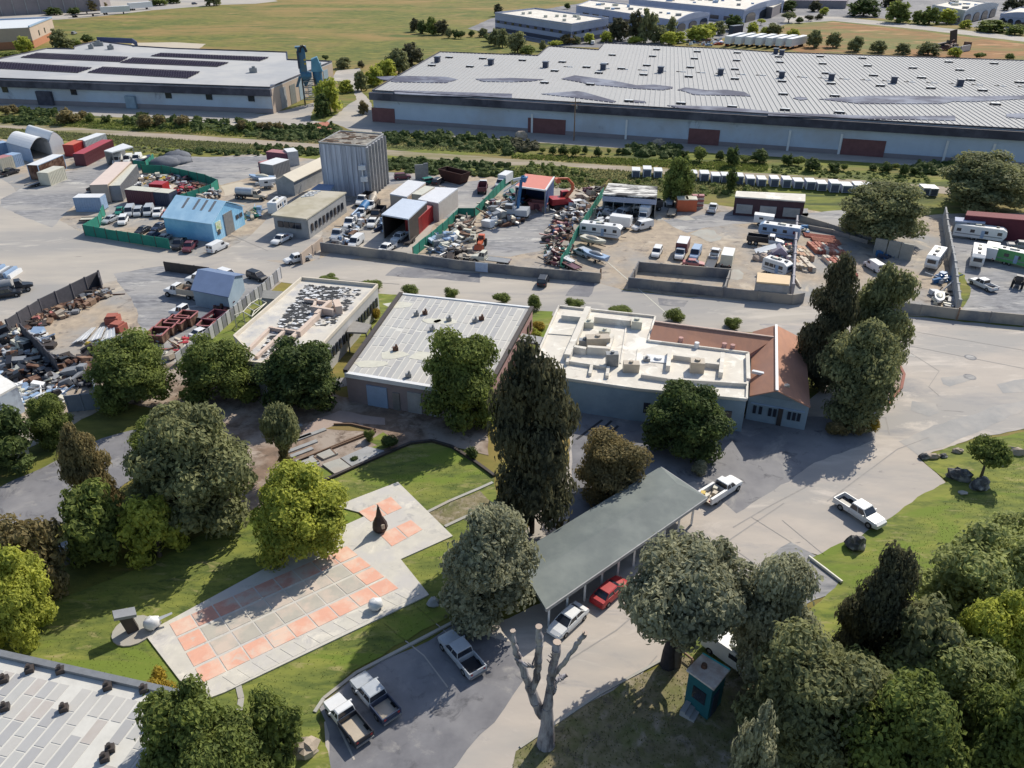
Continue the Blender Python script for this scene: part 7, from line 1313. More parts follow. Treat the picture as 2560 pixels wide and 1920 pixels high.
# ---------------------------------------------------------------- scrap
def scrap(zc, poly, n, smin, smax, hmax, mats, label, seed, name='scrap_heap'):
    rnd = random.Random(seed); P = [flat(g(zc, *p)) for p in poly]; c = ctr(P); L = [p - c for p in P]; b = MB()
    for _ in range(n):
        u, v = rnd.random(), rnd.random(); p = lerp4(L, u, v); k = 1 - max(abs(u - .5), abs(v - .5)) * 1.6; z = max(0, rnd.uniform(0, hmax * .8) * k); s = rnd.uniform(smin, smax) * .78; mi = rnd.randrange(len(mats)); r = rnd.random()
        if r < .55: b.rbox((p.x, p.y, z), s * rnd.uniform(.5, 1.6), s * rnd.uniform(.3, 1), s * rnd.uniform(.15, .8), rnd.uniform(0, 3.14), rnd.uniform(-.4, .4), mi)
        elif r < .8: a = rnd.uniform(0, 6.28); b.tube((p.x, p.y, z + .1), (p.x + math.cos(a) * s * 1.8, p.y + math.sin(a) * s * 1.8, z + rnd.uniform(0, s)), s * .09, n=5, mi=mi)
        else: b.blob((p.x, p.y, z + s * .2), s * .5, s * .4, s * .3, seed=rnd.randrange(999), rough=.4, seg=6, rings=4, mi=mi, sm=False)
    me = b.mesh(name, mats); return tag(link(name, me, None, c), label, 'scrap', None, 'stuff')
MIX = [RUST, WHITE, GREY, BLACK, BEIGE, SILVER]; RED = [MAROON, PINK, REDP, RUST, GREY]
scrap('E', [(1600, 740), (1930, 760), (1980, 560), (1560, 560)], 120, .5, 1.6, 1.2, [CREAM, BLACK, YELLOW, GREY, WHITE, BEIGE], 'pale and black scrap inside the green fenced scrap yard', 1)
scrap('E', [(1900, 620), (2200, 690), (2200, 600), (1960, 540)], 110, .4, 1.2, 1.0, [GREY, BLACK, MAROON, SILVER], 'dark scrap along the inner green fence', 2)
scrap('E', [(1920, 840), (2300, 830), (2330, 690), (2080, 680)], 150, .5, 1.6, 1.4, RED, 'dark red scrap heap behind the blue workshop', 3); scrap('F', [(180, 880), (660, 840), (700, 740), (380, 720)], 160, .4, 1.4, 1.2, MIX, 'mixed scrap behind the blue workshop', 4)
scrap('F', [(980, 1090), (1160, 1020), (1180, 940), (1000, 950)], 50, .4, 1.3, 1.2, [TEAL, LBLUE, BEIGE, GREEN], 'green and blue odds and ends right of the blue workshop', 5); scrap('F', [(1720, 1230), (1880, 1130), (1900, 1080), (1740, 1180)], 50, .4, 1.0, .8, MIX, 'junk along the windowed wall of the tan workshop', 6)
scrap('G', [(120, 1180), (420, 1190), (640, 850), (480, 780)], 160, .5, 1.5, 1.2, [GREY, WHITE, BLACK, LBLUE, RUST], 'equipment piled between the row of work trucks', 7); scrap('G', [(800, 1010), (950, 1010), (980, 850), (860, 850)], 22, .8, 1.6, 1.4, [LBLUE, DKBLUE], 'blue tarped goods at the mouth of the open shed', 8)
scrap('G', [(1760, 1120), (2130, 1130), (2130, 860), (1900, 830)], 90, 1, 2.3, 2.0, [BEIGE, DMETAL, RUST, CREAM], 'stack of brown bins in the corner of the excavator yard', 9); scrap('G', [(1500, 1280), (1950, 1300), (1950, 1050), (1600, 1050)], 60, 1, 2.4, 1.6, [WHITE, LBLUE, CREAM, METAL], 'white sheeted machinery beside the green fence', 10)
scrap('G', [(1720, 1400), (2150, 1400), (2100, 1250), (1760, 1240)], 45, .8, 2, 1.2, [DMETAL, BLACK, BEIGE], 'dark skips along the block fence', 11)
scrap('H', [(350, 930), (850, 900), (800, 620), (380, 620)], 260, .6, 2.0, 2.4, [RUST, BEIGE, CREAM, DMETAL, MAROON, WHITE, GREY], 'large heap of rusty scrap around the blue excavator', 12)
scrap('H', [(1190, 1180), (1520, 1180), (1560, 900), (1260, 900)], 240, .5, 1.6, 2.0, [RUST, RUST, PINK, DMETAL, BLUE, BEIGE, MAROON], 'rusty red scrap line beside the green fence, middle', 13); scrap('H', [(1200, 1460), (1480, 1500), (1540, 1200), (1190, 1200)], 160, .5, 1.5, 1.5, [RUST, TEAL, DMETAL, BEIGE, SILVER, MAROON], 'scrap line near the block fence with green pieces', 14)
scrap('H', [(1330, 880), (1680, 880), (1860, 640), (1420, 660)], 200, .5, 1.7, 1.6, [SILVER, BEIGE, DMETAL, WHITE, RUST, GREY], 'grey and tan scrap at the far end of the scrap line', 15); scrap('H', [(1640, 580), (1900, 560), (1980, 430), (1740, 430)], 90, .6, 2, 1.4, [RUST, MAROON, DMETAL, BEIGE], 'brown scrap left of the patchy roof', 16)
scrap('H', [(620, 620), (950, 660), (900, 500), (640, 480)], 60, .6, 1.8, 1.6, [MAROON, TEAL, DMETAL, BLUE], 'dark machinery at the mouth of the red roofed shed', 17); scrap('H', [(1000, 710), (1190, 715), (1190, 660), (1000, 650)], 16, 1.2, 2, .8, [PINK, MAROON, BEIGE], 'pinkish skip load before the red roofed shed', 18)
scrap('H', [(1850, 900), (2212, 920), (2212, 700), (1950, 680)], 130, .5, 1.5, 1.2, [BLACK, BEIGE, GREY, WHITE, MAROON], 'scrap behind the motorhome', 19)
scrap('I', [(0, 680), (400, 740), (400, 590), (0, 560)], 120, .5, 1.4, 1.1, MIX, 'scrap under the front of the patchy roof', 20)
scrap('I', [(1830, 1150), (2200, 1180), (2212, 1010), (1850, 1010)], 80, .5, 1.5, .9, [GREY, BLACK, WHITE, BEIGE, REDP], 'odds and ends around the pale tent', 21)
scrap('J', [(1450, 1170), (1610, 1180), (1600, 1030), (1450, 1030)], 40, .6, 1.6, .8, [CREAM, GREY, BLACK, SILVER], 'pale stacked frames along the leaning fence', 22); scrap('J', [(1460, 970), (1580, 960), (1570, 900), (1490, 900)], 34, .6, 1.4, .6, [BLUE, LBLUE, BLUE, SILVER], 'crumpled blue tarpaulin along the leaning fence', 23, 'tarpaulin_heap'); scrap('J', [(310, 560), (400, 560), (390, 510), (320, 510)], 20, .4, 1.2, .6, [BLUE, CREAM], 'blue and white sheeting at the top of the tile yard', 24, 'tarpaulin_heap'); scrap('J', [(980, 750), (1140, 780), (1140, 730), (990, 720)], 14, .6, 1.5, .3, [BLUE, DKBLUE], 'blue tarpaulin in the shade of the block panels', 25, 'tarpaulin_heap')
scrap('K', [(640, 860), (1300, 560), (1240, 440), (620, 740)], 130, .4, 1.5, .7, [RUST, BEIGE, DMETAL, GREY, WOOD], 'boards and rusty debris along the dark road fence', 26); scrap('K', [(380, 920), (620, 860), (620, 720), (420, 780)], 34, .5, 1.5, 1.2, [RUST, DMETAL, PINK, WOOD], 'red and brown junk against the dark road fence', 27)
scrap('K', [(-60, 1250), (420, 1250), (380, 980), (-60, 920)], 130, .6, 2.0, 1.4, [GREY, SILVER, DMETAL, BLACK, CREAM, RUST], 'vehicle wreckage at the left edge of the junk yard', 28); scrap('K', [(60, 1560), (760, 1620), (720, 1330), (60, 1280)], 150, .5, 1.9, 1.3, [DMETAL, BLACK, GREY, CREAM, BLACK, RUST], 'dark wreckage in the lower junk yard', 29)
scrap('K', [(700, 1620), (1120, 1620), (1150, 1280), (740, 1290)], 140, .5, 1.8, 1.5, [BLACK, DMETAL, BLACK, GREY, RUST], 'dark wreckage at the foot of the left tree', 30); scrap('K', [(380, 1160), (620, 1150), (600, 1030), (380, 1000)], 26, .8, 2, 1.0, [SILVER, LBLUE, DMETAL, WHITE], 'grey hull and sheeting left of the white panel stack', 31)
scrap('R', [(100, 330), (480, 290), (420, 140), (130, 180)], 110, .5, 1.6, 1.0, [CREAM, WHITE, GREY, DMETAL, LBLUE], 'pale timber and junk right of the bright white shed roof', 32); scrap('K', [(1000, 1280), (1100, 1250), (1100, 1120), (960, 1130)], 22, .5, 1.4, .9, [YELLOW, CREAM, GREY, DMETAL], 'yellow and grey machine parts below the white panel stack', 33)
scrap('L', [(260, 1300), (430, 1240), (620, 1020), (380, 1080)], 60, .4, 1.4, .5, [BEIGE, WOOD, CREAM, REDP], 'loose boards below the rusty skips', 34); scrap('L', [(780, 800), (960, 790), (1000, 700), (820, 700)], 50, .4, 1.3, 1.0, [RUST, DMETAL, MAROON], 'rusty heap behind the blue-grey shed', 35)
scrap('C', [(1500, 400), (1860, 395), (1850, 350), (1550, 360)], 60, .8, 2.5, 1.2, [ORANGE, WHITE, GREY, RUST, LBLUE], 'stored goods on the far lot behind the warehouse', 36)
scrap('F', [(1090, 680), (1340, 690), (1340, 620), (1100, 600)], 40, .5, 1.3, 1.0, [WHITE, SILVER, GREY], 'white drums and shells below the purple containers', 37); scrap('R', [(-100, 230), (60, 190), (0, 100), (-100, 120)], 30, .5, 1.5, 1, [WHITE, LBLUE], 'white junk at the left edge by the bright white roof', 38)
# gravel piles
for i, (x, y, w, h) in enumerate(((1900, 425, 3.5, 1.7), (2050, 345, 3.2, 1.6), (1990, 390, 4.2, 1.2))):
    P = flat(g('E', x, y)); b = MB(); b.blob((0, 0, 0), w, w * .8, h, seed=i, rough=.12, seg=14, rings=8, zmin=-.02); solo('gravel_pile', b, mat('dark_gravel', (.15, .16, .19), (.09, .1, .12), scale=2, bump=.6), 'dark gravel heap by the green fence, %s' % ['nearest', 'farthest', 'lowest and widest in the middle'][i], 'gravel heap', P, kind='stuff')
# white sheets stack, skips, props
Q5 = [flat(g('K', *p)) for p in ((830, 1130), (1340, 1090), (1330, 940), (1050, 960))]; c = ctr(Q5); t = thing('panel_stack', 'stack of curled white panels on the bare ground of the fenced lot', 'panel stack', c)
for i in range(9):
    Lq = [p - c for p in Q5]; u0, u1 = i / 9 - .02, (i + 1) / 9 + .015; z = .3 + .12 * (i % 3); m = MB()
    A_, B_, C_, D_ = lerp4(Lq, u0, .0 + .06 * (i % 2)), lerp4(Lq, u1, .04), lerp4(Lq, u1, .96 - .08 * (i % 3)), lerp4(Lq, u0, 1.0)
    m.add([flat(A_, z), flat(B_, z + .28), flat(C_, z + .34), flat(D_, z + .05), flat(A_, z - .07), flat(B_, z + .21), flat(C_, z + .27), flat(D_, z - .02)], [(0, 1, 2, 3), (7, 6, 5, 4), (0, 4, 5, 1), (1, 5, 6, 2), (2, 6, 7, 3), (3, 7, 4, 0)]); part(t, 'panel', m, WHITE)
b = MB(); b.loft([[(-1.8, -.1, 0), (-1.8, .35, .5), (1.8, .35, .5), (1.8, -.1, 0)], [(-1.8, .3, 0), (-1.8, .7, .25), (1.8, .7, .25), (1.8, .3, 0)]]); P = flat(g('K', 1240, 1110)); solo('gutter_section', b, LBLUE, 'pale grey channel lying below the white panel stack', 'metal channel', P, R(25))
for i, (x, y, r) in enumerate(((1310, 860, 10), (1370, 950, -15))): b = MB(); b.rbox((0, 0, 0), 1.7, 1.6, .9, R(r)); b.rbox((0, 0, .9), 1.3, 1.2, .25, R(r)); solo('brick_pallet', b, TC[3], ['dark red block pile above the white panel stack', 'dark red block pile at the right of the white panel stack'][i], 'brick pile', flat(g('K', x, y)))
def skip(zc, x, y, x2, y2, L, w, h, m, label, fill=None):
    P, Q_ = flat(g(zc, x, y)), flat(g(zc, x2, y2)); t = thing('rusty_skip', label, 'skip', P, math.atan2(Q_.y - P.y, Q_.x - P.x)); b = MB(); s = .75
    b.loft([[(-L / 2 * s, -w / 2 * .9, 0.1), (L / 2 * s, -w / 2 * .9, 0.1), (L / 2 * s, w / 2 * .9, 0.1), (-L / 2 * s, w / 2 * .9, 0.1)], [(-L / 2, -w / 2, h), (L / 2, -w / 2, h), (L / 2, w / 2, h), (-L / 2, w / 2, h)]], caps=False)
    b.add([(-L / 2 * .8, -w / 2 * .85, .25), (L / 2 * .8, -w / 2 * .85, .25), (L / 2 * .8, w / 2 * .85, .25), (-L / 2 * .8, w / 2 * .85, .25)], [(0, 1, 2, 3)]); part(t, 'shell', b, m)
    b = MB()
    for a_, c_ in (((-L / 2, -w / 2), (L / 2, -w / 2)), ((L / 2, -w / 2), (L / 2, w / 2)), ((L / 2, w / 2), (-L / 2, w / 2)), ((-L / 2, w / 2), (-L / 2, -w / 2))): b.beam((*a_, h), (*c_, h), .14, .12)
    part(t, 'rim', b, PINK if m is RUST else m)
    if fill: b = MB(); b.blob((0, 0, .4), L * .38, w * .38, .5, seed=4, rough=.4, sm=False); part(t, 'load', b, fill)
    return t
skip('L', 180, 1070, 250, 1000, 2.4, 2.2, 1.3, RUST, 'rusty skip with grey load, nearest of the row', GREY); skip('L', 290, 980, 360, 910, 2.4, 2.3, 1.3, RUST, 'rusty skip second in the row'); skip('L', 400, 930, 470, 870, 2.4, 2.3, 1.3, RUST, 'rusty skip third in the row', BEIGE); skip('L', 510, 880, 580, 820, 2.2, 2.2, 1.4, RUST, 'rusty skip fourth in the row by the flatbed truck')
skip('L', 830, 870, 900, 820, 3, 2, 1.2, MAROON, 'dark skip against the corrugated fence'); skip('G', 1860, 300, 1980, 330, 6.5, 2.6, 2.2, mat('dark_rust', (.07, .025, .02), (.04, .02, .018)), 'large dark brown skip at the scrub edge'); skip('H', 1090, 680, 1190, 690, 3.6, 2, 1.3, PINK, 'pinkish skip before the red roofed shed')
skip('L', 740, 950, 790, 900, 2, 1.8, 1.1, RUST, 'small rusty skip beside the small white vehicle')
b = MB(); b.beam((0, 0, 0), (2.2, .6, 0), .3, 3.0); b.rbox((2.2, .6, 0), .9, .3, 3.2, .4); solo('upright_panel', b, METAL, 'grey upright panel at the scrub edge right of the silo', 'panel', flat(g('G', 1320, 270)))
for i, (x, y) in enumerate(((945, 600), (1045, 600))):
    t = thing('liquid_tank', 'orange square tank %s of the pair below the tile pallets' % ['left', 'right'][i], 'tank', flat(g('I', x, y)), R(-5)); b = MB(); b.box(-1.0, 1.0, 0, 2.2, .1, 2.2); part(t, 'body', b, ORANGE); b = MB(); b.box(-1.0, 1.0, 0, 2.2, 2.2, 2.35); part(t, 'lid', b, CREAM)
for i, x in enumerate((945, 1010, 1090, 1150)):
    t = thing('striped_pallet_stack', 'tall stack of red and white pallets behind the orange tanks, %s from the left' % ORD[i], 'pallet stack', flat(g('I', x, 560 if i > 1 else 520)), R(-5))
    for k in range(6): b = MB(); b.box(-.6, .6, 0, 1.0, k * .42, k * .42 + .34); part(t, 'pallet', b, [CREAM, PINK][k % 2])
b = MB(); b.box(-1.3, 1.3, 0, 2, 0, .01); 
def tent(zc, x, y, m, label, w=2.2, h=1.9):
    P = flat(g(zc, x, y)); t = thing('tent', label, 'tent', P, R(-10)); b = MB(); b.loft([[(-w, 0, 0), (0, 0, h), (w, 0, 0)], [(-w * .9, 2.6, 0), (0, 2.6, h * .9), (w * .9, 2.6, 0)]]); part(t, 'canopy', b, m); b = MB(); b.add([(-w * 1.6, .3, .5), (-w * .3, 0, h * .95), (-w * .3, 2, h * .95), (-w * 1.7, 2.2, .6)], [(0, 1, 2, 3)]); part(t, 'fly_sheet', b, WHITE); return t
tent('I', 2065, 1140, paint('lilac', (.38, .36, .45)), 'lilac tent in the corner of the right lot'); b = MB(); b.blob((0, 0, .5), .8, .6, .7, seed=2, zmin=0); solo('red_bundle', b, REDP, 'red bundle in front of the lilac tent', 'bundle', flat(g('I', 2005, 1190)))
b = MB(); b.blob((0, 0, .4), 1.2, .9, .7, seed=8, zmin=0, rough=.4, sm=False); solo('rubble_pile', b, M_BEIGE, 'small tan rubble heap left of the lilac tent', 'rubble', flat(g('I', 1850, 1150)))
for pts, z in ((((1030, 855), (1140, 805), (1240, 800), (1320, 815), (1340, 850), (1405, 890), (1390, 920), (1280, 948), (1230, 935), (1150, 890)), .034), (((1490, 1300), (1540, 1262), (1600, 1265), (1655, 1310), (1640, 1370), (1580, 1385), (1500, 1370)), .034), (((620, 680), (680, 630), (740, 690), (680, 700)), .034), (((880, 680), (1000, 640), (1100, 690), (980, 700)), .034)):
    sheet('pale_dust_patch', z, zz('I', *pts), CONC)
b = MB(); p0, p1, p2 = g('I', 10, 1110), g('I', 310, 1360), g('N', 1170, 280); b.beam(flat(p0, .036), flat(p2, .036), .14, .004); tag(link('painted_line', b.mesh('painted_line', CREAM)), kind='structure')
# sign on the block fence
P = flat(g('H', 215, 1556)); Q_ = flat(g('H', 385, 1572)); b = MB(); b.beam((0, -.2, .3), Q_ - P + Vector((0, -.2, 0.3)), .06, 1.4); solo('yard_sign', b, mat('blurred_print', (.4, .5, .62), (.3, .36, .5), scale=3), 'pale blue sign hung on the road fence', 'sign', P)
# excavators
P = flat(g('H', 770, 815)); t = thing('blue_excavator', 'pale crane excavator with a tall blue boom raised over the red roof', 'excavator', P, R(165)); hb = hgt(P, px('H', 0, 225)[1]); excav(t, WHITE, SILVER, 0, [(-.3, -.2, 1.8), (-1.0, -.2, hb * .97), (-1.6, -.2, hb)], BLUE)
b = MB(); b.tube((-1.5, -.2, hb - .3), (2.2, -.2, hb * .62), .13, n=6); b.tube((-1.9, -.2, hb - .1), (.5, -.2, hb * .9), .3, n=5); part(t, 'arm_cable', b, WHITE)
P = flat(g('H', 1400, 660)); t = thing('orange_excavator', 'orange excavator with an arched boom right of the red roofed shed', 'excavator', P, R(20)); excav(t, ORANGE, REDP, 0, [(.5, -.2, 1.6), (2.0, -.2, 3.2), (2.1, -.2, 4.2), (1.0, -.2, 5.4), (-.9, -.2, 5.6)], ORANGE)
# utility poles
def pole(zc, x, y, yt, label, arm=True):
    P = flat(g(zc, x, y)); h = hgt(P, px(zc, 0, yt)[1]); t = thing('utility_pole', label, 'pole', P); b = MB(); b.tube((0, 0, 0), (0, 0, h), .17, .11); part(t, 'shaft', b, WOOD)
    if arm: b = MB(); b.box(-1.3, 1.3, -.07, .07, h - .9, h - .75); b.box(-.9, .9, -.06, .06, h - 1.6, h - 1.48); part(t, 'crossarm', b, WOOD); b = MB(); b.tube((.35, 0, h - 2.4), (.35, 0, h - 1.7), .2, n=8); part(t, 'transformer', b, METAL)
    for s in (-1.2, -.6, .6, 1.2):
        if arm: b = MB(); b.tube((s, 0, h - .75), (s, 0, h - .55), .06, n=6); part(t, 'insulator', b, WHITE)
pole('C', 535, 1215, 850, 'brown utility pole standing before the wall of the larger warehouse'); pole('D', 2075, 1365, 1090, 'utility pole with guy wires before the right part of the larger warehouse')
pole('Q', 1692, 245, 150, 'short grey post standing at the road fence, right', False); pole('H', 1940, 1640, 1500, 'pale gate post at the end of the road fence', False); pole('E', 2030, 0, 0, 'x') if 0 else None
# play frame on the long lawn
t = thing('pipe_frame', 'cream pipe climbing frame on the long narrow lawn', 'frame', flat(g('L', 1220, 800))); c = t.location.copy(); hh = 1.9
nodes = {k: flat(g('L', *v, hh) - c, hh) for k, v in dict(a=(1140, 735), b=(1225, 640), c=(1320, 585), d=(1410, 630), e=(1345, 675), f=(1250, 630), g=(1270, 725), h=(1240, 790), i=(1040, 775), j=(1190, 685)).items()}
for u, v in ('ab', 'bc', 'cd', 'de', 'ef', 'eg', 'gj', 'gh', 'ha', 'ia', 'hd'):
    b = MB(); b.tube(nodes[u], nodes[v], .07, n=6); part(t, 'rail', b, CREAM)
for k in 'acdhi': b = MB(); b.tube(nodes[k], flat(nodes[k]), .07, n=6); part(t, 'upright', b, CREAM)
# ---------------------------------------------------------------- garden items
def rock(zc, x, y, w, d, h, m, label, seed=1, rot=0): b = MB(); b.blob((0, 0, h * .3), w, d, h * .8, seed=seed, rough=.22, seg=9, rings=6, sm=False, zmin=-.02); return solo('boulder', b, m, label, 'boulder', flat(g(zc, x, y), .04), R(rot))
RK = mat('dark_rock', (.1, .1, .105), (.045, .045, .05), scale=2, bump=.6, c3=(.3, .3, .28), scale3=1.2); RT = mat('tan_rock', (.42, .35, .28), (.3, .25, .2), scale=2, bump=.5)
rock('Q', 1705, 1465, 1.15, .65, 1.0, RK, 'dark boulder on the right lawn, left of the pair below the young tree', 1, -25); rock('Q', 1865, 1530, 1.1, .7, 1.0, RK, 'dark boulder on the right lawn, right of the pair below the young tree', 2, 20)
rock('Q', 1440, 1310, .5, .35, .5, RK, 'small dark rock at the corner of the right lawn', 3); rock('Q', 1510, 1305, .7, .35, .45, RT, 'small tan rock at the corner of the right lawn', 4); rock('Q', 1590, 1300, .4, .3, .35, RK, 'third small rock at the corner of the right lawn', 5); rock('Q', 1700, 1262, .6, .3, .4, RT, 'tan rock behind the young tree on the right lawn', 6)
rock('Q', 2145, 1272, 1.1, .5, .6, RT, 'large flat tan rock at the upper right of the right lawn', 7, -15); rock('Q', 2015, 1325, .7, .3, .35, RT, 'flat pale rock right of the young tree', 8, -20); rock('Q', 2045, 1370, .5, .25, .25, RT, 'small pale rock below the flat pale one', 9); rock('Q', 1740, 1580, .5, .3, .2, CONC, 'pale stone below the pair of dark boulders', 10)
rock('U', 1040, 465, .9, .8, 1.1, RK, 'dark boulder on the lawn below the white crew cab pickup', 11); rock('V', 1690, 880, .95, .8, .8, RT, 'tan boulder at the near corner of the parking lot', 12); rock('U', 2140, 330, 1.2, .5, .5, RT, 'sandy rock at the edge of the lower right wood', 13); rock('U', 1850, 410, .6, .4, .4, RT, 'small sandy rock at the edge of the lower right wood', 14); rock('S', 1890, 1000, .5, .4, .6, M_MOSS, 'grey stone beside the right corner of the patio', 15)
# monument (pointed dark stone) on the patio
P = flat(g('S', 1525, 500), .18); h = hgt(flat(P), px('S', 0, 318)[1]); t = thing('pointed_sculpture', 'dark pointed sculpture standing on the patio between the two orange panels', 'sculpture', P, .3)
b = MB(); b.loft([[(math.cos(a) * r * .95, math.sin(a) * r * .8, z) for a in [i * 6.283 / 9 for i in range(9)]] for r, z in ((.5, 0), (.72, h * .12), (.66, h * .3), (.42, h * .48), (.3, h * .55), (.12, h * .85), (.02, h))]); part(t, 'body', b, mat('bronze_dark', (.06, .035, .03), (.025, .02, .02), scale=3, rough=.5)); b = MB(); b.loft([[(.2 + math.cos(a) * .16, -.5 + math.sin(a) * .06, z) for a in [i * 6.283 / 8 for i in range(8)]] for z in (h * .2, h * .35)]); part(t, 'pale_mark', b, BEIGE)
def urn(zc, x, y, m, label, s=1.0, arm=False):
    P = flat(g(zc, x, y), .17); t = thing('garden_boulder', label, 'stone ornament', P, .5); b = MB(); b.blob((0, 0, .45 * s), .62 * s, .5 * s, .5 * s, seed=5, rough=.12, seg=12, rings=8); part(t, 'bowl', b, m)
    b = MB(); b.tube((0, 0, 0), (0, 0, .25 * s), .35 * s, .45 * s, n=10); part(t, 'foot', b, DKBLUE)
    if arm: b = MB(); b.loft([[(.3, -.2, .6), (.3, .2, .6), (.3, 0, .8)], [(1.5, -.1, .75), (1.5, .1, .75), (1.5, 0, .85)]]); part(t, 'spout', b, m)
urn('V', 2080, 100, WHITE, 'white rounded stone bowl on the near edge of the patio'); urn('V', 850, 205, WHITE, 'white stone bowl with a pointed arm at the left corner of the patio', 1.05, True)
P = flat(g('V', 740, 220), .05); t = thing('garden_monument', 'dark leaning monument with a grey cap on a round pale base left of the patio', 'monument', P, R(20)); b = MB(); b.tube((0, 0, 0), (0, 0, .12), 1.5, n=18); part(t, 'base', b, CONC); b = MB(); b.rbox((0, 0, .12), .8, .5, 1.7, .2, .15); part(t, 'shaft', b, DMETAL); b = MB(); b.rbox((-.25, 0, 1.75), 1.5, .9, .25, .2, -.25); part(t, 'cap', b, GREY)
# garden slabs
for i, (q, m, l) in enumerate(((((680, 1340), (765, 1405), (890, 1360), (800, 1300)), CONC, 'largest pale slab on the garden ground'), (((640, 1275), (690, 1305), (790, 1265), (735, 1235)), CONC, 'upper pale slab on the garden ground'), (((540, 1325), (575, 1355), (650, 1320), (620, 1290)), CONC, 'left pale slab on the garden ground'), (((810, 1300), (890, 1360), (1110, 1250), (990, 1220)), M_MOSS, 'grey planted slab beside the largest pale slab'))):
    L4 = [flat(g('M', *p)) for p in q]; c = ctr(L4); b = MB(); b.prism([p - c for p in L4], .04, .22 + .02 * i); solo('garden_slab', b, m, l, 'slab', c)
b = MB()
for pts in (((740, 1235), (775, 1270)), ((620, 1290), (655, 1320)), ((810, 1298), (895, 1362)), ((880, 1060), (1050, 1100)), ((760, 1060), (880, 1060)), ((1050, 1110), (740, 1230)), ((520, 1310), (1050, 1095)), ((890, 1360), (1290, 1185))):
    b.beam(flat(g('M', *pts[0]), .04), flat(g('M', *pts[1]), .04), .14, .22)
tag(link('garden_edging', b.mesh('garden_edging', mat('brown_edging', (.2, .13, .09)))), kind='structure')
sheet('garden_bed', .048, zz('M', (760, 1065), (880, 1062), (1050, 1105), (880, 1100), (700, 1085)), M_STRIP); sheet('garden_bed', .048, zz('M', (870, 1260), (1000, 1220), (1060, 1200), (1000, 1170), (1100, 1110), (1200, 1190), (900, 1290)), M_LAWN); sheet('garden_path', .05, zz('M', (600, 1040), (800, 960), (1110, 1010), (1115, 1060), (830, 1040), (620, 1110), (520, 1170), (560, 1080)), mat('pink_paving', (.4, .31, .27)))
for i in range(8):
    P = g('M', random.uniform(330, 560), random.uniform(1130, 1420)); b = MB(); a = R(20); b.beam((0, 0, 0), (3.2 * math.cos(a), 3.2 * math.sin(a), 0), .5, .12); tag(solo('garden_step', b, M_MOSS, 'long low garden step of grey stone under the trees, %s from the lawn side' % ORD[i], 'step', flat(P, .04), R(18), 'steps on the garden ground'))
# timber log and barrier
b = MB(); b.tube(flat(g('U', 722, 540), .16), flat(g('U', 952, 716), .16), .14, n=8); solo('timber_kerb', b, CREAM, 'pale timber rail lying along the lawn edge by the grey patch', 'rail')
b = MB(); b.tube(flat(g('T', 1590, 1105), .5), flat(g('T', 1680, 1175), .5), .09, n=6); b.tube(flat(g('T', 1590, 1105)), flat(g('T', 1590, 1105), .5), .09, n=6); b.tube(flat(g('T', 1680, 1175)), flat(g('T', 1680, 1175), .5), .09, n=6); solo('timber_rail', b, WOOD, 'low timber rail running to the teal booth', 'rail')
# bare pollarded tree
P = flat(g('T', 840, 1640)); t = thing('bare_tree', 'bare pollarded grey tree with cut limbs at the bottom centre', 'tree', P); ht = hgt(P, px('T', 0, 945)[1]); GB = mat('grey_bark', (.46, .44, .45), (.2, .19, .21), scale=2.2, rough=.95, bump=.6, c3=(.1, .09, .1), scale3=.9, stretch=(2, 2, .5))
b = MB(); b.tube((0, 0, 0), (.05, 0, ht * .16), .62, .45, n=12); b.tube((.05, 0, ht * .16), (0, 0, ht * .34), .45, .36, n=10); part(t, 'trunk', b, GB)
def limb(pts, rr):
    b = MB()
    fine = []
    for (p, q), (r0, r1) in zip(zip(pts[:-1], pts[1:]), zip(rr[:-1], rr[1:])):
        for k in range(5): fine.append((Vector(p).lerp(Vector(q), k / 5) + Vector((random.uniform(-.07, .07), random.uniform(-.07, .07), 0)) * (k > 0), (r0 + (r1 - r0) * k / 5) * random.uniform(.78, 1.12)))
    fine.append((Vector(pts[-1]), rr[-1] * .8))
    for (p, r0), (q, r1) in zip(fine[:-1], fine[1:]): b.tube(p, q, r0 * .88, r1 * .88, n=7)
    part(t, 'limb', b, GB); n_ = Vector(pts[-1]) - Vector(pts[-2]); n_.normalize(); b = MB(); b.tube(Vector(pts[-1]), Vector(pts[-1]) + n_ * .03, rr[-1] * .85, n=9); part(t, 'cut_face', b, M_BEIGE)
    for k in range(3): s0 = Vector(pts[-2]).lerp(Vector(pts[-1]), random.uniform(.1, .9)); b = MB(); b.tube(s0, s0 + Vector((random.uniform(-.5, .5), random.uniform(-.4, .4), random.uniform(.2, .7))), .07, .03, n=5); part(t, 'stub', b, GB)
def at(x, y, dy=0):   # a place on the tree, dy metres behind its foot, seen at that point
    a = (px('T', x, y)[0] - 1280) / FPX; bb = (960 - px('T', x, y)[1]) / FPX; d = Vector((a, CT + bb * ST, -ST + bb * CT)); k = (P.y + dy) / d.y; return Vector((0, 0, HCAM)) + d * k - P
limb([at(825, 1480), at(760, 1330, .2), at(715, 1210, .3), at(665, 1110, .4), at(650, 985, .5)], [.42, .33, .28, .22, .2]); limb([at(760, 1330, .2), at(800, 1200, -.3), at(800, 1080, -.5), at(800, 960, -.6)], [.3, .26, .26, .24]); limb([at(835, 1480), at(860, 1330, 0), at(880, 1210, .1), at(905, 1050, .2)], [.38, .36, .34, .3]); limb([at(860, 1380), at(900, 1270, .6), at(960, 1240, .8)], [.22, .2, .16]); limb([at(880, 1260, .1), at(960, 1150, -.6), at(1010, 1080, -.8), at(1065, 995, -1)], [.2, .17, .18, .2]); limb([at(665, 1140, .4), at(740, 1190, -.2), at(775, 1190, -.4)], [.15, .13, .1])
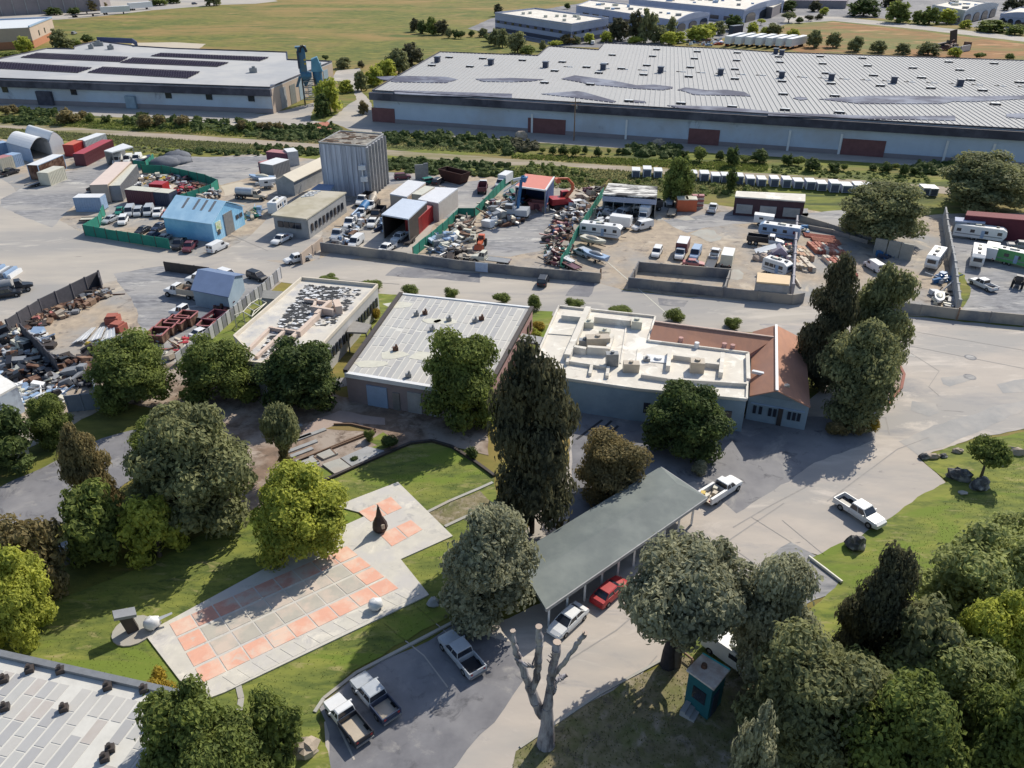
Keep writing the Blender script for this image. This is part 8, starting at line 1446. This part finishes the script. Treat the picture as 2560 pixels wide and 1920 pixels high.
# dark leaning trunk and boughs of the grey leaved tree
for o in bpy.data.objects:
    if o.get('label', '').startswith('grey-leaved spreading'): GT = o
P = GT.location.copy(); b = MB(); TP = P
def at2(x, y, dy=0):
    a = (px('T', x, y)[0] - 1280) / FPX; bb = (960 - px('T', x, y)[1]) / FPX; d = Vector((a, CT + bb * ST, -ST + bb * CT)); k = (TP.y + dy) / d.y; return Vector((0, 0, HCAM)) + d * k
DB = mat('dark_bark', (.045, .038, .042), (.02, .018, .022), scale=4, bump=.5)
rzi = -GT.rotation_euler.z
def loc(v): v = v - TP; return Vector((v.x * math.cos(rzi) - v.y * math.sin(rzi), v.x * math.sin(rzi) + v.y * math.cos(rzi), v.z))
for pts, rr in (((at2(1540, 1200), at2(1550, 1100, .2), at2(1570, 1020, .3)), (.6, .45, .35)), ((at2(1570, 1020, .3), at2(1440, 1010, -.5), at2(1390, 940, -1)), (.25, .18, .12)), ((at2(1570, 1020, .3), at2(1660, 930, -.6), at2(1740, 940, -1), at2(1800, 1000, -1.2), at2(1860, 930, -1.4)), (.3, .22, .2, .15, .1))):
    b = MB(); pts = [loc(p) for p in pts]
    for (p, q), (r0, r1) in zip(zip(pts[:-1], pts[1:]), zip(rr[:-1], rr[1:])): b.tube(p, q, r0, r1, n=8)
    part(GT, 'bough', b, DB)
# far burnt trailer and debris in the dry field
P = flat(g('D', 1660, 455)); t = thing('burnt_trailer', 'burnt out trailer frame lying in the dry field', 'wreck', P, R(40)); b = MB(); b.box(0, 9, 0, .3, 0, 2.4); b.box(0, .3, 0, 3, 0, 2.2); b.box(0, 9, 0, 3, 0, .3); part(t, 'side_wall', b, SILVER); b = MB(); b.box(8.5, 9, 0, 3, .3, 3.2); part(t, 'end_wall', b, RUST)
scrap('D', [(1450, 440), (1640, 440), (1640, 390), (1480, 390)], 40, 1, 3, 2.5, [RUST, DMETAL, MAROON], 'burnt debris beside the wrecked trailer in the dry field', 40)
b = MB(); b.rbox((0, 0, 0), 3, .6, 6, .2, .25); solo('scorched_wreck', b, DMETAL, 'upright burnt panel beside the wrecked trailer', 'wreck', flat(g('D', 1600, 385)))
sheet('brick_patch', .02, zz('B', (460, 1100), (500, 1065), (620, 1050), (700, 1110), (600, 1125), (560, 1110)), TC[0])
b = MB(); b.rbox((0, 0, 0), 2.4, 1.6, 1.6); 
for i, (zc, x, y) in enumerate((('C', 80, 1200), ('C', 1265, 1270), ('D', 1640, 1410))): b = MB(); b.blob((0, 0, .6), 1.5, 1.1, 1.3, seed=i, rough=.2, zmin=0, sm=False); solo('tan_boulder', b, RT, 'tan boulder on the verge before the larger warehouse, %s from the left' % ORD[i], 'boulder', flat(g(zc, x, y)))
# striped light goods at the left edge
t = thing('sheet_rack', 'rack of white and grey sheets at the left edge beside the road', 'rack', flat(g('K', 100, 300)), R(-20))
for i in range(7): b = MB(); b.rbox((-3.4 + i * .8, 0, 0), .45, 3.0, .6 + .1 * (i % 3), .3, .1); part(t, 'sheet', b, [WHITE, GREY, LBLUE][i % 3])
# cracks and small road marks
random.seed(9)
for i in range(0):
    x, y = random.uniform(1500, 2500), random.uniform(820, 1220)
    if 1900 < x < 2300 and y < 960: continue
    P = g('P', x, y); b = MB(); a = random.uniform(0, 3.14); L = random.uniform(1, 5); q = Vector((0, 0, 0))
    for k in range(6): n_ = q + Vector((math.cos(a), math.sin(a), 0)) * L / 6; b.beam(flat(q, .044), flat(n_, .044), .05, .004); q = n_; a += random.uniform(-.5, .5)
    tag(link('road_crack', b.mesh('road_crack', M_ASPH), None, (P.x, P.y, 0)), kind='structure')
